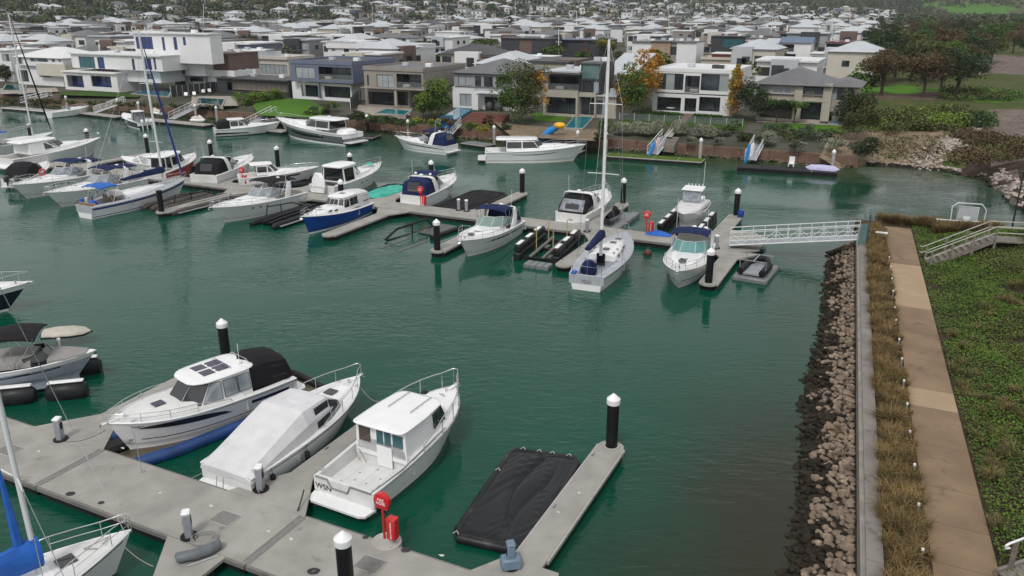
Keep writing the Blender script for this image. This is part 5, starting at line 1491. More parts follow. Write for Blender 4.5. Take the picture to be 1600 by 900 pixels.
# ================================================================ MID MARINA BOATS
def set_by_px(bt, spx, sz, bpx, bz):
    a = P(*spx, sz); b_ = P(*bpx, bz); d = b_ - a
    bt.r.location = (a.x, a.y, bt.r.location.z); bt.r.rotation_euler.z = math.atan2(d.y, d.x)
    return bt
def sports(label, u, v, deg, L, B, top='arch', canopy=None, bim=None, stripe=None, F=.95, S=.5, boot=None, name='sports_cruiser', hatchn=1, lift=0, ports_=True, rail=True, glass=None, platform=.6, arch_mat=None, pinstripe=None, canst=None, hull=None, bands=None, bmats=None):
    bt = Boat(name, label, 'boat', u, v, deg, L, B, F=F + .12, S=S, rake=.13, p=3.0, lift=lift)
    bt.hull(hull or gel, boot=boot, bands=bands, mats=bmats).deck(deckw, tc=.36, sole=.5)
    k = L / 9.0; w = B / 2
    bt.trunk([(3.5 * k, w * .80, .42), (4.6 * k, w * .76, .42), (5.8 * k, w * .66, .32), (7.0 * k, w * .40, .14), (7.6 * k, w * .2, .04)], gel)
    zb = lambda x: bt.zs(x / L) + .36
    bt.screen(2.9 * k, 4.2 * k, 4.9 * k, w * .86, .62, zb, rake=1.35, mat=glass or glassl, frame=alu)
    if ports_: bt.ports((.52, .60, .68), .74, .07)
    if stripe:
        bt.stripe(.02, .93, lambda q: .60 + .10 * q, lambda q: .60 + .10 * q + .12 * sin(pi * min(1, q + .12)), stripe)
    if pinstripe: bt.stripe(0, .97, lambda q: .36, lambda q: .40, pinstripe)
    bt.seats()
    if top == 'arch': bt.arch(2.4 * k, w * .93, bt.F, bt.F + 1.55, lean=-.55, mat=arch_mat); bt.radar(2.4 * k - .55, 0, bt.F + 1.56, .18); bt.aerial(2.4 * k - .5, w * .6, bt.F + 1.5, 1.5)
    if canopy:
        ct = canst or [(.15, w * .84, bt.F + .02, bt.F + .5), (.55, w * .88, bt.F + .03, bt.F + 1.35), (1.9 * k, w * .88, bt.F + .05, bt.F + 1.52), (2.7 * k, w * .86, bt.F + .1, bt.F + 1.5)]
        bt.fabric(ct, canopy, 'canopy', panels=[('r', 0, .1, .9, .25, .95), ('s', 1, .08, .92, .3, .8)], pmat=M('smoked_vinyl'))
    if bim: bt.bimini(2.2 * k, 3.9 * k, w * .84, bt.F + 1.75, bim, legs=True, zl=bt.F + .4)
    for i in range(hatchn): bt.hatch((6.1 + i * .9) * k, 0, bt.zs((6.1 + i * .9) / 9) + .24 - i * .06, .5, .5)
    if rail: bt.rail(.5, .99, .55, 7)
    bt.platform(platform, .3).anchor().cleats()
    return bt

# --- cruiser carrying an upright dinghy on its stern, closed hardtop
bt = Boat('hardtop_cruiser', 'white hardtop cruiser with a white dinghy tipped up on its stern', 'boat', -51.7, 62.8, 90, 10.2, 3.5, F=1.15, S=.65, rake=.13, p=2.5)
bt.hull(gel, boot=gel_c).deck(deckw, tc=.30, sole=.6).trunk([(4.6, 1.35, .55), (6.2, 1.15, .42), (7.6, .7, .22), (8.5, .35, .06)], gel)
bt.wheelhouse(2.0, 3.6, 5.3, 6.1, 1.42, 1.25, 1.45, rake=1.1, roof=(.1, .5), frame=None, glass=glassd, glazed={0: (.03, .97, .12, .92), 1: (.04, .6, .35, .9), 2: (.1, .9, .5, .9), 3: (.03, .97, .5, .92), 4: (.1, .9, .5, .9), 5: (.4, .96, .35, .9), 6: (.03, .97, .12, .92), 7: (.05, .95, .1, .95)}, roofth=.16)
bt.rail(.5, .99, .6, 8).anchor().platform(.85, .32).hatch(7.2, .0, 2.05).ports((.45, .55), .6, .1)
m = MB(); m.lathe(8.2, 0, [(.02, 1.95), (.5, 1.96), (.45, 2.05), (.02, 2.1)], 12); m.build('bow_cover', canvt, bt.r, 40)
m = MB(); K = 12; m.loft([[(-.55 + dz * .1 - .18 * sin(a) , r * cos(a) * .8, .6 + dz) for a in [pi * k / K for k in range(K + 1)]] for dz, r in ((0, .75), (.5, .85), (1.2, .8), (1.6, .55), (1.85, .1))], closed=False)
o = m.build('dinghy', gel, bt.r, 60); o.name = 'tender_hull'
m = MB(); m.tube([(-.55, -.62, .6), (-.5, -.7, 1.1), (-.42, -.62, 1.9), (-.36, -.3, 2.4), (-.36, .3, 2.4), (-.42, .62, 1.9), (-.5, .7, 1.1), (-.55, .62, .6)], .13, 8); m.build('tender_tube', whitep, bt.r, 60)
m = MB(); m.tube([(-.75, -.9, .35), (-.75, -.9, 1.2), (-.75, .9, 1.2), (-.75, .9, .35)], .025, 5); m.build('stern_rail', steel, bt.r)
# --- navy camper cover
bt = sports('white cruiser with tall navy camper cover standing stern to the middle walkway', -41.2, 63.1, 93, 8.6, 3.1, canopy=canvn, bim=canvn, canst=[(.05, 1.25, 1.0, 1.25), (.35, 1.32, 1.0, 2.45), (1.6, 1.34, 1.02, 2.62), (2.4, 1.3, 1.1, 2.55)], F=1.0, S=.55)
m = MB(); m.plate((.06, -.55, 1.5), (.06, .55, 1.5), (.33, .5, 2.2), (.33, -.5, 2.2), .02, off=-.03) ; m.build('rear_window', M('brown_vinyl', (.07, .055, .05), .3), bt.r)
bt.radar(2.1, .8, 2.75, .14); bt.radar(2.1, -.8, 2.75, .12); bt.fender(.1, 1, rub)
# --- M10
bt = sports('white sports cruiser with black bimini, bow towards the camera left of the black dock', -52.6, 60.0, -93, 10.3, 3.35, bim=canvk, F=1.0, S=.5)
bt.bimini(1.2, 2.3, 1.35, 2.75, canvk, legs=False)
# --- blue hull
bt = Boat('motor_launch', 'royal blue hulled launch with white cabin and clear plastic aft enclosure', 'boat', -44.5, 59.6, -85, 9.3, 2.85, F=.95, S=.75, rake=.08, p=2.3, flare=1.0)
bt.hull(royal, boot=gel, tubemat=gel).deck(deckw, tc=.30, sole=.5).trunk([(3.2, 1.05, .55), (5.4, 1.0, .52), (6.9, .7, .32), (7.6, .4, .1)], gel)
for x in (5.7, 6.4):
    for sd in (-1, 1):
        m = MB(); y = sd * (1.0 - (x - 5.4) * .2) ; z = bt.zs(x / 9.3); m.box(x - .22, x + .22, y - .03, y + .03, z + .18, z + .32, bev=.01); m.build('porthole', glassd, bt.r)
bt.wheelhouse(2.3, 3.7, 4.7, 5.0, 1.08, 1.3, .95, rake=.7, roof=(.12, .1), frame=None, glazed={0: [(.05, .45, .25, .85), (.5, .95, .25, .85)], 1: [(.1, .9, .25, .85)], 2: (.08, .92, .2, .88), 3: [(.04, .47, .2, .88), (.53, .96, .2, .88)], 4: (.08, .92, .2, .88), 5: (.1, .9, .25, .85), 6: [(.05, .5, .25, .85), (.55, .95, .25, .85)], 7: []})
bt.hatch(3.2, 0, bt.zroof, .5, .5, solar).hatch(6.9, 0, 1.95, .45, .45)
bt.fabric([(.35, 1.05, 1.0, 1.9), (.5, 1.08, 1.0, 2.25), (1.6, 1.1, 1.02, 2.4), (2.4, 1.08, 1.1, 2.4)], canvw, 'aft_enclosure', panels=[('r', 0, .1, .9, .1, .9), ('s', 1, .1, .9, .3, .8)], pmat=M('brown_vinyl'))
bt.rail(.72, .99, .55, 4).anchor(); bt.fender(.4, -1, whitep); bt.fender(.55, -1, whitep)
# --- navy bimini
bt = sports('white cruiser with navy bimini and arch over black hull stripe, bow towards the camera', -29.1, 59.4, -88, 9.2, 3.05, bim=canvn, stripe=blackp, glass=M('greenish_glass', (.16, .24, .22), .08, spec=.8))
bt.fabric([(.5, 1.2, 1.0, 1.7), (.9, 1.24, 1.0, 2.2), (1.9, 1.24, 1.05, 2.45)], canvn, 'aft_cover', panels=[('s', 0, .1, .9, .15, .8), ('s', 1, .1, .9, .15, .8), ('r', 0, .08, .92, .1, .95)])
m = MB(); m.lathe(7.4, 0, [(.01, 1.62), (.28, 1.62), (.28, 1.66), (.01, 1.68)], 14); m.build('round_hatch', glassd, bt.r)
m = MB(); m.tube([(3.0, -1.28, .98), (2.5, -1.30, 1.7), (2.0, -1.25, 2.65), (1.95, 1.25, 2.65), (2.5, 1.3, 1.7), (3.0, 1.28, .98)], .07, 8); m.build('targa_hoop', gel, bt.r, 60)
# --- black top flybridge arch
bt = sports('white sports cruiser with black soft top and curtain, left of the tall mast', -25.1, 63.0, 89, 8.5, 3.2, F=1.05, S=.5, bim=None, canopy=canvk, canst=[(.05, 1.30, 1.0, 1.38), (.45, 1.32, 1.42, 1.95), (1.0, 1.3, 1.55, 2.45), (2.4, 1.28, 1.7, 2.65)])
m = MB(); m.plate((.02, -1.1, 1.35), (.02, 1.1, 1.35), (.75, 1.0, 2.25), (.75, -1.0, 2.25), .02, off=-.05); m.build('rear_window', vinyl, bt.r)
text_mesh('ONE', .16, blackt, 'boat_name', bt.r, basis((-.03, 0, .62), (0, -1, 0), (0, 0, 1), (-1, 0, 0)))
# --- tall masted yacht
bt = Boat('sailing_yacht', 'white sailing yacht with tall white mast and navy boom cover, stern towards the camera', 'sailing yacht', -17.9, 48.0, 94.5, 11.0, 3.5, F=1.05, S=.3, rake=.08, k=.70, p=2.0, tm=.45, wl=.78)
bt.hull(gel, boot=gel, chine=False, tube=False).deck(deckg, tc=.33, sole=.55, side=.34, solem=deckg)
bt.stripe(.0, .97, const(.80), const(.85), navy)
bt.trunk([(3.6, 1.05, .42), (5.8, 1.0, .40), (7.6, .7, .28), (8.9, .35, .05)], gel)
for x in (4.6, 5.6, 6.6):
    for sd in (-1, 1):
        m = MB(); y = sd * (1.04 - max(0, x - 5.8) * .16); z = bt.zs(x / 11); m.box(x - .25, x + .25, y - .03, y + .03, z + .14, z + .27, bev=.01); m.build('porthole', glassd, bt.r)
m = MB(); m.box(3.52, 3.58, -.3, .3, .75, 1.62); m.build('companionway', glassd, bt.r)
for x in (5.0, 6.9, 8.4): bt.hatch(x, 0, bt.zs(x / 11) + (.44 if x < 6 else .34 if x < 8 else .16), .45, .45)
b0 = P(948, 402, 1.4); lb = to_local(bt, b0); tp_ = to_local(bt, ray_top(b0, 967, 62)); tp_.y = lb.y = 0
rig(bt, lb.x, 0, boom=3.4, spread=(.40, .72), cover=canvn, top_local=tp_, zb=1.5, boomz=1.25, r=.12, rad=.36, mat=M('white_mast', (.72, .72, .72), .35), spw=1.1)
m = MB(); m.lathe(1.9, .35, [(.5, .62), (.55, .9), (.5, 1.3), (.25, 1.5), (.02, 1.52)], 10); m.build('wheel_cover', canvn, bt.r, 50)
m = MB(); m.tube([(.1, -1.0, 1.05), (.1, -1.0, 1.65), (.1, 1.0, 1.65), (.1, 1.0, 1.05)], .022, 5); m.tube([(.1, 1.0, 1.65), (2.2, 1.45, 1.65)], .022, 5); m.tube([(.1, -1.0, 1.65), (2.2, -1.45, 1.65)], .022, 5); m.build('pushpit', steel, bt.r)
bt.rail(.35, .99, .62, 9, mid_=True, r=.014)
for sd in (-1, 1):
    for x in (4.2, 5.2): m = MB(); m.cyl(x, sd * .75, 1.45, 1.62, .09, n=8); m.build('winch', steel, bt.r)
text_mesh('TOO', .32, blackt, 'boat_name', bt.r, basis((-.012, 0, .62), (0, -1, 0), (0, 0, 1), (-1, 0, 0)))
m = MB(); m.box(-.02, .5, .75, 1.1, 1.05, 1.2, bev=.04); m.build('stern_bag', canvb, bt.r)
# --- rightmost moored cruiser
bt = sports('white cruiser with navy bimini and teal windscreen at the rightmost near berth', -13.3, 59.3, -84, 9.3, 3.1, bim=canvn, top='arch', glass=M('teal_screen', (.10, .24, .24), .08, spec=.8), pinstripe=blackp)
bt.fabric([(.3, 1.2, 1.0, 1.8), (.7, 1.24, 1.0, 2.3), (2.0, 1.24, 1.05, 2.5)], gel_c, 'aft_top', panels=[('s', 0, .1, .9, .15, .8), ('s', 1, .1, .9, .15, .8)])
m = MB(); m.lathe(7.2, 0, [(.01, 1.66), (.28, 1.66), (.28, 1.7), (.01, 1.72)], 14); m.build('round_hatch', glassd, bt.r)
bt.aerial(2.6, -1.2, 2.3, 2.6, 0)
# --- boat on lift with white cover and hard top
bt = Boat('centre_console_boat', 'white covered centre console boat with hard top, raised on a black lift', 'boat', -16.0, 70.6, -86, 7.0, 2.55, F=.85, S=.45, rake=.16, p=2.2, lift=.75)
bt.hull(gel).deck(deckw, tc=.9, cockpit=False)
bt.fabric([(.1, 1.15, .95, 1.1), (1.6, 1.2, 1.0, 1.35), (3.4, 1.15, 1.05, 1.5), (5.0, .95, 1.15, 1.35), (6.4, .4, 1.25, 1.3)], canvw, 'boat_cover')
m = MB(); m.box(1.7, 3.6, -.9, .9, 2.5, 2.6, bev=.04); m.build('hard_top', gel, bt.r, 40)
m = MB()
for x in (1.9, 3.3):
    for sd in (-1, 1): m.tube([(x, sd * .75, 1.2), (x - .05, sd * .75, 2.5)], .03, 5)
m.build('top_frame', alu, bt.r)
m = MB(); m.plate((3.6, -.75, 1.6), (3.6, .75, 1.6), (3.4, .75, 2.45), (3.4, -.75, 2.45), .015); m.build('windscreen', vinyl, bt.r)
bt.aerial(2.0, .7, 2.6, 2.2, 0)
for y in (-.6, -.3, 0, .3, .6): m = MB(); m.tube([(1.8, y, 2.6), (1.75, y, 2.78)], .03, 5); m.build('rod_holder', whitep, bt.r)
bt.outboard(-.4, -.3, .75, whitep); bt.outboard(.4, -.3, .75, whitep)
def air_lift(label, u, v, deg, L, wd=1.75, trays=True, h=.95):
    t = thing('air_lift_dock', label, 'boat lift', W(u, v, 0), ANG + radians(deg))
    for y in (-wd, wd):
        m = MB(); m.box(0, L, y - .28, y + .28, -.1, h * .5, bev=.08); m.build('side_tank', plast, t, 40)
        for k in range(3):
            a = L * k / 3 + .15; m = MB(); m.box(a, a + L / 3 - .3, y - .26, y + .26, h * .52, h, bev=.09); m.build('upper_tank', plast, t, 40)
            if trays: m = MB(); m.box(a + .45, a + L / 3 - .5, y - .2, y + .12, h + .005, h + .06, bev=.02); m.build('tray', whitep, t, 40)
    for x in (.6, L / 2, L - .6): m = MB(); m.box(x - .12, x + .12, -wd, wd, -.05, .22); m.build('cross_beam', rub, t)
    for y in (-.5, .5): m = MB(); m.box(.3, L - .3, y - .12, y + .12, .25, .42, bev=.03); m.build('bunk', M('bunk_grey', (.14, .13, .12), .8), t)
    return t
air_lift('black boat lift with white pads under the covered centre console boat', -16.0, 70.2, -88, 6.6, 1.65)
t = air_lift('empty black boat lift with white pads and yellow poles left of the tall masted yacht', -24.2, 58.6, -84, 6.4, 1.5, h=1.15)
for x, y in ((1.0, -.7), (1.2, .9), (4.4, -.6), (4.6, .8)): m = MB(); m.tube([(x, y, .3), (x, y, 2.1)], .04, 5); m.build('guide_pole', M('yellow_timber', (.42, .30, .14), .7), t)
fp = thing('float_pontoon', 'grey modular plastic float in front of the empty black lift', 'pontoon', W(-22.9, 51.3, 0), ANG)
for i in range(4):
    for j in range(2): m = MB(); m.box(-1 + i * .5 + .01, -.5 + i * .5 - .01, -.5 + j * .5 + .01, j * .5 - .01, -.2, .3, bev=.05); m.build('float_block', plg, fp, 40)
# --- black drive-on docks in mid marina
def drive_dock(label, u, v, deg, L, wd, extra=True, mat=None):
    t = thing('drive_on_dock', label, 'boat dock', W(u, v, 0), ANG + radians(deg)); mat = mat or plast
    for y in (-wd, wd):
        m = MB(); m.tube([(0, y, .12), (.4, y, .18), (L - .5, y, .18), (L, y, .1)], [.25, .33, .33, .2], 8); m.build('pontoon_tube', mat, t, 60)
    m = MB(); m.box(.2, L - .8, -wd + .3, wd - .3, .1, .26, bev=.05); m.build('deck_mat', rub, t, 40)
    for y in (-.35, .35): m = MB(); m.tube([(.3, y, .42), (L * .6, y, .42), (L - .6, y, .3)], .12, 6); m.build('roller_rail', mat, t, 60)
    m = MB(); m.box(.2, L - .5, wd + .35, wd + .6, .18, .24); m.build('side_plank', alug, t)
    if extra:
        m = MB(); m.tube([(L * .75, -wd, .3), (L * .72, -wd, 1.25), (L * .3, -wd, 1.0), (.6, -wd, .3)], .06, 6); m.tube([(L * .5, -wd, .3), (L * .5, -wd, 1.1)], .05, 5); m.build('side_hoop', rub, t, 60)
    return t
drive_dock('black inflatable drive-on dock between the black bimini cruiser and the blue launch', -48.6, 58.6, -92, 7.6, 1.25)
drive_dock('brown and black twin pontoon dock right of the blue striped yacht', -60.9 + 2.2 - .9, 58.6, -94, 8.0, 1.0, mat=M('muddy_plastic', (.05, .042, .035), .6, var=.5, scale=1.5))
drive_dock('black pontoon dock nearest the blue striped yacht', -62.6, 58.4, -93, 7.2, .55, extra=False, mat=M('muddy_plastic'))
t = thing('submerged_dock', 'half sunken black framed dock left of the navy bimini cruiser', 'boat dock', W(-34.2, 58.8, 0), ANG + radians(-97))
m = MB(); m.tube([(1.2, -1.5, .1), (2.0, -1.5, .85), (5.6, -1.7, .75), (7.0, -1.8, .15), (6.6, -1.8, .0), (2.0, -1.5, -.1)], .1, 6, closed=True); m.build('side_frame', rub, t, 60)
m = MB(); m.tube([(3.8, -1.6, .05), (3.8, -1.6, .82)], .06, 6); m.build('strut', rub, t)
m = MB(); m.tube([(.3, 1.0, .12), (4.5, 1.0, .12)], .24, 8); m.build('pontoon_tube', plast, t, 60)
m = MB(); m.box(.2, 3.6, -1.2, .8, .02, .12, bev=.03); m.build('deck_mat', M('wet_grey_mat', (.06, .065, .065), .4), t)
for y in (-.9, .9):
    m = MB(); m.box(5.0, 8.6, y - .2, y + .2, .0, .022); m.build('sunken_bunk', M('sunken_timber', (.055, .06, .05), .3), t)
# --- tarpaulin pontoons beyond the walkway
def tarp_pont(label, u0, u1, v0, v1, mat, edge):
    t = thing('covered_pontoon', label, 'pontoon', W((u0 + u1) / 2, (v0 + v1) / 2, 0), ANG)
    a, b_ = (u1 - u0) / 2, (v1 - v0) / 2
    m = MB(); m.tube([(-a, -b_ * .95, .25), (-a, b_ * .8, .25), (-a * .7, b_, .25), (a * .7, b_, .25), (a, b_ * .8, .25), (a, -b_ * .95, .25)], .2, 8, closed=True); m.build('edge_tube', edge, t, 60)
    m = MB()
    for j in range(25):
        for i in range(13):
            x, y = i / 12, j / 24; ed = min(x, 1 - x, y, 1 - y)
            m.v.append(((2 * x - 1) * a * .97, (2 * y - 1) * b_ * .97, .3 + .2 * min(1, ed * 6) + .05 * sin(7 * x + 12 * y) + .04 * sin(19 * x - 5 * y)))
    m.f = [(j * 13 + i, j * 13 + i + 1, (j + 1) * 13 + i + 1, (j + 1) * 13 + i) for j in range(24) for i in range(12)]; m.m = [0] * len(m.f)
    m.build('tarpaulin', mat, t, 180); return t
tarp_pont('pontoon under a bright green tarpaulin beside the navy camper covered cruiser', -48.2, -45.0, 62.9, 69.8, canvt, rub)
tarp_pont('pontoon under a flat black tarpaulin in the middle of the marina', -38.8, -34.9, 63.0, 71.0, canvk, rub)
# --- jet ski on grey float
def jetski(label, u, v, deg, z=.5, cover=True, mat=None):
    t = thing('jet_ski', label, 'jet ski', W(u, v, z), ANG + radians(deg))
    m = MB(); m.loft([[(x, w * c_, z0 + h * s_) for c_, s_ in ((-1, .35), (-.8, 0), (0, -.2), (.8, 0), (1, .35), (.75, .6), (0, .7), (-.75, .6))] for x, w, z0, h in ((0, .45, .1, .5), (.6, .5, .1, .55), (1.8, .5, .12, .6), (2.5, .35, .22, .6), (2.9, .08, .4, .35))]); m.build('hull', mat or blackp, t, 50)
    m = MB(); m.loft([[(x, w * cos(a), z0 + h * sin(a)) for a in [pi * k / 8 for k in range(9)]] for x, w, z0, h in ((.1, .2, .4, .35), (.7, .24, .42, .5), (1.4, .24, .45, .5), (1.7, .36, .45, .75), (2.0, .36, .45, .6), (2.6, .18, .5, .2))], closed=False); m.build('seat_cover', canvk if cover else upho, t, 50)
    m = MB(); m.tube([(1.6, -.38, 1.15), (1.75, 0, 1.2), (1.6, .38, 1.15)], .03, 5); m.build('handlebar', rub, t)
    return t
jetski('black covered jet ski on a grey float right of the tall mast base', -22.0, 63.4, 85)
fp = thing('float_pontoon', 'grey twin float under the covered jet ski', 'pontoon', W(-21.9, 66.0, 0), ANG)
for x in (-.75, .75):
    for j in range(4): m = MB(); m.box(x - .4, x + .4, -3 + j * 1.5 + .02, -1.5 + j * 1.5 - .02, -.2, .42, bev=.1); m.build('float_block', plg, fp, 40)
for j in range(4): m = MB(); m.box(-.38, .38, -3 + j * 1.5 + .02, -1.5 + j * 1.5 - .02, -.2, .3, bev=.04); m.build('float_block', plg, fp, 40)
# --- tender right of the end finger
tn = thing('tender', 'small dark tender with grey frame on a float under the gangway', 'dinghy', W(-8.4, 55.0, 0), ANG + radians(86))
m = MB(); m.box(-.4, 3.6, -1.2, 1.2, -.15, .28, bev=.08); m.build('float', plg, tn, 40)
m = MB(); m.tube([(0, -.75, .6), (2.2, -.75, .6), (3.1, -.35, .7), (3.3, 0, .72), (3.1, .35, .7), (2.2, .75, .6), (0, .75, .6)], .24, 8); m.build('hull_tube', rub, tn, 60)
m = MB(); m.box(0, 2.8, -.55, .55, .38, .5); m.build('floor', alug, tn)
m = MB()
m.tube([(.4, -.9, .3), (.4, -.9, 1.3), (.4, .9, 1.3), (.4, .9, .3)], .04, 5); m.tube([(2.2, -.9, .3), (2.2, -.9, 1.3), (2.2, .9, 1.3), (2.2, .9, .3)], .04, 5); m.tube([(.4, 0, 1.3), (2.2, 0, 1.3)], .05, 5); m.build('davit_frame', alug, tn)
m = MB(); m.lathe(-10.6 + 10.6, 0, [(.02, 0), (.26, .05), (.3, .35), (.26, .62), (.1, .66)], 12); o = m.build('barrel', M('blue_plastic', (.01, .05, .25), .4), loc=W(-12.2, 70.9, ZD)); tag(o, 'bright blue plastic barrel at the foot of the pile near the lift', 'barrel')
m = MB(); m.loft([[(x, y * w, .02 + .35 * h * (1 - abs(y) ** 2)) for y in (-1, -.5, 0, .5, 1)] for x, w, h in ((-1, .5, .3), (-.4, .6, 1), (.3, .55, .8), (1, .4, .2))], closed=False); o = m.build('blue_tarp', canvb, loc=W(-17.0, 62.1, ZD), rz=ANG); tag(o, 'crumpled bright blue tarp on the walkway left of the lift', 'tarpaulin')
by = thing('mooring_buoy', 'small brown mooring buoy floating between the tall masted yacht and the rightmost cruiser', 'buoy', W(*Q(1012, 398, 0), 0), 0)
m = MB(); m.ball((0, 0, .12), .33, 8); m.build('float', M('rust_buoy', (.09, .035, .025), .6), by, 60)
m = MB(); m.tube([(0, 0, .4), (0, 0, .6)], .04, 5); m.build('ring', steel, by)
# --- LEFT GROUP
bt = Boat('sailing_yacht', 'white ketch hulled yacht with blue stripe, cluttered cockpit and blue furled sail', 'sailing yacht', -65.4, 46.6, 89, 11.6, 3.5, F=1.1, S=.45, rake=.10, k=.62, p=2.0, tm=.45, wl=.78)
bt.hull(gel, chine=False, tube=True).deck(deckg, tc=.33, sole=.6, side=.3).trunk([(3.6, 1.05, .45), (6.2, 1.0, .42), (7.8, .7, .3), (9.0, .4, .06)], gel)
bt.stripe(0, .98, const(.72), const(.88), M('stripe_blue', (.015, .03, .22), .3)); bt.stripe(0, .9, const(.10), const(.16), M('stripe_blue'))
b0 = P(238, 283, 1.6); lb = to_local(bt, b0); tp_ = to_local(bt, ray_top(b0, 188, 45)); tp_.y = 0
rig(bt, lb.x, 0, boom=4.6, spread=(.28, .66), cover=canvn, furl=M('stripe_blue'), top_local=tp_, zb=1.6, boomz=1.0, r=.12, rad=.36)
bt.bimini(1.0, 2.9, 1.25, 2.7, canvb, zl=1.1); bt.seats(mat=teak)
m = MB(); m.lathe(1.2, .4, [(.4, .8), (.42, 1.1), (.3, 1.3), (.02, 1.35)], 9); m.build('sail_bag', canvb, bt.r, 50)
m = MB(); m.lathe(.6, -.5, [(.3, .8), (.34, 1.0), (.2, 1.25), (.02, 1.3)], 9); m.build('rope_bag', M('orange_bag', (.4, .16, .05), .8), bt.r, 50)
m = MB(); m.lathe(3.3, .0, [(.75, 1.5), (.7, 1.75), (.4, 1.95), (.02, 2.0)], 10); m.build('dodger', gel_c, bt.r, 50)
for k in range(4): m = MB(); m.lathe(.3 + .5 * k, 1.3, [(.02, 1.15), (.14, 1.2), (.14, 1.5), (.02, 1.55)], 8); m.build('jerry_can', [plg, canvb, upho, plg][k], bt.r, 50)
bt.rail(.3, .99, .65, 9)
bt = sports('white cruiser with arch and navy top between the yacht and the lifebuoy cruiser', -71.6, 57.6, -88, 10.4, 3.3, canopy=None, bim=canvn, F=1.05, pinstripe=None)
bt.bimini(.8, 2.4, 1.3, 2.75, canvn, legs=True); bt.fender(.72, -1, rub)
bt = sports('white cruiser with large windscreen and red lifebuoy on its foredeck', -78.6, 58.6, -84, 10.6, 3.4, canopy=None, bim=canvn, F=1.05, glass=vinyl)
bt.bimini(.6, 2.4, 1.35, 2.6, canvn, legs=True)
lbv = MB(); lbv.tube([(6.2 + .33 * cos(a), -.95, 2.0 + .33 * sin(a)) for a in [2 * pi * k / 16 for k in range(16)]], .08, 8, closed=True); lbv.build('lifebuoy', M('lifebuoy_red', (.45, .04, .03), .5), bt.r, 60)
bt = Boat('motor_boat', 'white motorboat with blue stripes, black cockpit cover and two outboards at the left edge', 'boat', -86.2, 52.6, 85, 8.2, 2.9, F=1.0, S=.45, rake=.15)
set_by_px(bt, (22, 282), .9, (88, 246), 1.4)
bt.hull(gel, boot=royal).deck(deckw, tc=.4, sole=.5); bt.stripe(.0, .8, lambda k: .35 + .3 * k, lambda k: .50 + .30 * k, royal)
bt.fabric([(.2, 1.2, 1.0, 1.2), (1.2, 1.3, 1.0, 2.1), (2.6, 1.3, 1.05, 2.4), (4.0, 1.15, 1.1, 1.8)], canvk, 'cockpit_cover'); bt.screen(3.6, 4.6, 5.0, 1.15, .6, 1.35, mat=glassl); bt.rail(.5, .99, .5, 6)
bt.outboard(-.5, -.4, .8, M('dark_grey_cowl', (.04, .045, .055), .3), 1.3); bt.outboard(.5, -.4, .8, M('dark_grey_cowl'), 1.3); bt.platform(.5)
# lifebuoy pole orange
# red cruiser
bt = Boat('red_cruiser', 'red hulled cruiser with white hardtop cabin', 'boat', -69.3, 63.3, 90, 9.4, 3.3, F=1.15, S=.55, rake=.13)
set_by_px(bt, (238, 272), 1.0, (318, 234), 1.7)
bt.hull(redp, bands=[(.9, 1.1, 1)], mats=[gel]).deck(deckw, tc=.3, sole=.6).trunk([(4.2, 1.3, .5), (6.2, 1.0, .4), (7.8, .5, .15)], gel)
bt.wheelhouse(2.0, 3.4, 5.2, 5.9, 1.38, 1.3, 1.3, rake=.95, roof=(.15, 1.3), glazed={0: (.05, .95, .3, .9), 1: (.04, .8, .35, .9), 2: (.1, .9, .3, .9), 3: (.03, .97, .3, .92), 4: (.1, .9, .3, .9), 5: (.2, .96, .35, .9), 6: (.05, .95, .3, .9), 7: (.05, .95, .1, .95)}, roofth=.14)
bt.rail(.5, .99, .6, 7).seats(mat=M('black_vinyl', (.02, .02, .02), .6), helm=False)
m = MB()
for y in (-1.25, 1.25): m.tube([(.75, y, 1.2), (.75, y, 2.6)], .04, 5)
m.build('roof_post', alu, bt.r)
# white with black covers
bt = sports('white cruiser with black rear curtain and black foredeck cover right of the red cruiser', -61, 63, 88, 10.2, 3.5, F=1.15, canopy=canvk, bim=None, canst=[(.5, 1.4, 1.15, 1.3), (.9, 1.45, 1.2, 2.4), (2.0, 1.45, 1.2, 2.75), (2.7, 1.42, 1.25, 2.7)], rail=True)
set_by_px(bt, (318, 278), 1.0, (398, 240), 1.7)
bt.fabric([(3.2, 1.3, 1.5, 2.6), (4.4, 1.25, 1.6, 2.3), (5.6, 1.0, 1.7, 1.95)], canvk, 'screen_cover')
# mid white cruiser on black dock
bt = Boat('motor_cruiser', 'small white cabin cruiser on a black drive-on dock beyond the walkway', 'boat', -58, 63, 60, 8.4, 2.9, F=.95, S=.45, lift=.3)
set_by_px(bt, (372, 275), 1.3, (450, 262), 1.8)
bt.hull(gel, boot=blackp).deck(deckw, tc=.35, sole=.6).trunk([(3.0, 1.1, .4), (5, .9, .3), (6.6, .4, .1)], gel)
bt.wheelhouse(1.8, 2.9, 3.8, 4.4, 1.1, 1.2, .9, rake=1.1, roof=(.1, .6), glass=glassd, frame=gel); bt.rail(.5, .98, .45, 6); bt.stripe(.45, .75, const(.68), const(.82), blackp)
t = drive_dock('black drive-on dock under the small cabin cruiser beyond the walkway', 0, 0, 0, 9.2, 1.5, extra=False); t.location = bt.r.location + Vector((0, 0, -.3)); t.rotation_euler.z = bt.r.rotation_euler.z
# small white open boat
bt = Boat('runabout', 'small plain white runabout left of the red cruiser', 'boat', -78, 63, 60, 6.8, 2.4, F=.85, S=.35)
set_by_px(bt, (250, 256), .9, (182, 243), 1.2)
bt.hull(gel).deck(gel, tc=.5, sole=.4).trunk([(3.6, .9, .35), (5, .6, .2)], gel); bt.bimini(1.0, 2.6, 1.0, 1.8, canvw)
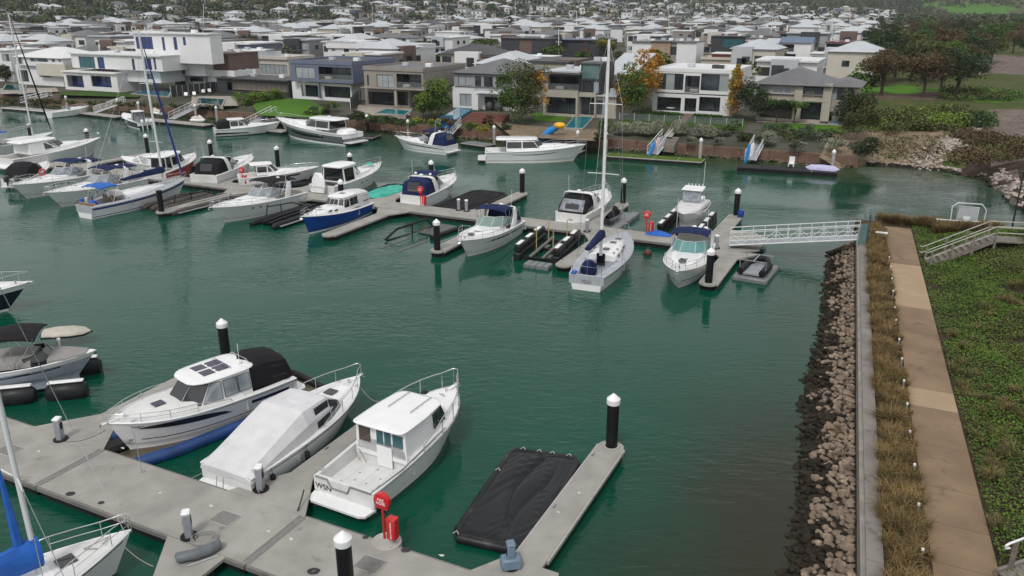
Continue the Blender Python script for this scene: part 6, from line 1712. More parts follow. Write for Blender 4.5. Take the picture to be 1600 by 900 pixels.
# big white cruiser far left
bt = Boat('motor_yacht', 'large white motor cruiser with swept cabin at the left edge', 'boat', -100, 63, 60, 13.0, 4.0, F=1.3, S=.7, rake=.13)
set_by_px(bt, (5, 248), 1.3, (141, 217), 2.0)
bt.hull(gel).deck(deckw, tc=.25, sole=.8).trunk([(5.5, 1.5, .6), (8.5, 1.2, .5), (10.8, .5, .15)], gel)
bt.wheelhouse(2.4, 4.2, 6.6, 8.2, 1.6, 1.6, 1.2, rake=1.6, roof=(.1, 1.0), glass=glassd, roofth=.18, glazed={1: (.1, .95, .3, .85), 2: (.05, .95, .2, .85), 3: (.03, .97, .1, .9), 4: (.05, .95, .2, .85), 5: (.05, .9, .3, .85)}); bt.rail(.5, .99, .6, 8).platform(.9, .35)
# grey dock cover by the left walkway + sailing yacht behind
bt = Boat('sailing_yacht', 'white yacht with grey sail on the boom and black furled headsail, mast at far left', 'sailing yacht', -110, 66, 60, 11.5, 3.5, F=1.1, S=.35, rake=.08, k=.7, p=2.0, wl=.78)
set_by_px(bt, (-25, 232), 1.0, (104, 203), 1.4)
bt.hull(gel, chine=False).deck(deckw, tc=.33, sole=.5, side=.3).trunk([(3.4, 1.0, .42), (6.2, .95, .4), (8.8, .4, .1)], gel)
b0 = P(61, 212, 1.5); lb = to_local(bt, b0); tp_ = to_local(bt, ray_top(b0, 18, 20)); tp_.y = 0
rig(bt, lb.x, 0, boom=4.8, spread=(.35, .68), cover=M('grey_sail', (.28, .27, .27), .85), furl=canvk, top_local=tp_, zb=1.5, boomz=1.2, r=.11)
bt.bimini(-.2, 2.6, 1.5, 2.9, canvb, zl=1.1)
m = MB(); m.box(-1.5, 1.5, -.9, .9, 0, .35, bev=.1); o = m.build('deck_box', upho, loc=P(20, 252, ZD), rz=ANG); tag(o, 'cream locker on the walkway at the left edge', 'locker')
# ================================================================ HOUSES
white_r = M('white_render', (0.66, 0.67, 0.68), 0.7, var=0.05, scale=.4, stain=((.50, .50, .49), .5, .62))
cream_r = M('cream_render', (0.50, 0.47, 0.41), 0.75, var=0.06, scale=.4)
grey_r = M('grey_render', (0.26, 0.265, 0.27), 0.75, var=0.08, scale=.5)
taupe_r = M('taupe_render', (0.26, 0.235, 0.21), 0.75, var=0.07, scale=.5)
bluegrey = M('bluegrey_cladding', (0.125, 0.15, 0.22), 0.6, var=0.08, scale=.5)
dark_r = M('charcoal_cladding', (0.035, 0.037, 0.042), 0.6, var=0.15, scale=.8)
brown_c = M('brown_cladding', (0.13, 0.085, 0.07), 0.7, var=0.12, scale=.8)
tan_b = M('tan_brick', (0.32, 0.235, 0.165), 0.8, var=0.1, scale=1)
beige_r = M('beige_render', (0.36, 0.33, 0.28), 0.8, var=0.08, scale=.6)
roof_g = M('grey_roof', (0.115, 0.118, 0.125), 0.6, var=0.12, scale=.5)
roof_d = M('dark_roof', (0.05, 0.052, 0.056), 0.6, var=0.15, scale=.5)
roof_l = M('pale_metal_roof', (0.42, 0.45, 0.48), 0.45, var=0.06, scale=.5)
roof_w = M('white_roof', (0.60, 0.61, 0.62), 0.6, var=0.06, scale=.4)
roof_b = M('brown_tile_roof', (0.20, 0.17, 0.15), 0.7, var=0.12, scale=.6)
hglass = M('house_glass', (0.035, 0.045, 0.055), 0.06, spec=.9, var=.6, scale=.35)
hglassl = M('curtained_glass', (0.30, 0.33, 0.35), 0.12, spec=.6, var=.15, scale=.5)
hglassb = M('blue_glass', (0.012, 0.035, 0.14), 0.1, spec=.7, var=.5, scale=1.2)
darkin = M('dark_interior', (0.03, 0.028, 0.026), 0.8, var=.5, scale=.7)
frame_d = M('dark_window_frame', (0.03, 0.032, 0.036), .4)
frame_w = M('white_window_frame', (0.6, 0.6, 0.6), .4)
balg = M('balustrade_glass', (0.16, 0.19, 0.20), .08, spec=.8, var=.2); balg.node_tree.nodes['Principled BSDF'].inputs['Alpha'].default_value = .3
Vd = Vector((-SA, CA, 0)); Ud = Vector((CA, SA, 0))
class House:
    def __init__(s, label, px, py, z=ZG, name='house', drz=0.0):
        s.o = P(px, py, z); s.rz = ANG + radians(drz)
        s.U = Vector((cos(s.rz), sin(s.rz), 0)); s.V = Vector((-sin(s.rz), cos(s.rz), 0))
        s.r = thing(name, label, 'house', s.o, s.rz)
    def f(s, px, py, y=0.0):
        a = (px - 800) / FPX; b = (450 - py) / FPX
        d = Vector((a, CP + b * SP, -SP + b * CP)); C = Vector((0, 0, HC))
        t = ((s.o + s.V * y) - C).dot(s.V) / d.dot(s.V); p_ = C + d * t - s.o
        return p_.dot(s.U), p_.z
    def mass(s, x0p, y0p, x1p, y1p, y=0.0, depth=9, mat=None, feats=(), roof='flat', roofm=None, parapet=.0, over=.4, gz=False, pitch=.28, bottom=None):
        mat = mat or white_r; roofm = roofm or roof_g
        x0, z1 = s.f(x0p, y0p, y); x1, z0 = s.f(x1p, y1p, y)
        if bottom is not None: z0 = bottom
        if z0 < 1.3 and bottom is None: z0 = -.35
        if roof is None: z1 += .4
        holes = []; FS = []
        for ft in feats:
            k, a, b_, c, d = ft[:5]
            ha, hz1 = s.f(a, b_, y); hb, hz0 = s.f(c, d, y)
            ha = max(ha, x0 + .12); hb = min(hb, x1 - .12); hz1 = min(hz1, z1 - .12); hz0 = max(hz0, z0 + .04, .06 if z0 < 0 and bottom is None else -9)
            if hb - ha < .2 or hz1 - hz0 < .2: continue
            holes.append((ha, hb, hz0, hz1)); FS.append((k, ha, hb, hz0, hz1) + tuple(ft[5:]))
        xs = sorted({x0, x1} | {h[0] for h in holes} | {h[1] for h in holes}); zs = sorted({z0, z1} | {h[2] for h in holes} | {h[3] for h in holes})
        m = MB(); th = .22
        def inh(cx, cz): return any(h[0] < cx < h[1] and h[2] < cz < h[3] for h in holes)
        for i in range(len(xs) - 1):
            for j in range(len(zs) - 1):
                cx, cz = (xs[i] + xs[i + 1]) / 2, (zs[j] + zs[j + 1]) / 2
                if xs[i + 1] - xs[i] < 1e-4 or zs[j + 1] - zs[j] < 1e-4: continue
                if not inh(cx, cz): m.box(xs[i], xs[i + 1], y, y + th, zs[j], zs[j + 1])
        yb = y + depth
        m.box(x0, x0 + th, y + th, yb, z0, z1); m.box(x1 - th, x1, y + th, yb, z0, z1); m.box(x0 + th, x1 - th, yb - th, yb, z0, z1); m.box(x0 + th, x1 - th, y + th + 2.6, y + th + 2.65, z0, z1)
        m.box(x0 + th, x1 - th, y + th, y + th + 2.6, z0, z0 + .05)
        m.build('wall', mat, s.r)
        for ft in FS:
            k, a, b_, c, d = ft[:5]; n = ft[5] if len(ft) > 5 else 2; gl = ft[6] if len(ft) > 6 else hglass; fm = ft[7] if len(ft) > 7 else frame_d
            yy = y + .12 if k == 'w' else y + 2.0 if k == 'b' else y + 1.2
            m = MB(); t_ = .05
            m.box(a, b_, yy, yy + .06, c, c + t_); m.box(a, b_, yy, yy + .06, d - t_, d)
            for i in range(n + 1):
                x = a + (b_ - a - t_) * i / n; m.box(x, x + t_, yy - .004, yy + .064, c + t_, d - t_)
            w_ = m.build('window', fm, s.r)
            for i in range(n):
                xa = a + (b_ - a) * i / n + t_ * .6; xb = a + (b_ - a) * (i + 1) / n
                m = MB(); g_ = gl
                if gl is hglass and (i * 7 + int(a * 3)) % 4 == 0: g_ = hglassl if k == 'w' else hglass
                m.box(xa, xb, yy + .02, yy + .04, c + t_, d - t_); m.build('pane', g_, w_)
            if k == 'b':
                m = MB(); m.box(a, b_, y + .06, y + .09, c + .05, c + 1.0); m.build('balustrade', balg, s.r)
                m = MB(); m.box(a + .02, b_ - .02, y + .22, yy, c - .1, c + .03); m.build('balcony_floor', beige_r, s.r)
                m = MB(); m.box(a + .6, a + 1.9, y + .8, y + 1.4, c + .05, c + .55, bev=.08); m.build('outdoor_seat', upho, s.r)
        if roof == 'flat':
            m = MB(); m.box(x0 - over * .3, x1 + over * .3, y - over, yb + .1, z1 + .002, z1 + .22); m.build('roof', roofm, s.r)
            if parapet: 
                m = MB(); P4 = (x0 - over * .3, x1 + over * .3, y - over, yb + .1)
                m.box(P4[0] - .02, P4[1] + .02, P4[2] - .02, P4[2] + .2, z1 - .1, z1 + .22 + parapet); m.box(P4[0] - .02, P4[0] + .2, P4[2] + .2, P4[3], z1 - .1, z1 + .22 + parapet); m.box(P4[1] - .2, P4[1] + .02, P4[2] + .2, P4[3], z1 - .1, z1 + .22 + parapet); m.box(P4[0] + .2, P4[1] - .2, P4[3] - .2, P4[3], z1 - .1, z1 + .22 + parapet); m.build('parapet', mat, s.r)
            for k in range(2):
                xx = x0 + (x1 - x0) * (.3 + .4 * k); m = MB(); m.box(xx, xx + 1.1, y + depth * .45, y + depth * .45 + .8, z1 + .22, z1 + .8, bev=.03); m.build('roof_unit', whitep if k else roof_l, s.r)
        elif roof in ('hip', 'gable'):
            o_ = over; a, b_, c, d = x0 - o_, x1 + o_, y - o_, yb + o_; hh = min(b_ - a, d - c) / 2; H = hh * pitch * 1.6; zt = z1 + H
            m = MB(); hx = hh if roof == 'hip' else 0.0
            if b_ - a >= d - c: r0, r1 = (a + hx, (c + d) / 2, zt), (b_ - hx, (c + d) / 2, zt); fs = [(0, 1, 5, 4), (1, 2, 5), (2, 3, 4, 5), (3, 0, 4)]
            else: r0, r1 = ((a + b_) / 2, c + hx, zt), ((a + b_) / 2, d - hx, zt); fs = [(0, 1, 4), (1, 2, 5, 4), (2, 3, 5), (3, 0, 4, 5)]
            m.add([(a, c, z1), (b_, c, z1), (b_, d, z1), (a, d, z1), r0, r1], fs + [(3, 2, 1, 0)]); m.build('roof', roofm, s.r)
            m = MB(); m.tube([(a, c, z1 - .06), (b_, c, z1 - .06), (b_, d, z1 - .06), (a, d, z1 - .06)], .09, 4, closed=True); m.build('gutter', frame_d if mat is not white_r else roofm, s.r)
        elif roof == 'shed':
            m = MB(); a, b_, c, d = x0 - over, x1 + over, y - over, yb + over; H = (d - c) * pitch
            m.add([(a, c, z1), (b_, c, z1), (b_, d, z1 + H), (a, d, z1 + H), (a, c, z1 + .2), (b_, c, z1 + .2), (b_, d, z1 + H + .2), (a, d, z1 + H + .2)], [(0, 3, 2, 1), (4, 5, 6, 7), (0, 1, 5, 4), (1, 2, 6, 5), (2, 3, 7, 6), (3, 0, 4, 7)]); m.build('roof', roofm, s.r)
            m = MB(); m.add([(x0, y, z1), (x0, yb, z1), (x0, yb, z1 + H), (x1, y, z1), (x1, yb, z1), (x1, yb, z1 + H)], [(0, 2, 1), (3, 4, 5), (1, 2, 5, 4)]); m.build('side_wall', mat, s.r)
        return (x0, x1, z0, z1)
    def slab(s, name, x0p, y0p, x1p, y1p, y, depth, mat, bev=0):
        x0, z1 = s.f(x0p, y0p, y); x1, z0 = s.f(x1p, y1p, y)
        m = MB(); m.box(x0, x1, y, y + depth, z0, z1, bev=bev); return m.build(name, mat, s.r)
w, b, d = 'w', 'b', 'd'
LG = hglassl
# left end houses
h = House('low white house cut by the left edge with a flat white roof', -30, 125)
h.mass(-30, 78, 22, 122, depth=9, feats=[(w, -20, 84, -2, 96, 2), (w, 2, 84, 16, 96, 2), (d, -10, 102, 18, 120, 3)], roofm=roof_w)
h = House('white two storey house with a wide pale hipped roof at the left', 24, 132)
h.mass(24, 88, 100, 105, y=.5, depth=11, feats=[(w, 28, 90, 36, 100, 2), (w, 46, 88, 75, 97, 5), (w, 80, 88, 86, 97, 1), (w, 90, 88, 96, 97, 1)], roof='hip', roofm=roof_w, pitch=.20)
h.mass(24, 104, 100, 130, y=1.2, depth=9, mat=white_r, feats=[(d, 28, 109, 46, 128, 3), (d, 60, 110, 80, 121, 2)], roof=None)
h.mass(56, 102, 104, 120, y=.2, depth=4, mat=cream_r, roof=None)
h = House('white modern house with blue tinted windows and an upper box storey', 96, 139)
h.mass(98, 112, 185, 138, y=0, depth=8, feats=[(d, 103, 117, 132, 137, 4, hglassb), (d, 141, 118, 175, 137, 4, hglassb)], roofm=white_r)
h.mass(110, 84, 255, 112, y=1.2, depth=9, feats=[(w, 122, 88, 150, 109, 3, M('teal_glass')), (w, 151, 89, 165, 111, 2, hglassb), (w, 205, 92, 212, 110, 1, hglassb), (w, 224, 91, 238, 109, 3, hglassb), (w, 239, 90, 245, 109, 1, hglassb)], roofm=roof_w)
h.mass(186, 112, 252, 130, y=2.4, depth=6, feats=[(w, 228, 115, 238, 124, 1)], roof=None)
h.mass(208, 52, 330, 81, y=5.5, depth=3, feats=[(w, 211, 57, 240, 77, 4, hglassb), (w, 252, 58, 259, 79, 1, hglassb), (w, 270, 58, 278, 78, 1, hglassb), (w, 285, 58, 291, 71, 1, hglassb)], roofm=roof_w, bottom=5.6)
h = House('white cube house with a square framed window beside a brown clad box', 262, 141)
h.mass(265, 88, 322, 119, y=0, depth=8, feats=[(w, 270, 94, 290, 116, 1, hglass, brown_c)], roofm=white_r)
h.mass(324, 84, 360, 111, y=2.2, depth=8, mat=brown_c, roofm=brown_c)
h.mass(272, 119, 322, 134, y=1.0, depth=7, mat=grey_r, feats=[(d, 274, 120, 290, 133, 2), (d, 296, 120, 318, 128, 2)], roof=None)
h.mass(322, 112, 368, 130, y=1.6, depth=5, mat=white_r, roof=None)
h = House('low charcoal pavilion with vertical timber and white panels', 338, 146)
h.mass(338, 122, 452, 146, y=0, depth=8, mat=dark_r, feats=[(d, 354, 127, 450, 146, 12, beige_r, brown_c)], roofm=roof_d)
h = House('white house with a pale roof behind the charcoal pavilion', 345, 128)
h.mass(348, 80, 400, 120, y=4, depth=9, mat=white_r, feats=[(w, 368, 90, 376, 108, 1), (w, 380, 92, 386, 104, 1)], roofm=roof_w, bottom=-1)
h = House('cream house with a pergola roof and tall narrow windows', 385, 128)
h.mass(372, 90, 452, 119, y=3, depth=9, mat=cream_r, feats=[(w, 388, 99, 450, 117, 9, LG)], roofm=roof_l, bottom=-1, parapet=.3)
for k in range(9): 
    m = MB(); m.box(2 + k * 1.1, 2.15 + k * 1.1, 5, 9, 6.6, 6.75); m.build('pergola_beam', roof_d, h.r)
h = House('blue grey two storey house with a balcony', 456, 155)
h.mass(453, 98, 552, 131, y=0, depth=13, mat=bluegrey, feats=[(w, 461, 104, 492, 123, 3, LG), (b, 497, 104, 550, 127, 3)], roofm=roof_d, parapet=.35, over=.1)
h.mass(456, 131, 550, 155, y=1.2, depth=10, mat=white_r, feats=[(d, 470, 132, 498, 152, 2), (d, 506, 134, 548, 154, 3)], roof=None)
h.slab('post', 496, 131, 500, 154, .3, .4, bluegrey)
h = House('grey and white house set back behind the blue grey and taupe houses', 520, 118)
h.mass(512, 74, 640, 98, y=4, depth=12, mat=white_r, feats=[(w, 537, 76, 546, 92, 1), (w, 556, 78, 575, 83, 2), (w, 585, 78, 596, 83, 1), (w, 603, 77, 610, 83, 1), (w, 621, 76, 632, 81, 1), (w, 518, 76, 524, 80, 1)], roofm=bluegrey, parapet=.8, bottom=-2)
h.mass(582, 85, 602, 106, y=3.2, depth=2, mat=dark_r, roof=None)
h = House('taupe two storey house with glass ground floor and pool', 567, 166)
h.mass(568, 108, 662, 140, y=0, depth=14, mat=taupe_r, feats=[(w, 573, 117, 577, 134, 1), (w, 588, 116, 615, 138, 3, LG), (b, 619, 115, 659, 140, 4)], roofm=roof_g, parapet=.3, over=.15)
h.mass(570, 140, 640, 166, y=1.0, depth=10, mat=taupe_r, feats=[(d, 575, 143, 616, 165, 5), (d, 620, 143, 638, 165, 2)], roof=None)
h.slab('canopy', 562, 137, 660, 141, -1.2, 2.2, taupe_r); h.slab('post', 616, 141, 620, 166, -1.0, .35, beige_r); h.slab('post', 562, 141, 564, 163, -1.0, .25, dark_r); h.slab('post', 640, 141, 643, 163, -1.0, .25, dark_r)
h = House('grey roofed house with white ground floor and terrace chairs', 707, 168)
h.mass(709, 113, 810, 139, y=0, depth=13, mat=grey_r, feats=[(w, 716, 118, 738, 134, 2, LG), (w, 742, 119, 752, 136, 1), (w, 756, 119, 770, 137, 1), (b, 775, 119, 800, 141, 3, LG)], roof='hip', roofm=roof_g, pitch=.20)
h.mass(707, 139, 812, 168, y=.2, depth=11, mat=white_r, feats=[(w, 718, 146, 737, 166, 2, LG), (d, 757, 151, 805, 168, 4)], roof=None)
h.slab('balcony_slab', 738, 144, 812, 149, -1.6, 2.0, white_r); h.slab('balustrade', 740, 134, 790, 144, -1.5, .04, balg); h.slab('post', 738, 149, 747, 172, -1.6, .5, white_r)
for px in (765, 779):
    m = MB(); x, z = h.f(px, 172, -1); m.lathe(x, -1, [(.6, 0), (.75, .5), (.6, 1.2), (.1, 1.5)], 10); m.build('hanging_chair', dark_r, h.r, 50)
h = House('white house with flat white roof behind the yellow green tree', 770, 110)
h.mass(768, 88, 856, 100, y=2, depth=9, mat=white_r, roofm=white_r, bottom=-1)
h = House('modern glass fronted house with a green glass stair tower', 850, 180)
h.mass(850, 112, 905, 117, y=-.5, depth=10, mat=beige_r, roofm=roof_l, over=.3)
h.mass(857, 117, 905, 143, y=0, depth=9, mat=dark_r, feats=[(b, 859, 119, 904, 143, 4)], roof=None)
h.mass(849, 144, 902, 180, y=-.3, depth=9, mat=beige_r, feats=[(d, 853, 151, 899, 179, 3)], roof=None)
h.mass(908, 99, 938, 148, y=.4, depth=6, mat=dark_r, feats=[(w, 909, 101, 936, 124, 1, M('green_glass')), (w, 911, 126, 935, 146, 3)], roof='flat', roofm=roof_g, over=.0)
h.mass(903, 148, 930, 180, y=.2, depth=8, mat=beige_r, feats=[(d, 905, 151, 928, 180, 2)], roof=None)
h.mass(930, 150, 962, 180, y=.8, depth=8, mat=beige_r, feats=[(w, 933, 156, 950, 180, 2)], roofm=roof_l)
h = House('house with a sloping silver metal roof beside the stair tower', 940, 176)
h.mass(940, 118, 984, 150, y=2.2, depth=12, mat=grey_r, feats=[(w, 943, 126, 958, 142, 2), (w, 961, 126, 970, 142, 1)], roof='shed', roofm=roof_l, pitch=.22, over=.3, bottom=0)
h = House('white cube house with four large dark framed windows', 1020, 175)
h.mass(1022, 110, 1146, 149, y=0, depth=13, feats=[(w, 1027, 114, 1067, 141, 3, hglass, frame_d), (b, 1071, 118, 1092, 146, 2), (w, 1096, 115, 1137, 143, 3)], roofm=roof_w, parapet=.2, over=.05)
h.mass(1020, 149, 1140, 175, y=.1, depth=12, feats=[(d, 1027, 151, 1063, 174, 3), (d, 1070, 153, 1087, 175, 2), (d, 1093, 151, 1124, 175, 3)], roof=None)
x, z = h.f(1120, 104, 3); m = MB(); m.box(x - 1.2, x + .6, 5, 6.5, z - .6, z + .1); m.build('roof_hatch', dark_r, h.r)
m = MB(); m.cyl(h.f(1042, 172, -1)[0], 1.2, .65, .72, .7, n=12); m.cyl(h.f(1042, 172, -1)[0], 1.2, 0, .65, .08, n=8); m.build('table', white_r, h.r)
h = House('grey hipped roof house with deep balcony and stone ground floor', 1182, 188)
h.mass(1186, 130, 1290, 150, y=0, depth=12, mat=beige_r, feats=[(w, 1192, 131, 1201, 148, 1, LG, frame_w), (w, 1209, 131, 1223, 149, 2, LG, frame_w), (w, 1226, 132, 1236, 148, 1, LG, frame_w), (b, 1251, 131, 1290, 155, 3)], roof='hip', roofm=roof_g, pitch=.24, over=.7)
h.mass(1184, 151, 1290, 188, y=.3, depth=11, mat=beige_r, feats=[(d, 1190, 156, 1240, 186, 4, darkin), (d, 1252, 160, 1286, 188, 3)], roof=None)
h.mass(1297, 134, 1335, 176, y=1.5, depth=9, mat=beige_r, feats=[(w, 1298, 137, 1318, 157, 2), (w, 1325, 138, 1332, 156, 1)], roof='hip', roofm=roof_g, pitch=.22, over=.6)
for px in (1246, 1291): h.slab('column', px - 3, 131, px + 3, 190, -.25, .5, beige_r)
h.slab('balcony_edge', 1246, 155, 1293, 160, -.3, .8, beige_r)
m = MB(); xa, za = h.f(1340, 160, 6); m.box(xa - .1, xa + .1, -2, 8, -.3, 2.6); m.build('side_screen', brown_c, h.r)
# second row, hand placed
def H2(label, px, py, masses):
    h = House(label, px, py, ZG)
    for m_ in masses: h.mass(*m_[:4], **m_[4])
    return h
H2('tan brick and white house with slit windows behind the autumn trees', 1000, 112, [(988, 66, 1018, 88, dict(y=0, depth=8, bottom=0)), (1018, 65, 1046, 92, dict(y=-.3, depth=8, mat=tan_b, bottom=0, roofm=roof_g)), (1046, 66, 1058, 92, dict(y=.4, depth=7, mat=taupe_r, feats=[(w, 1047, 73, 1057, 86, 2)], bottom=0)), (1058, 66, 1087, 92, dict(y=-.3, depth=8, bottom=0))])
H2('charcoal box house with a brown centre panel', 785, 95, [(783, 60, 860, 86, dict(y=0, depth=9, mat=dark_r, feats=[(w, 811, 62, 831, 84, 1, brown_c, brown_c)], roofm=roof_d, bottom=0))])
H2('charcoal house with overhanging roof left of the bare tree', 880, 92, [(874, 62, 936, 84, dict(y=0, depth=9, mat=dark_r, roofm=bluegrey, over=.8, bottom=0, feats=[(w, 878, 66, 888, 76, 1)]))])
H2('house with a wide pale blue hipped metal roof', 665, 104, [(665, 88, 752, 98, dict(y=0, depth=14, mat=M('red_brick', (.16, .06, .045), .8), roof='hip', roofm=roof_l, pitch=.2, bottom=0))])
H2('white house with grey hipped roofs and verandah windows', 568, 78, [(568, 58, 640, 72, dict(y=0, depth=10, mat=white_r, feats=[(w, 575, 59, 590, 65, 2), (w, 600, 59, 615, 65, 2), (w, 622, 59, 634, 65, 2)], roof='hip', roofm=roof_g, pitch=.16, bottom=0))])
H2('pale grey house with a low hipped roof and three windows', 685, 80, [(684, 59, 740, 72, dict(y=0, depth=9, mat=white_r, feats=[(w, 688, 60, 700, 69, 2), (w, 708, 60, 716, 69, 1), (w, 722, 60, 730, 69, 1)], roof='hip', roofm=roof_l, pitch=.14, bottom=0))])
H2('long cream building with a brown roof band behind the white cube house', 1100, 116, [(1096, 92, 1228, 112, dict(y=0, depth=9, mat=cream_r, roofm=cream_r, bottom=0, parapet=.3)), (1112, 84, 1218, 91, dict(y=3, depth=6, mat=M('oxide_red', (.12, .03, .025), .7), roofm=roof_w, bottom=0))])
H2('charcoal house with glass corner rooms and black terrace', 1112, 92, [(1112, 57, 1162, 82, dict(y=0, depth=9, mat=dark_r, feats=[(w, 1130, 60, 1160, 74, 3, M('teal_glass'))], roofm=roof_d, bottom=0)), (1162, 60, 1190, 80, dict(y=1, depth=8, feats=[(w, 1163, 64, 1168, 74, 1), (w, 1176, 68, 1188, 78, 2)], bottom=0))])
H2('pale blue gabled house with balcony room', 1200, 102, [(1194, 68, 1222, 100, dict(y=1, depth=9, mat=M('pale_blue_clad', (.38, .44, .52), .6), feats=[(w, 1197, 69, 1209, 78, 2)], roof='shed', roofm=roof_l, pitch=.1, bottom=0)), (1220, 66, 1264, 100, dict(y=0, depth=8, feats=[(b, 1221, 69, 1240, 81, 2), (d, 1220, 84, 1242, 98, 2)], roof='gable', roofm=M('blue_roof', (.10, .14, .22), .5), pitch=.2, bottom=0))])
H2('glass fronted house with white balcony slabs and rust fascia', 1265, 106, [(1290, 67, 1328, 83, dict(y=0, depth=9, feats=[(b, 1291, 68, 1327, 82, 4)], roofm=M('oxide_red'), bottom=3.4)), (1266, 84, 1325, 104, dict(y=0, depth=9, feats=[(d, 1290, 87, 1322, 102, 4, M('teal_glass')), (d, 1268, 88, 1286, 102, 2)], roofm=white_r, bottom=0))])
H2('two white cubes with dark balconies on the canal', 1215, 66, [(1186, 44, 1212, 58, dict(y=0, depth=9, feats=[(b, 1188, 46, 1210, 56, 3)], bottom=0, roofm=roof_w)), (1245, 43, 1288, 60, dict(y=0, depth=9, feats=[(b, 1247, 46, 1260, 56, 2), (b, 1264, 46, 1278, 56, 2)], bottom=0, roofm=roof_w))])
H2('white house with two wide balconies left of the brown trees', 1306, 66, [(1306, 44, 1346, 62, dict(y=0, depth=9, feats=[(b, 1308, 47, 1324, 56, 2), (b, 1326, 47, 1344, 56, 2)], bottom=0, roofm=cream_r))])
H2('white house with a curved upper storey behind the palm', 425, 84, [(422, 52, 490, 80, dict(y=0, depth=10, feats=[(w, 426, 56, 438, 64, 2), (w, 464, 56, 474, 60, 1), (w, 474, 73, 490, 77, 3)], roofm=roof_w, bottom=0))])
H2('white box building with a blank side behind the gum tree', 520, 62, [(520, 40, 574, 60, dict(y=0, depth=12, bottom=0, roofm=roof_w, feats=[(w, 556, 44, 562, 47, 1)]))])
H2('dark framed building with terraces left of the large dark tree', 330, 75, [(318, 47, 372, 70, dict(y=3, depth=9, mat=dark_r, feats=[(d, 332, 51, 368, 57, 4), (d, 332, 60, 368, 67, 4)], roofm=roof_w, bottom=0))])

# ---- generic estate houses
def far_house(seed, parts=True):
    r = random.Random(seed); t = thing('house', 'x', 'house')
    walls = r.choice([white_r, white_r, white_r, white_r, cream_r, white_r, grey_r, beige_r, bluegrey, dark_r, taupe_r]); W_, D_ = r.uniform(9, 13), r.uniform(8, 12); H_ = r.choice([3.4, 6.2, 6.4, 6.6, 7.0])
    two = r.random() < .5; rf = r.choice(['flat'] * 8 + ['hip', 'hip', 'shed'])
    m = MB(); m.box(-W_ / 2, W_ / 2, 0, D_, -1, H_)
    w2 = r.choice([white_r, brown_c, cream_r, roof_l, dark_r]); x2 = r.uniform(-W_ / 2, 0)
    o_w = m.build('wall', walls, t)
    m = MB(); m.box(x2, x2 + W_ * .45, -1.2, 3, H_ * .5, H_ + .5); m.build('upper_box', w2, t)
    rm = r.choice([roof_w, roof_w, roof_l, roof_w, roof_g, roof_w, roof_l, roof_d])
    if rf == 'hip' and rm is roof_w: rm = roof_g
    m = MB()
    if rf == 'flat': m.box(-W_ / 2 - .3, W_ / 2 + .3, -.6, D_ + .3, H_ + .01, H_ + .35)
    elif rf == 'hip':
        a, b_, c, d_ = -W_ / 2 - .5, W_ / 2 + .5, -.5, D_ + .5; q = min(b_ - a, d_ - c) / 2 * .98; z = H_ + 2.0
        m.add([(a, c, H_), (b_, c, H_), (b_, d_, H_), (a, d_, H_), (a + q, c + q, z), (b_ - q, d_ - q, z)], [(0, 1, 5, 4), (1, 2, 5), (2, 3, 4, 5), (3, 0, 4), (3, 2, 1, 0)])
    else: m.add([(-W_ / 2 - .4, -.5, H_ - .0), (W_ / 2 + .4, -.5, H_), (W_ / 2 + .4, D_, H_ + 1.6), (-W_ / 2 - .4, D_, H_ + 1.6), (-W_ / 2 - .4, -.5, H_ + .25), (W_ / 2 + .4, -.5, H_ + .25), (W_ / 2 + .4, D_, H_ + 1.85), (-W_ / 2 - .4, D_, H_ + 1.85)], [(0, 3, 2, 1), (4, 5, 6, 7), (0, 1, 5, 4), (1, 2, 6, 5), (2, 3, 7, 6), (3, 0, 4, 7)])
    m.build('roof', rm, t)
    n = r.choice([3, 4, 4])
    for fl in range(2 if H_ > 5 else 1):
        for k in range(n):
            if r.random() < .15: continue
            x = -W_ / 2 + (k + .5) * W_ / n; ww = r.uniform(.8, W_ / n * .42); z0 = fl * 3.1 + .5; h_ = r.uniform(1.4, 2.2)
            y = -.05 if not (fl == 1 and x2 - ww < x < x2 + W_ * .45 + ww) else -1.25
            if fl == 1 and y < -1 and not (x2 + ww < x < x2 + W_ * .45 - ww): x = x2 + W_ * .22
            m = MB(); m.box(x - ww, x + ww, y, y + .1, z0, z0 + h_); m.build('window', r.choice([hglass, hglass, hglassl, darkin]), t)
    for k in range(2):
        m = MB(); m.box(W_ / 2 - .05, W_ / 2 + .05, 3 + k * 4, 4.5 + k * 4, 4 if H_ > 5 else 1, 5.2 if H_ > 5 else 2.2); m.build('window', hglass, t)
    t['desc'] = {white_r.name: 'white', cream_r.name: 'cream', grey_r.name: 'grey', beige_r.name: 'beige', bluegrey.name: 'blue grey', dark_r.name: 'charcoal', taupe_r.name: 'taupe'}[walls.name] + (' two storey' if H_ > 5 else ' low') + ' house, ' + {roof_w.name: 'white', roof_g.name: 'grey', roof_l.name: 'pale metal', roof_d.name: 'dark'}[rm.name] + {'flat': ' flat', 'hip': ' hipped', 'shed': ' sloping'}[rf] + ' roof'
    return t
protos = [far_house(100 + k) for k in range(22)]
def join_simple(t):
    m = MB(); mats = []
    for c in t.children:
        if c.data.materials[0] not in mats: mats.append(c.data.materials[0])
        mi = mats.index(c.data.materials[0])
        m.add([v.co.copy() for v in c.data.vertices], [tuple(p_.vertices) for p_ in c.data.polygons], mi)
    me = m.mesh('house', mats); return me
simple = [(join_simple(t), t['desc']) for t in protos]
fr = random.Random(11); used_p = set(); OCC = [(o.location.x, o.location.y) for o in COL.objects if o.get('category') == 'house']
cnt = {}
def proj(p_):
    dd = p_.y * CP - (p_.z - HC) * SP
    return 800 + FPX * p_.x / dd, 450 - FPX * (p_.y * SP + (p_.z - HC) * CP) / dd
placed = 0
v = 142.0; allh = []
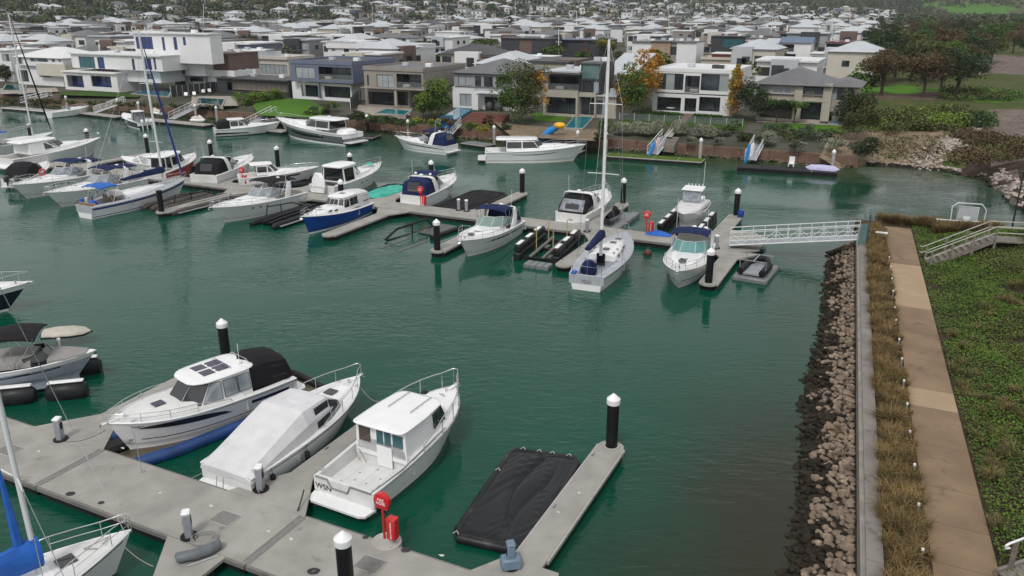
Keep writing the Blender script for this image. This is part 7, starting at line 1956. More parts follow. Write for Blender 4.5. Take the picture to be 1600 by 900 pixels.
while v < 1250:
    rown = globals().get('rown', 0) + 1; step = (17 if rown % 2 else 31) + v * .012 - (6 if v > 300 else 0)
    umin, umax = UV(P(-60, 60, 0))[0], 0
    u = -2000 + fr.uniform(0, 8)
    row = []
    uu = -v * 2.6
    while uu < v * 1.2:
        uu += fr.uniform(14.5, 18.5) * (1 if v < 300 else .92)
        p_ = W(uu, v + fr.uniform(-2.5, 2.5), ZG)
        p_.z = hillh(p_.x, p_.y)
        px, py = proj(p_)
        if px < -40 or px > 1375 + (20 if v > 500 else -10): continue
        if v < 215 and px > 1300: continue
        if v > 300 and px < 420 and py < 31 and fr.random() < .75: continue
        if p_.z > 16 and fr.random() < .5: continue
        if any(abs(p_.x - a) < 17 and abs(p_.y - b_) < 17 for a, b_ in OCC): continue
        if fr.random() < .08 + (.12 if v > 250 else 0): continue
        row.append((p_, px))
    for p_, px in row: allh.append((p_.y, p_, px, v))
    v += step
allh.sort(key=lambda t: t[0])
farm = MB(); fmats = []
for n_, (_, p_, px, v) in enumerate(allh):
    k = fr.randrange(22); rz = ANG + fr.choice([0, 0, 0, pi / 2, -pi / 2, 0]) + fr.uniform(-.05, .05)
    if n_ < 262:
        sec = min(9, int((px + 40) / 142)); where = ['at the far left', 'behind the leaning mast', 'behind the blue grey house', 'behind the taupe house', 'behind the terrace chairs house', 'behind the glass stair tower', 'behind the tall mast', 'behind the white cube house', 'behind the hipped roof house', 'beside the park trees'][sec]
        dist = 'just' if v < 175 else 'well' if v < 260 else 'far'
        lab = '%s, %s %s' % (simple[k][1], dist, where)
        if v < 240: t = dup(protos[k], p_, rz, lab)
        else: t = tag(place('house', simple[k][0], None, p_, rz, fr.uniform(.9, 1.1)), lab, 'house')
        t['group'] = 'houses of the canal estate'; placed += 1
    else:
        me = simple[k][0]; T = Matrix.Translation(p_) @ Matrix.Rotation(rz, 4, 'Z')
        mi = []
        for mm in me.materials:
            if mm not in fmats: fmats.append(mm)
            mi.append(fmats.index(mm))
        n0 = len(farm.v); farm.v += [tuple(T @ q.co) for q in me.vertices]
        for q in me.polygons: farm.f.append(tuple(n0 + i for i in q.vertices)); farm.m.append(mi[q.material_index])
tag(farm.build('distant_houses', fmats), 'hundreds of small distant houses of the estate and hillside merging together', 'houses', kind='stuff')
for t in protos:
    for c in list(t.children): bpy.data.objects.remove(c)
    bpy.data.objects.remove(t)
print('houses placed', placed)
# ================================================================ FAR BANK, VEGETATION
timw = M('retaining_board', (0.105, 0.062, 0.042), .85, rgb2=(.17, .105, .075), scale=1.2, island=.3, world_coords=True, bump=.3, stain=((.05, .035, .028), 1.0, .6))
stonem = M('bank_stone', (.075, .055, .038), .9, rgb2=(.15, .11, .075), scale=2, island=.4, world_coords=True)
rw = thing('retaining_wall', 'long brown board retaining wall along the far bank under the gardens', 'wall', W(-84, 103.0, 0), ANG)
u = -168.0
while u < -6.5:
    for k, (z0, z1, y0) in enumerate(((-.5, .38, 0), (.39, .80, .06), (.81, 1.28, .12))):
        m = MB(); m.box(u + 84 + .03, u + 84 + 3.4 - .03, y0, .75, z0, z1); m.build('wall_board', timw, rw)
    u += 3.4
m = MB()
for k in range(1500):
    u = rng.uniform(-165, -5); m_ = RV[rng.randrange(14)]; r = rng.uniform(.12, .3); T = Matrix.Translation(W(u, 103.0 - rng.uniform(0, .7), rng.uniform(-.1, .25))); m.add([T @ (q * r) for q in m_], ICO_F)
tag(m.build('loose_rocks', stonem, None), 'brown stones along the foot of the far retaining wall', 'stones', kind='stuff')

def patch(name, pts, z, mat, th=.03, label=None, cat=None, kind='structure'):
    q = [P(x, y, z) for x, y in pts]; o = q[0].copy(); m = MB(); m.prism([(p_.x - o.x, p_.y - o.y) for p_ in q], -th, 0); ob = m.build(name, mat, None, loc=(o.x, o.y, z)); tag(ob, label, cat, kind=kind); return ob
patch('lawn', [(405, 180), (500, 184), (505, 168), (480, 155), (405, 152), (395, 165)], 2.06, g_bright)
patch('lawn', [(95, 143), (150, 141), (225, 148), (215, 152), (90, 148)], 2.05, g_lawn)
patch('lawn', [(835, 188), (880, 190), (895, 178), (830, 176)], 2.05, g_bright)
patch('lawn', [(965, 190), (1050, 196), (1068, 176), (1005, 172)], 2.07, g_lawn)
patch('lawn', [(1066, 197), (1160, 204), (1170, 190), (1085, 178)], 2.075, g_lawn)
patch('lawn', [(1190, 200), (1315, 206), (1320, 195), (1195, 188)], 2.055, g_bright)
patch('paving', [(556, 180), (640, 180), (646, 166), (560, 164)], 2.065, g_pave)
patch('paving', [(1182, 190), (1318, 196), (1322, 184), (1184, 179)], 2.08, g_pave)
patch('path', [(1040, 210), (1052, 211), (1084, 178), (1072, 177)], 2.12, M('red_path', (.18, .10, .08), .8))
patch('path', [(1036, 213), (1050, 214), (1062, 196), (1050, 195)], 2.13, g_pave)
patch('paving', [(0, 147), (92, 143), (88, 137), (0, 138)], 2.05, g_pave)
patch('paving', [(298, 166), (372, 165), (365, 150), (300, 150)], 2.05, g_pave)
patch('sand_bed', [(800, 213), (930, 220), (940, 203), (820, 196), (770, 190)], 1.95, g_sand)
poolw = M('pool_water', (.02, .20, .32), .05, var=.15, scale=.6, spec=.6); poolt = M('teal_pool_water', (.02, .20, .24), .05, var=.15, scale=.6)
poold = M('dark_pool_water', (.015, .09, .10), .05)
def pool(label, pts, z, mat, rim=g_pave, hh=.35):
    q = [P(x, y, z) for x, y in pts]; o = q[0].copy(); t = thing('swimming_pool', label, 'pool', o)
    pl = [(p_.x - o.x, p_.y - o.y) for p_ in q]; cx = sum(a for a, _ in pl) / 4; cy = sum(b_ for _, b_ in pl) / 4
    m = MB(); m.prism([(cx + (a - cx) * 1.12, cy + (b_ - cy) * 1.12) for a, b_ in pl], -hh - .3, -.02); m.build('coping', rim, t)
    m = MB(); m.prism(pl, -.019, .0); m.build('pool_surface', mat, t)
pool('bright blue raised pool with a timber deck in front of the terrace chairs house', [(682, 188), (706, 190), (734, 172), (714, 169)], 2.35, poolw, M('blue_tile', (.03, .16, .34), .3), .55)
pool('teal pool with white coping in front of the glass stair tower house', [(884, 199), (910, 200), (926, 183), (898, 182)], 2.3, poolt)
pool('narrow teal pool in front of the taupe house', [(588, 176), (632, 179), (640, 173), (604, 170)], 2.25, poolt)
pool('pale blue pool in front of the house with blue windows', [(208, 146), (262, 150), (266, 142), (226, 140)], 2.2, poolw)
pool('dark teal pool with sun loungers left of the round hedge', [(306, 160), (346, 164), (350, 155), (312, 153)], 2.2, poold)
pool('small blue pool at the right end of the hipped roof house', [(1296, 193), (1315, 195), (1318, 182), (1300, 181)], 2.2, M('mosaic_pool', (.12, .28, .36), .15, var=.4, scale=3))
pool('dark pool at the far left terrace', [(5, 140), (38, 141), (40, 133), (10, 132)], 2.2, poold)
for i, (px, py) in enumerate(((291, 152), (304, 151), (318, 147), (328, 146))):
    p_ = P(px, py, 2.1); t = thing('sun_lounger', 'white sun lounger by the dark pool, %s from the left' % ['first', 'second', 'third', 'fourth'][i], 'lounger', p_, ANG + 2.4, 'sun loungers by the dark pool')
    m = MB(); m.box(0, 1.3, -.3, .3, .28, .36); m.build('seat', whitep, t); m = MB(); m.add([(1.3, -.3, .3), (1.3, .3, .3), (1.9, .3, .75), (1.9, -.3, .75)], [(0, 1, 2, 3)]); m.build('backrest', whitep, t)
st2 = thing('deck_stairs', 'red brown timber deck stairs right of the bright blue raised pool', 'stairs', P(715, 195, 1.4), ANG)
for k in range(7): m = MB(); m.box(-.5 + k * .12, 6.5, k * .62, k * .62 + .6, -.4, .22 * k + .1); m.build('step', M('merbau_deck', (.14, .055, .04), .7, var=.2), st2)
for (x0, y0, x1, y1) in ((1052, 214, 1034, 232), (1198, 206, 1180, 216)):
    t = thing('garden_steps', 'stone garden steps down to the %s' % ('grassed pontoon' if x0 < 1100 else 'black kayak pontoon'), 'steps', P(x0, y0, 2.0), ANG)
    for k in range(6): m = MB(); m.box(-.8, .8, -.4 - .4 * k, -.4 * k, -1.6, -.14 * k); m.build('step', M('step_stone', (.19, .165, .14), .8, var=.2), t)
# fences / glass
def fence(label, a, b_, z, h, mat, cat='fence', n=8, post=None):
    A = P(*a, z); B_ = P(*b_, z); d_ = B_ - A; t = thing('fence', label, cat, A, math.atan2(d_.y, d_.x)); L = d_.length
    for k in range(n): m = MB(); m.box(L * k / n + .03, L * (k + 1) / n - .03, -.02, .02, .05, h); m.build('panel', mat, t)
    for k in range(n + 1): m = MB(); m.box(L * k / n - .025, L * k / n + .025, -.04, .04, 0, h + .03); m.build('post', post or alu, t)
fence('clear glass fence along the gardens of the white cube house', (968, 187), (1160, 197), 2.1, 1.0, balg)
fence('charcoal fence right of the pale blue pool', (268, 152), (338, 144), 2.0, 2.0, dark_r)
fence('charcoal side fence between the taupe house and the blue grey house', (548, 172), (568, 150), 2.0, 1.9, dark_r)
fence('low timber rail fence in the park by the dark bush', (1528, 162), (1562, 161), 3.0, .5, M('park_rail', (.22, .19, .16), .8), n=4)

# ---- trees
LM = {
 'dark': leafmat('leaf_dark', (.016, .032, .010), (.042, .068, .022), .5, .5), 'green': leafmat('leaf_green', (.038, .080, .014), (.08, .145, .028), .5, .5),
 'lime': leafmat('leaf_lime', (.09, .15, .018), (.17, .24, .035), .45, .6), 'olive': leafmat('leaf_olive', (.05, .062, .018), (.10, .112, .038), .5, .4),
 'brown': leafmat('leaf_casuarina', (.065, .048, .022), (.125, .088, .042), .5, .4), 'orange': leafmat('leaf_orange', (.27, .12, .018), (.46, .24, .035), .45, .5),
 'yellow': leafmat('leaf_yellow', (.22, .18, .025), (.36, .29, .05), .45, .5), 'silver': leafmat('leaf_silver', (.17, .19, .13), (.28, .30, .21), .3, .8), 'grey': leafmat('leaf_greygreen', (.045, .058, .042), (.085, .10, .075), .45, .6),
 'red': leafmat('leaf_red', (.09, .035, .028), (.15, .06, .045), .5, .5)}
bark = M('bark', (.06, .048, .038), .9, var=.3, scale=3)
def crown_np(R, H, z0, nb, n, size, seed, shape='round', low=0.0):
    rg = np.random.default_rng(seed); C = []; N_ = []
    for k in range(nb):
        for _ in range(30):
            p_ = rg.uniform(-1, 1, 3)
            if (p_ ** 2).sum() < 1 and (p_ ** 2).sum() > .12: break
        if shape == 'cone': p_[:2] *= (1 - (p_[2] + 1) / 2) * .9 + .12
        if shape == 'flat': p_[2] = .35 * p_[2] + .4
        c = np.array([p_[0] * R * .78, p_[1] * R * .78, z0 + H * (.5 + .40 * p_[2])]); rb = R * rg.uniform(.26, .46) * (.85 - .3 * p_[2] if shape == 'cone' else 1)
        k_ = int(n / nb); dn = rg.normal(size=(k_, 3)); dn /= np.linalg.norm(dn, axis=1)[:, None]; dn[:, 2] = np.where(rg.uniform(size=k_) < .6, np.abs(dn[:, 2]), dn[:, 2])
        C.append(c + dn * np.array([rb, rb, rb * min(1, H / R / 2 + .15)]) * rg.uniform(.55, 1.08, (k_, 1)))
    C = np.concatenate(C)
    return leaf_quads(C, size, .25, .7, rg)
def crown_mesh(R, H, z0, nb, n, size, seed, mats, fr_, shape='round'):
    V, F = crown_np(R, H, z0, nb, n, size, seed, shape)
    rg = np.random.default_rng(seed + 9); n_ = len(F)
    mi = (rg.uniform(size=n_) > fr_).astype(int) if len(mats) > 1 else None
    if len(mats) > 1:
        c = V.reshape(-1, 4, 3).mean(1); s_ = np.sin(c[:, 0] * 2.1 / R + seed) + np.sin(c[:, 1] * 2.4 / R) + np.sin(c[:, 2] * 3 / H + 1)
        mi = ((s_ + rg.normal(size=n_) * .6) > (fr_ * 3 - 1.2)).astype(int)
    return np_mesh('crown', V, F, [LM[m_] for m_ in mats], mi)
def trunk_mesh(h, R, seed, r=.18, n=5):
    rr = random.Random(seed); m = MB(); top = Vector((rr.uniform(-.3, .3), rr.uniform(-.3, .3), h))
    m.tube([(0, 0, -.4), (rr.uniform(-.1, .1), rr.uniform(-.1, .1), h * .5), top], [r * 1.2, r, r * .7], 7)
    for k in range(n):
        a = 2 * pi * k / n + rr.uniform(-.4, .4); s0 = Vector((0, 0, h * rr.uniform(.55, .95))) ; e = Vector((cos(a) * R * .62, sin(a) * R * .62, h + R * rr.uniform(.3, .7)))
        m.tube([s0, s0.lerp(e, .5) + Vector((0, 0, .25)), e], [r * .6, r * .4, r * .12], 5)
    return m.mesh('trunk', bark, 60)
TC = {}
def tree(label, px, py, R, H, tr, mats, n=1800, size=.34, nb=16, shape='round', z=None, fr_=.6, name='tree', group=None, seed=None, pos=None, cat='tree', proto=None):
    key = proto or (R, H, tr, tuple(mats), shape, n)
    if key not in TC:
        sd = len(TC) * 7 + 3; TC[key] = (crown_mesh(R, H, tr, nb, n, size, sd, mats, fr_, shape), trunk_mesh(tr + H * .25, R, sd, max(.05, R * .055)) if tr > .25 else None)
    zz = ZG if z is None else z; p_ = pos if pos is not None else P(px, py, zz)
    t = thing(name, label, cat, p_, rng.uniform(0, 6.28), group)
    cm, tm = TC[key]; place('crown', cm, t)
    if tm: place('trunk', tm, t)
    return t
O = ['olive']; 
tree('green and yellow leafy tree left of the glass stair tower house', 812, 192, 3.7, 9.0, .1, ['olive', 'green'], 6500, .28, 34, fr_=.5)
tree('tree turning orange beside the glass stair tower house', 836, 188, 2.6, 8.6, .2, ['olive', 'orange'], 3600, .28, 26, fr_=.45)
tree('orange autumn tree left of the white cube house', 1002, 178, 2.9, 9.8, .3, ['orange', 'yellow'], 5200, .27, 30, fr_=.55)
tree('green and orange autumn tree right of the tall mast', 982, 186, 3.0, 8.2, .2, ['green', 'orange'], 5200, .27, 28, fr_=.5)
tree('orange tree behind the autumn trees beside the tan house', 1018, 150, 2.6, 9.0, 1.0, ['orange', 'olive'], 3200, .3, 14)
tree('narrow yellow autumn tree in front of the white cube house right corner', 1146, 186, 2.3, 8.6, .1, ['yellow', 'orange'], 4400, .26, 40, 'cone', fr_=.5)
tree('dark green round tree beside the narrow yellow autumn tree', 1170, 190, 2.9, 5.6, .2, ['dark', 'grey'], 4400, .26, 24, fr_=.6)
tree('bright green leafy tree between the taupe house and the terrace chairs house', 682, 182, 3.1, 5.8, .1, ['lime', 'green'], 4600, .26, 26, fr_=.45)
tree('yellow green banana like shrub left of the bright green tree', 662, 186, 1.8, 3.4, .5, ['lime', 'green'], 1600, .3, 12)
tree('umbrella shaped pine behind the terrace chairs house', 760, 108, 4.4, 3.4, 4.6, ['olive', 'green'], 3000, .34, 16, 'flat', fr_=.5)
tree('spreading olive gum tree behind the blue grey house', 500, 95, 4.6, 5.2, 2.6, ['olive', 'dark'], 3200, .34, 18)
tree('large dark tree beside the dark framed building', 392, 86, 4.6, 5.6, 1.6, ['dark', 'olive'], 3000, .36, 16)
tree('dark green shrubby tree behind the left end houses', 58, 78, 5.0, 4.2, 1.0, ['dark', 'green'], 2600, .4, 16)
tree('dark tree behind the leaning mast at left', 180, 84, 4.4, 4.6, 1.2, ['dark', 'olive'], 2400, .4, 14)
tree('dark tree low at the left edge behind the white hipped house', 10, 128, 2.6, 3.2, .4, ['dark', 'olive'], 1600, .3, 12)
tree('small bushy olive tree behind the charcoal house left of the mast', 945, 98, 4.2, 3.6, 3.2, ['olive', 'yellow'], 2400, .34, 14, 'flat', fr_=.75)
tree('leafy green bush behind the white flat roof left of the bare tree', 862, 104, 2.6, 3.4, .6, ['green', 'lime'], 1500, .32, 12)
tree('green bush below the bare tree beside the stair tower', 892, 112, 2.0, 2.6, .6, ['dark', 'green'], 1300, .3, 12)
tree('bare reddish tree behind the glass stair tower', 918, 108, 2.0, 5.4, 2.0, ['red'], 420, .22, 12)
tree('dark cypress like tree beside the tan brick house', 1085, 104, 1.6, 5.4, .6, ['dark', 'olive'], 1500, .28, 14, 'cone')
tree('dark tree in front of the long cream building', 1152, 112, 1.9, 3.4, .6, ['dark', 'red'], 1500, .28, 12)
tree('square crowned olive tree in the middle of the estate', 1112, 62, 4.2, 4.2, 1.2, ['olive', 'yellow'], 1600, .42, 12, fr_=.8)
tree('small green tree beside the white cubes on the canal', 1070, 60, 3.5, 4.0, 1.5, ['olive', 'dark'], 1200, .42, 10)
tree('dark green cloud pruned tree left in front of the hipped roof house', 1213, 193, 2.0, 2.2, 1.4, ['dark', 'green'], 2200, .2, 12, 'flat')
tree('lighter green cloud pruned tree in front of the hipped roof house', 1240, 194, 1.7, 1.9, 1.5, ['green', 'lime'], 1800, .2, 12, 'flat')
tree('tall dark green tree at the water corner by the hipped roof house', 1342, 218, 3.0, 6.0, .1, ['dark', 'olive'], 6000, .25, 28, z=2.0)
tree('grey green tree behind the dark corner tree', 1328, 196, 2.4, 4.6, .4, ['grey', 'dark'], 2600, .25, 16)
tree('dark round bush touching the water at the corner', 1352, 246, 2.0, 2.6, .0, ['dark', 'grey'], 3000, .2, 14, z=1.0, name='bush', cat='bush')
# hedge and bushes
def bush(label, px, py, R, H, mats, n=900, size=.2, z=1.6, shape='round', name='bush', nb=9, **k): return tree(label, px, py, R, H, .0, mats, n, size, nb, shape, z=z, name=name, cat=name if name in ('hedge', 'palm') else 'bush', **k)
for i, px in enumerate((382, 396, 410, 424, 438)): bush('rounded bright green hedge bush, %s from the left beside the charcoal pavilion' % ['first', 'second', 'third', 'fourth', 'fifth'][i], px, 166 - i * 2.2, 1.9, 2.9 - .2 * i, ['lime', 'green'], 1700, .2, 1.7, group='hedge by the charcoal pavilion')
gb = random.Random(21)
bs = [(505, 180, 1.8, 2.2, 'grey', 'dark'), (520, 176, 1.4, 2.0, 'lime', 'green'), (488, 182, 1.5, 1.3, 'olive', 'green'), (560, 183, 1.2, 1.1, 'grey', 'dark'), (575, 188, 1.3, 1.0, 'olive', 'grey'), (640, 196, 1.0, .9, 'lime', 'yellow'), (652, 196, 1.1, 1.2, 'yellow', 'lime'), (680, 199, 1.2, 1.3, 'yellow', 'lime'), (700, 198, 1.3, 1.5, 'red', 'dark'), (738, 204, 1.2, 1.2, 'lime', 'green'), (752, 208, 1.3, 1.5, 'lime', 'yellow'), (762, 196, 1.1, 1.4, 'red', 'dark'), (790, 205, .9, 1.0, 'dark', 'olive'), (1100, 208, 1.2, 1.0, 'olive', 'grey'), (1130, 214, 1.3, 1.1, 'grey', 'dark'), (1150, 212, 2.0, 2.0, 'green', 'dark'), (1168, 220, 1.6, 1.3, 'dark', 'olive'), (1215, 214, 2.2, 1.9, 'grey', 'dark'), (1236, 222, 2.2, 1.6, 'dark', 'olive'), (1262, 220, 2.4, 2.0, 'grey', 'olive'), (1285, 222, 2.2, 1.6, 'dark', 'grey'), (1300, 232, 1.6, 1.2, 'silver', 'grey'), (1195, 225, 1.4, 1.2, 'grey', 'dark'), (1240, 232, 1.5, 1.0, 'grey', 'silver'), (1118, 222, 1.0, .7, 'silver', 'grey'), (1080, 222, .9, .7, 'silver', 'grey'), (945, 214, 1.5, 2.4, 'green', 'dark'), (938, 222, 1.2, 1.5, 'dark', 'olive')]
for i, (px, py, R, H, a, b_) in enumerate(bs):
    nm = {'grey': 'grey green', 'lime': 'lime green', 'olive': 'olive', 'yellow': 'yellow flowering', 'red': 'reddish', 'dark': 'dark green', 'green': 'mid green', 'silver': 'silvery'}
    near_ = 'beside the blue grey house lawn' if px < 540 else 'below the taupe house' if px < 645 else 'by the raised blue pool' if px < 720 else 'by the deck stairs' if px < 800 else 'left of the white cube house garden' if px < 1000 else 'below the white cube house' if px < 1160 else 'below the hipped roof house'
    sz = 'low wide' if H < 1.1 else 'rounded' if H < 1.7 else 'tall full'
    bush('%s %s garden bush %s' % (sz, nm[a], near_) + ('' if i % 3 else ', nearest the wall'), px, py, R, H, [a, b_], 900, .2, 1.7, group='garden bushes on the far bank')
for k in range(12): bush('low dark bush in the planted strip below the taupe house, %s from the left' % 'first second third fourth fifth sixth seventh eighth ninth tenth eleventh twelfth'.split()[k], 552 + k * 8.2, 189 + k * .9, 1.25, 1.0 + .3 * gb.random(), ['green', 'dark'] if k % 2 else ['dark', 'grey'], 800, .18, 1.5, group='planted strip below the taupe house')
for k in range(16): bush('scrubby brown green bush on the left far bank, %d bushes from the left edge' % (k + 1), 6 + k * 22 + gb.uniform(-6, 6), 160 + k * .8, 1.1, .9, ['olive', 'dark'], 500, .2, 1.4, group='scrub on the left bank')
for i, (px, py, R) in enumerate(((968, 211, .95), (978, 212, .95), (996, 212, 1.05), (1011, 214, 1.0), (1027, 213, 1.15), (1060, 214, 1.2), (1093, 217, 1.05), (1107, 218, 1.0), (1200, 228, 1.0))):
    t = bush('clipped silver green ball shrub, %s from the left along the far wall' % ['first', 'second', 'third', 'fourth', 'fifth', 'sixth', 'seventh', 'eighth', 'ninth'][i], px, py, R, R * 2, ['silver'], 2600, .12, 1.5, nb=3, proto=('ball', i))
for k in ('ball',):   # clipped balls: rebuild the crowns as even spheres
    for i in range(9):
        me = TC[('ball', i)][0]; R = (.95, .95, 1.05, 1.0, 1.15, 1.2, 1.05, 1.0, 1.0)[i]
        rg = np.random.default_rng(i); dn = rg.normal(size=(len(me.polygons), 3)); dn /= np.linalg.norm(dn, axis=1)[:, None]; dn[:, 2] = np.abs(dn[:, 2]) * 1.6 - .4
        dn /= np.maximum(1, np.linalg.norm(dn, axis=1)[:, None])
        V, F = leaf_quads(dn * np.array([R, R, R * .95]) * rg.uniform(.93, 1.03, (len(dn), 1)) + np.array([0, 0, R * .9]), .16, .3, .9, rg); me.vertices.foreach_set('co', V.astype(np.float32).ravel()); me.update()
for x0, x1, y in ((1018, 1062, 181), (1084, 1128, 185)):
    p_ = P(x0, y, 2.05); p2 = P(x1, y + 3, 2.05); L = (p2 - p_).length; N_ = 2200
    C = np.stack([nprng.uniform(0, L, N_), nprng.uniform(-.4, .4, N_), nprng.uniform(.1, .75, N_)], 1); V, F = leaf_quads(C, .16, .3, .8)
    tag(place('hedge', np_mesh('hedge', V, F, [LM['green']]), None, p_, math.atan2((p2 - p_).y, (p2 - p_).x)), 'clipped low green hedge %s the red path of the white cube house' % ('left of' if x0 < 1050 else 'right of'), 'hedge')
# palm
for (px, py, lab) in ((450, 92, 'tall palm in front of the curved white house'), (462, 94, 'shorter palm beside the tall palm')):
    t = thing('palm_tree', lab, 'palm', P(px, py, ZG)); hgt = 6.6 if px < 455 else 5.2
    m = MB(); m.tube([(0, 0, -.3), (.1, 0, hgt * .5), (0, 0, hgt)], [.25, .2, .18], 7); m.build('trunk', bark, t, 60)
    for k in range(16):
        a = k * 2.4; L = 2.6; m = MB(); el = .9 - .08 * k; pr = None
        pts = [Vector((cos(a) * L * f_, sin(a) * L * f_, hgt + el * L * f_ - 1.6 * f_ * f_ * L * .6)) for f_ in (0, .25, .5, .75, 1)]
        sd = Vector((-sin(a), cos(a), 0)); m.loft([[q - sd * w_ - Vector((0, 0, .25 * w_ / .45)), q, q + sd * w_ - Vector((0, 0, .25 * w_ / .45))] for q, w_ in zip(pts, (.1, .42, .48, .38, .05))], closed=False); m.build('frond', LM['dark'] if k % 2 else LM['green'], t)
# park trees
pk = [(1376, 155, 4.6, 5.0, 'brown', 'olive', 'brown casuarina at the left end of the park lawn'), (1441, 158, 4.2, 5.0, 'brown', 'olive', 'rust brown casuarina in the middle of the park lawn'), (1492, 158, 5.2, 5.6, 'dark', 'grey', 'large dark spreading tree right of the rust brown casuarina'), (1468, 150, 3.8, 5.0, 'olive', 'dark', 'leaning dark trunked tree between the two park lawn trees')]
for px, py, R, H, a, b_, l in pk: tree(l, px, py, R, H, 3.0, [a, b_], 4600, .32, 24, z=2.9, fr_=.65)
pg = random.Random(31); K = 0; PTR = []
def gpos(px, py):
    z = 3.2
    for _ in range(6):
        p_ = P(px, py, z); u_, v_ = UV(p_); z = park_h(u_, v_)
    return P(px, py, z)
prm = [('brown', 'olive'), ('dark', 'olive'), ('dark', 'green'), ('olive', 'dark'), ('brown', 'dark'), ('green', 'dark')]
wd = ['brown', 'dark olive', 'dark green', 'olive', 'rusty dark', 'mid green']
for (px, py) in ((1385, 132), (1400, 128), (1420, 125), (1440, 130), (1462, 122), (1485, 120), (1508, 118), (1370, 118), (1388, 108), (1410, 105), (1432, 100), (1455, 104), (1478, 98), (1500, 96), (1525, 104), (1545, 98), (1535, 84), (1556, 80), (1580, 82), (1598, 90), (1372, 98), (1390, 88), (1412, 84), (1436, 82), (1460, 80), (1484, 78), (1508, 74), (1530, 68), (1555, 62), (1578, 60), (1600, 64), (1365, 80), (1383, 70), (1405, 66), (1428, 60), (1450, 62), (1474, 58), (1498, 56), (1520, 52), (1545, 48), (1570, 46), (1595, 44), (1590, 72), (1612, 58), (1374, 58), (1398, 52), (1422, 48), (1446, 44), (1470, 42), (1600, 50), (1380, 44)):
    k = K % 6; R = pg.uniform(3.8, 5.2); K += 1
    p_ = gpos(px + pg.uniform(-4, 4), py + pg.uniform(-2, 2))
    key = ('park', k, K % 2)
    t = tree('x', 0, 0, 4.4, 4.6, 2.4, prm[k], 2600, .4, 18, fr_=.6, pos=p_, proto=key, group='trees of the park and golf course'); s_ = R / 4.4; t.scale = (s_, s_, s_ * pg.uniform(.9, 1.15))
    t['label'] = '%s spreading park tree %s' % (wd[k], ('just behind the park lawn' if py > 115 else 'in the middle of the park grove' if py > 85 else 'towards the back of the grove' if py > 60 else 'by the distant golf green') + (' at left' if px < 1440 else ' at centre' if px < 1530 else ' at right'))
# park scrub
def scrub(name, label, region, n, size, h, mats, fr_=.5, per=26, R=.7, dens=None):
    C = []
    for k in range(n):
        px, py = region(pg); p_ = gpos(px, py); rr = R * pg.uniform(.6, 1.4)
        dn = nprng.normal(size=(per, 3)); dn /= np.linalg.norm(dn, axis=1)[:, None]; dn[:, 2] = np.abs(dn[:, 2])
        C.append(np.array(p_) + dn * np.array([rr, rr, rr * h]))
    C = np.concatenate(C); V, F = leaf_quads(C, size, .3, .7); mi = (nprng.uniform(size=len(C)) > fr_).astype(int)
    c = C; s_ = np.sin(c[:, 0] * .5) + np.sin(c[:, 1] * .6 + 1); mi = ((s_ + nprng.normal(size=len(C)) * .5) > (fr_ - .5) * 3).astype(int)
    tag(place(name, np_mesh(name, V, F, [LM[m_] for m_ in mats], mi)), label, 'scrub', kind='stuff')
def reg(x0, x1, y0, y1, f=None): 
    def g(r):
        while 1:
            x, y = r.uniform(x0, x1), r.uniform(y0, y1)
            if f is None or f(x, y): return x, y
    return g
scrub('park_scrub', 'yellow green scrub bushes on the bank below the park trees', reg(1372, 1512, 168, 206, lambda x, y: y > 176 - (x - 1372) * .05 and y < 206 - (x - 1372) * .02), 520, .3, 1.1, ['lime', 'olive'], .35)
scrub('park_scrub', 'dark green low bushes right of the yellow green scrub', reg(1505, 1552, 180, 200), 130, .28, 1.0, ['dark', 'green'], .6)
scrub('park_scrub', 'green shrubs behind the bark strip beside the dark park tree', reg(1470, 1600, 140, 158, lambda x, y: x < 1545 or y > 146), 240, .3, 1.2, ['green', 'olive'], .5)
scrub('park_scrub', 'brown heath bushes on the right hand bank', reg(1490, 1600, 206, 262, lambda x, y: abs(y - (212 + (x - 1500) * .22)) < 12 or abs(y - (248 - (x - 1500) * .08)) < 9), 520, .24, .9, ['brown', 'olive'], .6)
scrub('park_scrub', 'low scrub over the sandy bank beside the corner tree', reg(1375, 1470, 212, 250), 90, .2, .7, ['olive', 'brown'], .5)
# far tree masses (hill woodland) and trees between estate houses
def blobs_mass(name, label, pts, mats, n=60, size=1.6, r0=4.0, hh=1.1, fr_=.5):
    pts = np.array([tuple(p_) for p_ in pts]); N_ = len(pts); dn = nprng.normal(size=(N_, n, 3)); dn /= np.linalg.norm(dn, axis=2)[:, :, None]; dn[:, :, 2] = np.abs(dn[:, :, 2]) * hh
    r = nprng.uniform(.55, 1.4, (N_, 1, 1)) * r0; C = (pts[:, None, :] + dn * r * nprng.uniform(.7, 1.05, (N_, n, 1))).reshape(-1, 3)
    V, F = leaf_quads(C, size, .2, .8); mi = np.repeat(nprng.integers(0, len(mats), N_), n)
    tag(place(name, np_mesh(name, V, F, [LM[m_] for m_ in mats], mi)), label, 'trees', kind='stuff')
pts = []
for k in range(15000):
    y = 540 + 1900 * pg.random() ** 1.3; x = pg.uniform(-.72, .72) * y; z = hillh(x, y)
    px, py = proj(Vector((x, y, z + 3)))
    if py < -45 or py > 48: continue
    if z < 3.2 and (px < 1390) and not (px < 420 and py < 34): 
        if pg.random() > .12: continue
    if px > 1480 and 10 < py < 24: continue
    if z > 16 and pg.random() < .12: continue
    pts.append((x, y, z + 1.0))
print('forest', len(pts)); blobs_mass('hill_woodland', 'dense olive and dark green woodland covering the hillside behind the estate', pts, ['dark', 'olive', 'grey', 'dark', 'olive', 'dark'], 34, 2.4, 5.4, 1.15)
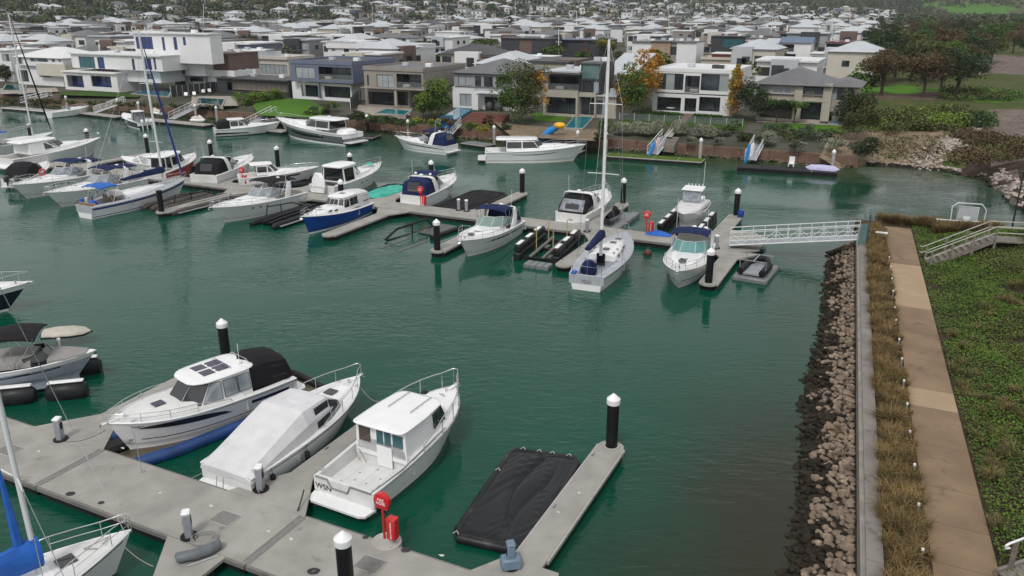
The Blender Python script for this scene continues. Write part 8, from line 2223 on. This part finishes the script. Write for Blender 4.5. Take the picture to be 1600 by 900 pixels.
# individual estate trees
en = 0; hous = [(o.location.x, o.location.y) for o in COL.objects if o.get('category') == 'house']
cols = [('dark', 'olive', 'dark'), ('olive', 'green', 'olive'), ('green', 'dark', 'green'), ('red', 'brown', 'reddish'), ('olive', 'yellow', 'yellowish')]
for k in range(1500):
    v_ = 138 + 380 * pg.random() ** 1.1; u_ = pg.uniform(-2.2, .2) * v_ * .8; p_ = W(u_, v_, ZG); px, py = proj(p_)
    if px < -20 or px > 1385 or en >= 150: continue
    if any(abs(p_.x - a) < 8.5 and abs(p_.y - b_) < 9.5 for a, b_ in hous): continue
    c_ = cols[pg.randrange(5) if pg.random() < .4 else pg.randrange(3)]
    t = tree('x', 0, 0, 2.6, 3.6, 1.0, list(c_[:2]), 700, .5, 10, pos=p_, proto=('est',) + c_, group='trees between the estate houses'); s_ = pg.uniform(.7, 1.5); t.scale = (s_, s_, s_)
    sec = min(9, max(0, int((px + 40) / 142))); where = ['at the far left', 'behind the leaning mast', 'behind the blue grey house', 'behind the taupe house', 'behind the terrace chairs house', 'behind the glass stair tower', 'behind the tall mast', 'behind the white cube house', 'behind the hipped roof house', 'beside the park trees'][sec]
    t['label'] = '%s %s tree among the estate houses, %s %s' % ('small' if s_ < .95 else 'mid sized' if s_ < 1.25 else 'large', c_[2], 'just' if v_ < 190 else 'well' if v_ < 280 else 'far', where); en += 1
# golf green bright strips and sandy edges
for pts_, z, mt, nm in (([(1480, 22), (1574, 22), (1576, 8), (1484, 8)], 3.0, g_bright, 'golf_green'), ([(1380, 152), (1520, 154), (1500, 141), (1385, 140)], 3.15, g_bright, 'park_lawn')):
    q = [P(x, y, z + (6 if y < 30 else 0)) for x, y in pts_]
    if nm == 'park_lawn': continue
# distant masts: yachts in the canal behind the estate
for i, (px, y1, y0, r) in enumerate(((847, 0, 14, 3), (805, 0, 46, 0), (827, 8, 35, 0), (901, 17, 48, 1), (968, 30, 45, 0), (1000, 18, 42, 0), (1045, 12, 35, 0), (1018, 20, 36, 0), (1113, 14, 34, 0), (1164, 22, 52, 0), (1200, 22, 85, 2), (1300, 16, 100, 0), (1328, 13, 62, 0), (318, 6, 46, 0), (163, 22, 58, 0), (436, 16, 38, 0), (697, 9, 26, 0), (582, 10, 25, 0), (1212, 28, 50, 0), (1255, 12, 30, 0), (873, 44, 100, 0))):
    d_ = 250 if y0 < 60 else 175; base = P(px, max(y0, 30), ZG) if y0 > 55 else P(px, 55 + (i % 4) * 4, ZG)
    top = ray_top(base, px - (0 if not r == 2 else -8), y1); t = thing('yacht_mast', 'thin pale yacht mast rising above the estate roofs, %s' % ['right of the pine', 'left of the pine', 'over the white flat roof', 'left of the tall mast', 'just left of the tall mast top', 'right of the tall mast top', 'over the tan house', 'left over the tan house', 'over the square tree', 'dark one over the cream building', 'leaning one by the blue gabled house', 'tallest by the glass fronted house', 'by the park trees', 'over the dark framed building', 'behind the leaning mast', 'by the palm', 'over the pale grey house', 'over the white box building', 'over the white cubes', 'far over the canal', 'over the charcoal house'][i], 'mast', base, 0, 'distant yacht masts')
    m = MB(); m.tube([(0, 0, 0), top - base], [.13, .08], 5); m.build('mast', whitep if i not in (9,) else dark_r, t)
    m = MB(); q = (top - base) * .62; m.tube([q + Vector((-.8, 0, 0)), q + Vector((.8, 0, 0))], .05, 4); m.build('spreader', whitep, t)
    m = MB(); m.loft([[(x, y_ * w_, z_) for y_, z_ in ((-1, .9), (-.7, 0), (.7, 0), (1, .9))] for x, w_ in ((-4, 1.0), (0, 1.5), (3.5, .8), (5, .05))]); m.build('hull', gel, t)
# ---------------- far pontoons, gangways and boats
def fdock(label, x0, y0, x1, y1, wd=2.2, deck=None, edge=None, fl=None):
    A, B_ = P(x0, y0, .45), P(x1, y1, .45); d_ = B_ - A; t = thing('floating_pontoon', label, 'pontoon', (A.x, A.y, 0), math.atan2(d_.y, d_.x)); L = d_.length
    m = MB(); m.box(0, L, 0, wd, -.4, .32); m.build('float', fl or plast, t); m = MB(); m.box(-.05, L + .05, -.06, wd + .06, .325, .42); m.build('edge_frame', edge or conce, t)
    n = max(2, int(L / 2.5))
    for k in range(n): m = MB(); m.box(L * k / n + .1, L * (k + 1) / n - .02, .1, wd - .1, .42, .47); m.build('deck_panel', deck or conc, t)
    return t
turf = ground_mat('pontoon_turf', [(.07, .13, .015), (.12, .17, .03)], 1.5, .4, 12)
fdock('pontoon covered in green turf with a rack of paddle boards', 945, 243, 1096, 253, 2.4, turf)
fdock('black decked kayak pontoon near the corner tree', 1152, 262, 1308, 271, 2.6, rub, blackp)
fdock('pontoon behind the navy centre console boat', 190, 184, 318, 196, 2.0)
fdock('white edged pontoon at the far left bank', 2, 168, 74, 174, 2.2, edge=whitep)
fdock('pontoon at the stern of the small white boat at the far left', 120, 176, 180, 183, 1.8)
fdock('pontoon behind the black and white sports cruiser', 335, 196, 440, 206, 2.0)
fdock('pontoon at the stern of the big grey motor yacht', 556, 214, 582, 215, 3.0, rub)
fdock('grey float behind the navy covered cruiser', 720, 223, 757, 228, 2.2, plg)
fdock('pontoon right of the white motor yacht bow', 880, 236, 905, 238, 2.4)
for i, (a, b_, l) in enumerate((((36, 160), (78, 150), 'first'), ((148, 176), (195, 160), 'second'), ((268, 186), (310, 166), 'third'), ((388, 196), (428, 176), 'fourth'), ((700, 212), (716, 194), 'fifth'))):
    truss('gangway', 'white truss gangway to the far bank, %s from the left' % l, P(*a, .5), P(*b_, 1.9), 1.1, bays=5, r=.045, mat=wf, h=1.0)
truss('gangway', 'white gangway with paddle boards leaning on it at the turf pontoon', P(1019, 241, .5), P(1042, 214, 1.7), 1.3, bays=4, r=.05, mat=wf, h=1.0)
truss('gangway', 'white gangway at the black kayak pontoon', P(1172, 250, .5), P(1186, 224, 1.7), 1.3, bays=4, r=.05, mat=wf, h=1.0)
def board(label, px, py, z, L, mat, tilt, rz, w_=.38, name='paddle_board', cat='board'):
    m = MB(); m.loft([[(L * x, w_ * k * cos(a), .07 * k * sin(a)) for a in [2 * pi * j / 8 for j in range(8)]] for x, k in ((-.5, .15), (-.35, .85), (0, 1), (.35, .85), (.5, .1))])
    o = m.build(name, mat, None, loc=P(px, py, z)); o.rotation_euler = (1.2, tilt, rz); tag(o, label, cat)
cy = M('cyan_board', (.02, .22, .55), .35); pkb = M('pale_pink_board', (.62, .45, .48), .4); yb = M('yellow_vinyl', (.70, .38, .02), .4)
board('cyan paddle board leaning on the gangway of the turf pontoon', 1019, 232, 1.3, 3.0, cy, -.5, 1.1); board('pink and white paddle board leaning on the gangway of the turf pontoon', 1026, 226, 1.5, 3.0, pkb, -.5, 1.1)
board('cyan board standing at the kayak pontoon gangway', 1168, 240, 1.2, 2.6, cy, -1.1, 1.0); board('white kayak standing beside the cyan board', 1174, 238, 1.2, 2.4, whitep, -1.2, .9)
board('lilac kayak lying on the right end of the black pontoon', 1285, 263, .7, 3.6, M('lilac_kayak', (.42, .40, .62), .4), 0, ANG, .42, 'kayak', 'kayak')
ch = thing('deck_chair', 'white deck chair on the black kayak pontoon', 'chair', P(1236, 260, .5), ANG)
m = MB(); m.box(-.3, .3, -.3, .3, .3, .38); m.build('seat', whitep, ch); m = MB(); m.box(-.3, .3, .25, .33, .38, 1.1); m.build('backrest', whitep, ch)
for s_ in (-1, 1): m = MB(); m.box(s_ * .27 - .04, s_ * .27 + .04, -.3, .3, 0, .3); m.build('leg', whitep, ch)
sl = thing('water_slide', 'blue and yellow inflatable slide standing behind the white motor yacht bow', 'slide', P(862, 213, 1.7), ANG)
m = MB(); m.tube([(-1.5, 0, -.6), (-.4, 0, .6), (.8, 0, 1.3)], [.55, .5, .4], 10); m.build('slide_body', cy, sl, 60); m = MB(); m.ball((1.1, 0, 1.5), .7, 8, sq=(1.2, 1, .6)); m.build('yellow_top', yb, sl, 60)
# big grey motor yacht
bt = Boat('motor_yacht', 'large grey hulled motor yacht with white swept superstructure on the far bank', 'boat', 0, 0, 0, 15.5, 4.3, F=1.5, S=1.1, rake=.16, p=2.5); set_by_px(bt, (552, 212), 1.2, (433, 183), 2.6)
bt.hull(greyh, boot=gel, bands=[(.78, 1.1, 2)], mats=[gel]).deck(gel, tc=.28, sole=1.0).trunk([(5.5, 1.7, .6), (9.5, 1.5, .6), (12, .9, .35), (13.5, .3, .05)], gel)
bt.wheelhouse(3.0, 5.5, 8.0, 9.6, 1.75, 2.0, 1.15, rake=1.7, roof=(-.1, 1.2), roofth=.16, glazed={0: (.03, .97, .2, .9), 1: (.03, .97, .2, .9), 2: (.05, .95, .1, .9), 3: (.03, .97, .05, .92), 4: (.05, .95, .1, .9), 5: (.03, .97, .2, .9), 6: (.03, .97, .2, .9), 7: (.05, .95, .1, .9)})
bt.stripe(.25, .75, lambda k: .48 - .1 * sin(3 * k), lambda k: .62, blackp, 'hull_window').rail(.45, .99, .7, 8).platform(1.3, .4).radar(4.5, 0, bt.zroof, .3).anchor()
m = MB(); m.lathe(1.2, 0, [(1.5, 1.5), (1.3, 1.9), (.8, 2.1)], 12); m.build('sun_pad', gel, bt.r, 40)
bt = sports('white cruiser with navy canopy and black hull stripe on the far bank', 0, 0, 0, 9.2, 3.1, canopy=canvn, bim=canvn, stripe=blackp); set_by_px(bt, (706, 228), 1.0, (613, 210), 1.7)
bt = Boat('motor_yacht', 'white motor yacht with long dark windows and swept black hull line on the far bank', 'boat', 0, 0, 0, 12.4, 4.0, F=1.3, S=.7, rake=.12, p=2.8); set_by_px(bt, (758, 236), 1.2, (900, 224), 2.1)
bt.hull(gel, boot=gel_c).deck(gel, tc=.25, sole=.8).trunk([(6.5, 1.4, .5), (9, 1.1, .4), (11, .4, .1)], gel); bt.stripe(.25, .72, lambda k: .66 + .1 * (2 * k - 1) ** 2, lambda k: .72 + .06 * (2 * k - 1) ** 2, blackp, 'hull_window')
bt.wheelhouse(2.6, 4.5, 6.8, 7.6, 1.6, 1.55, 1.15, rake=1.1, roof=(.1, 1.3), roofth=.14, glazed={k: (.04, .96, .28, .85) for k in range(8)}); bt.rail(.5, .99, .6, 7).platform(.9, .35).cleats()
bt = Boat('sports_cruiser', 'white and black sports cruiser with dark rear canopy at the far bank', 'boat', 0, 0, 0, 9.6, 3.1, F=1.05, S=.5, rake=.12, p=2.6); set_by_px(bt, (334, 202), 1.0, (412, 190), 1.7)
bt.hull(gel, boot=blackp).deck(gel, tc=.3, sole=.6); bt.stripe(.0, .5, const(.3), lambda k: .6 - .2 * k, blackp).trunk([(4.6, 1.1, .4), (6.5, .8, .3), (8, .3, .05)], gel)
bt.wheelhouse(2.2, 3.4, 4.8, 5.6, 1.3, 1.2, 1.1, rake=1.2, roof=(.1, .3)); bt.fabric([(.4, 1.2, 1.1, 1.9), (.8, 1.25, 1.1, 2.2), (2.2, 1.25, 1.1, 2.4)], canvk, 'rear_canopy'); bt.rail(.5, .99, .5, 6)
bt = Boat('centre_console_boat', 'navy hulled centre console boat with white hard top and three outboards', 'boat', 0, 0, 0, 9.5, 2.9, F=1.0, S=.6, rake=.14); set_by_px(bt, (228, 192), .9, (184, 175), 1.5)
bt.hull(navy, boot=gel).deck(gel, tc=.5, sole=.6).wheelhouse(2.8, 3.4, 4.0, 4.4, .9, .7, 1.7, rake=.5, roof=(.6, .8), open_back=True, glass=vinyl)
for y in (-.7, 0, .7): bt.outboard(y, -.4, .9, whitep, 1.1)
bt = Boat('runabout', 'small white runabout with bow rail at the far left bank', 'boat', 0, 0, 0, 7.2, 2.5, F=.95, S=.5); set_by_px(bt, (76, 176), .9, (121, 167), 1.4)
bt.hull(gel, boot=blackp).deck(gel, tc=.45, sole=.5).trunk([(3.4, .9, .4), (5.4, .6, .2)], gel); bt.screen(2.8, 3.6, 3.9, .9, .5, 1.2).rail(.5, .99, .5, 5)
jetski('white and black jet ski on the far pontoon', *Q(300, 190, .5), 0, cover=False, mat=gel); jetski('white jet ski left of the third far gangway', *Q(252, 180, .5), 170, cover=False, mat=gel)
# ---------------- thin coastal haze
hz = MB(); hz.box(-2400, 2400, -40, 3600, -2, 165)
hzm = bpy.data.materials.new('haze'); hzm.use_nodes = True; hn = hzm.node_tree; hn.nodes.clear()
ho = hn.nodes.new('ShaderNodeOutputMaterial'); hv = hn.nodes.new('ShaderNodeVolumePrincipled')
hv.inputs['Color'].default_value = (.86, .9, .96, 1); hv.inputs['Density'].default_value = 0.00011; hv.inputs['Anisotropy'].default_value = 0.2
hn.links.new(hv.outputs[0], ho.inputs['Volume'])
tag(hz.build('haze', hzm), 'thin coastal haze over the estate and hills', 'haze', kind='stuff')
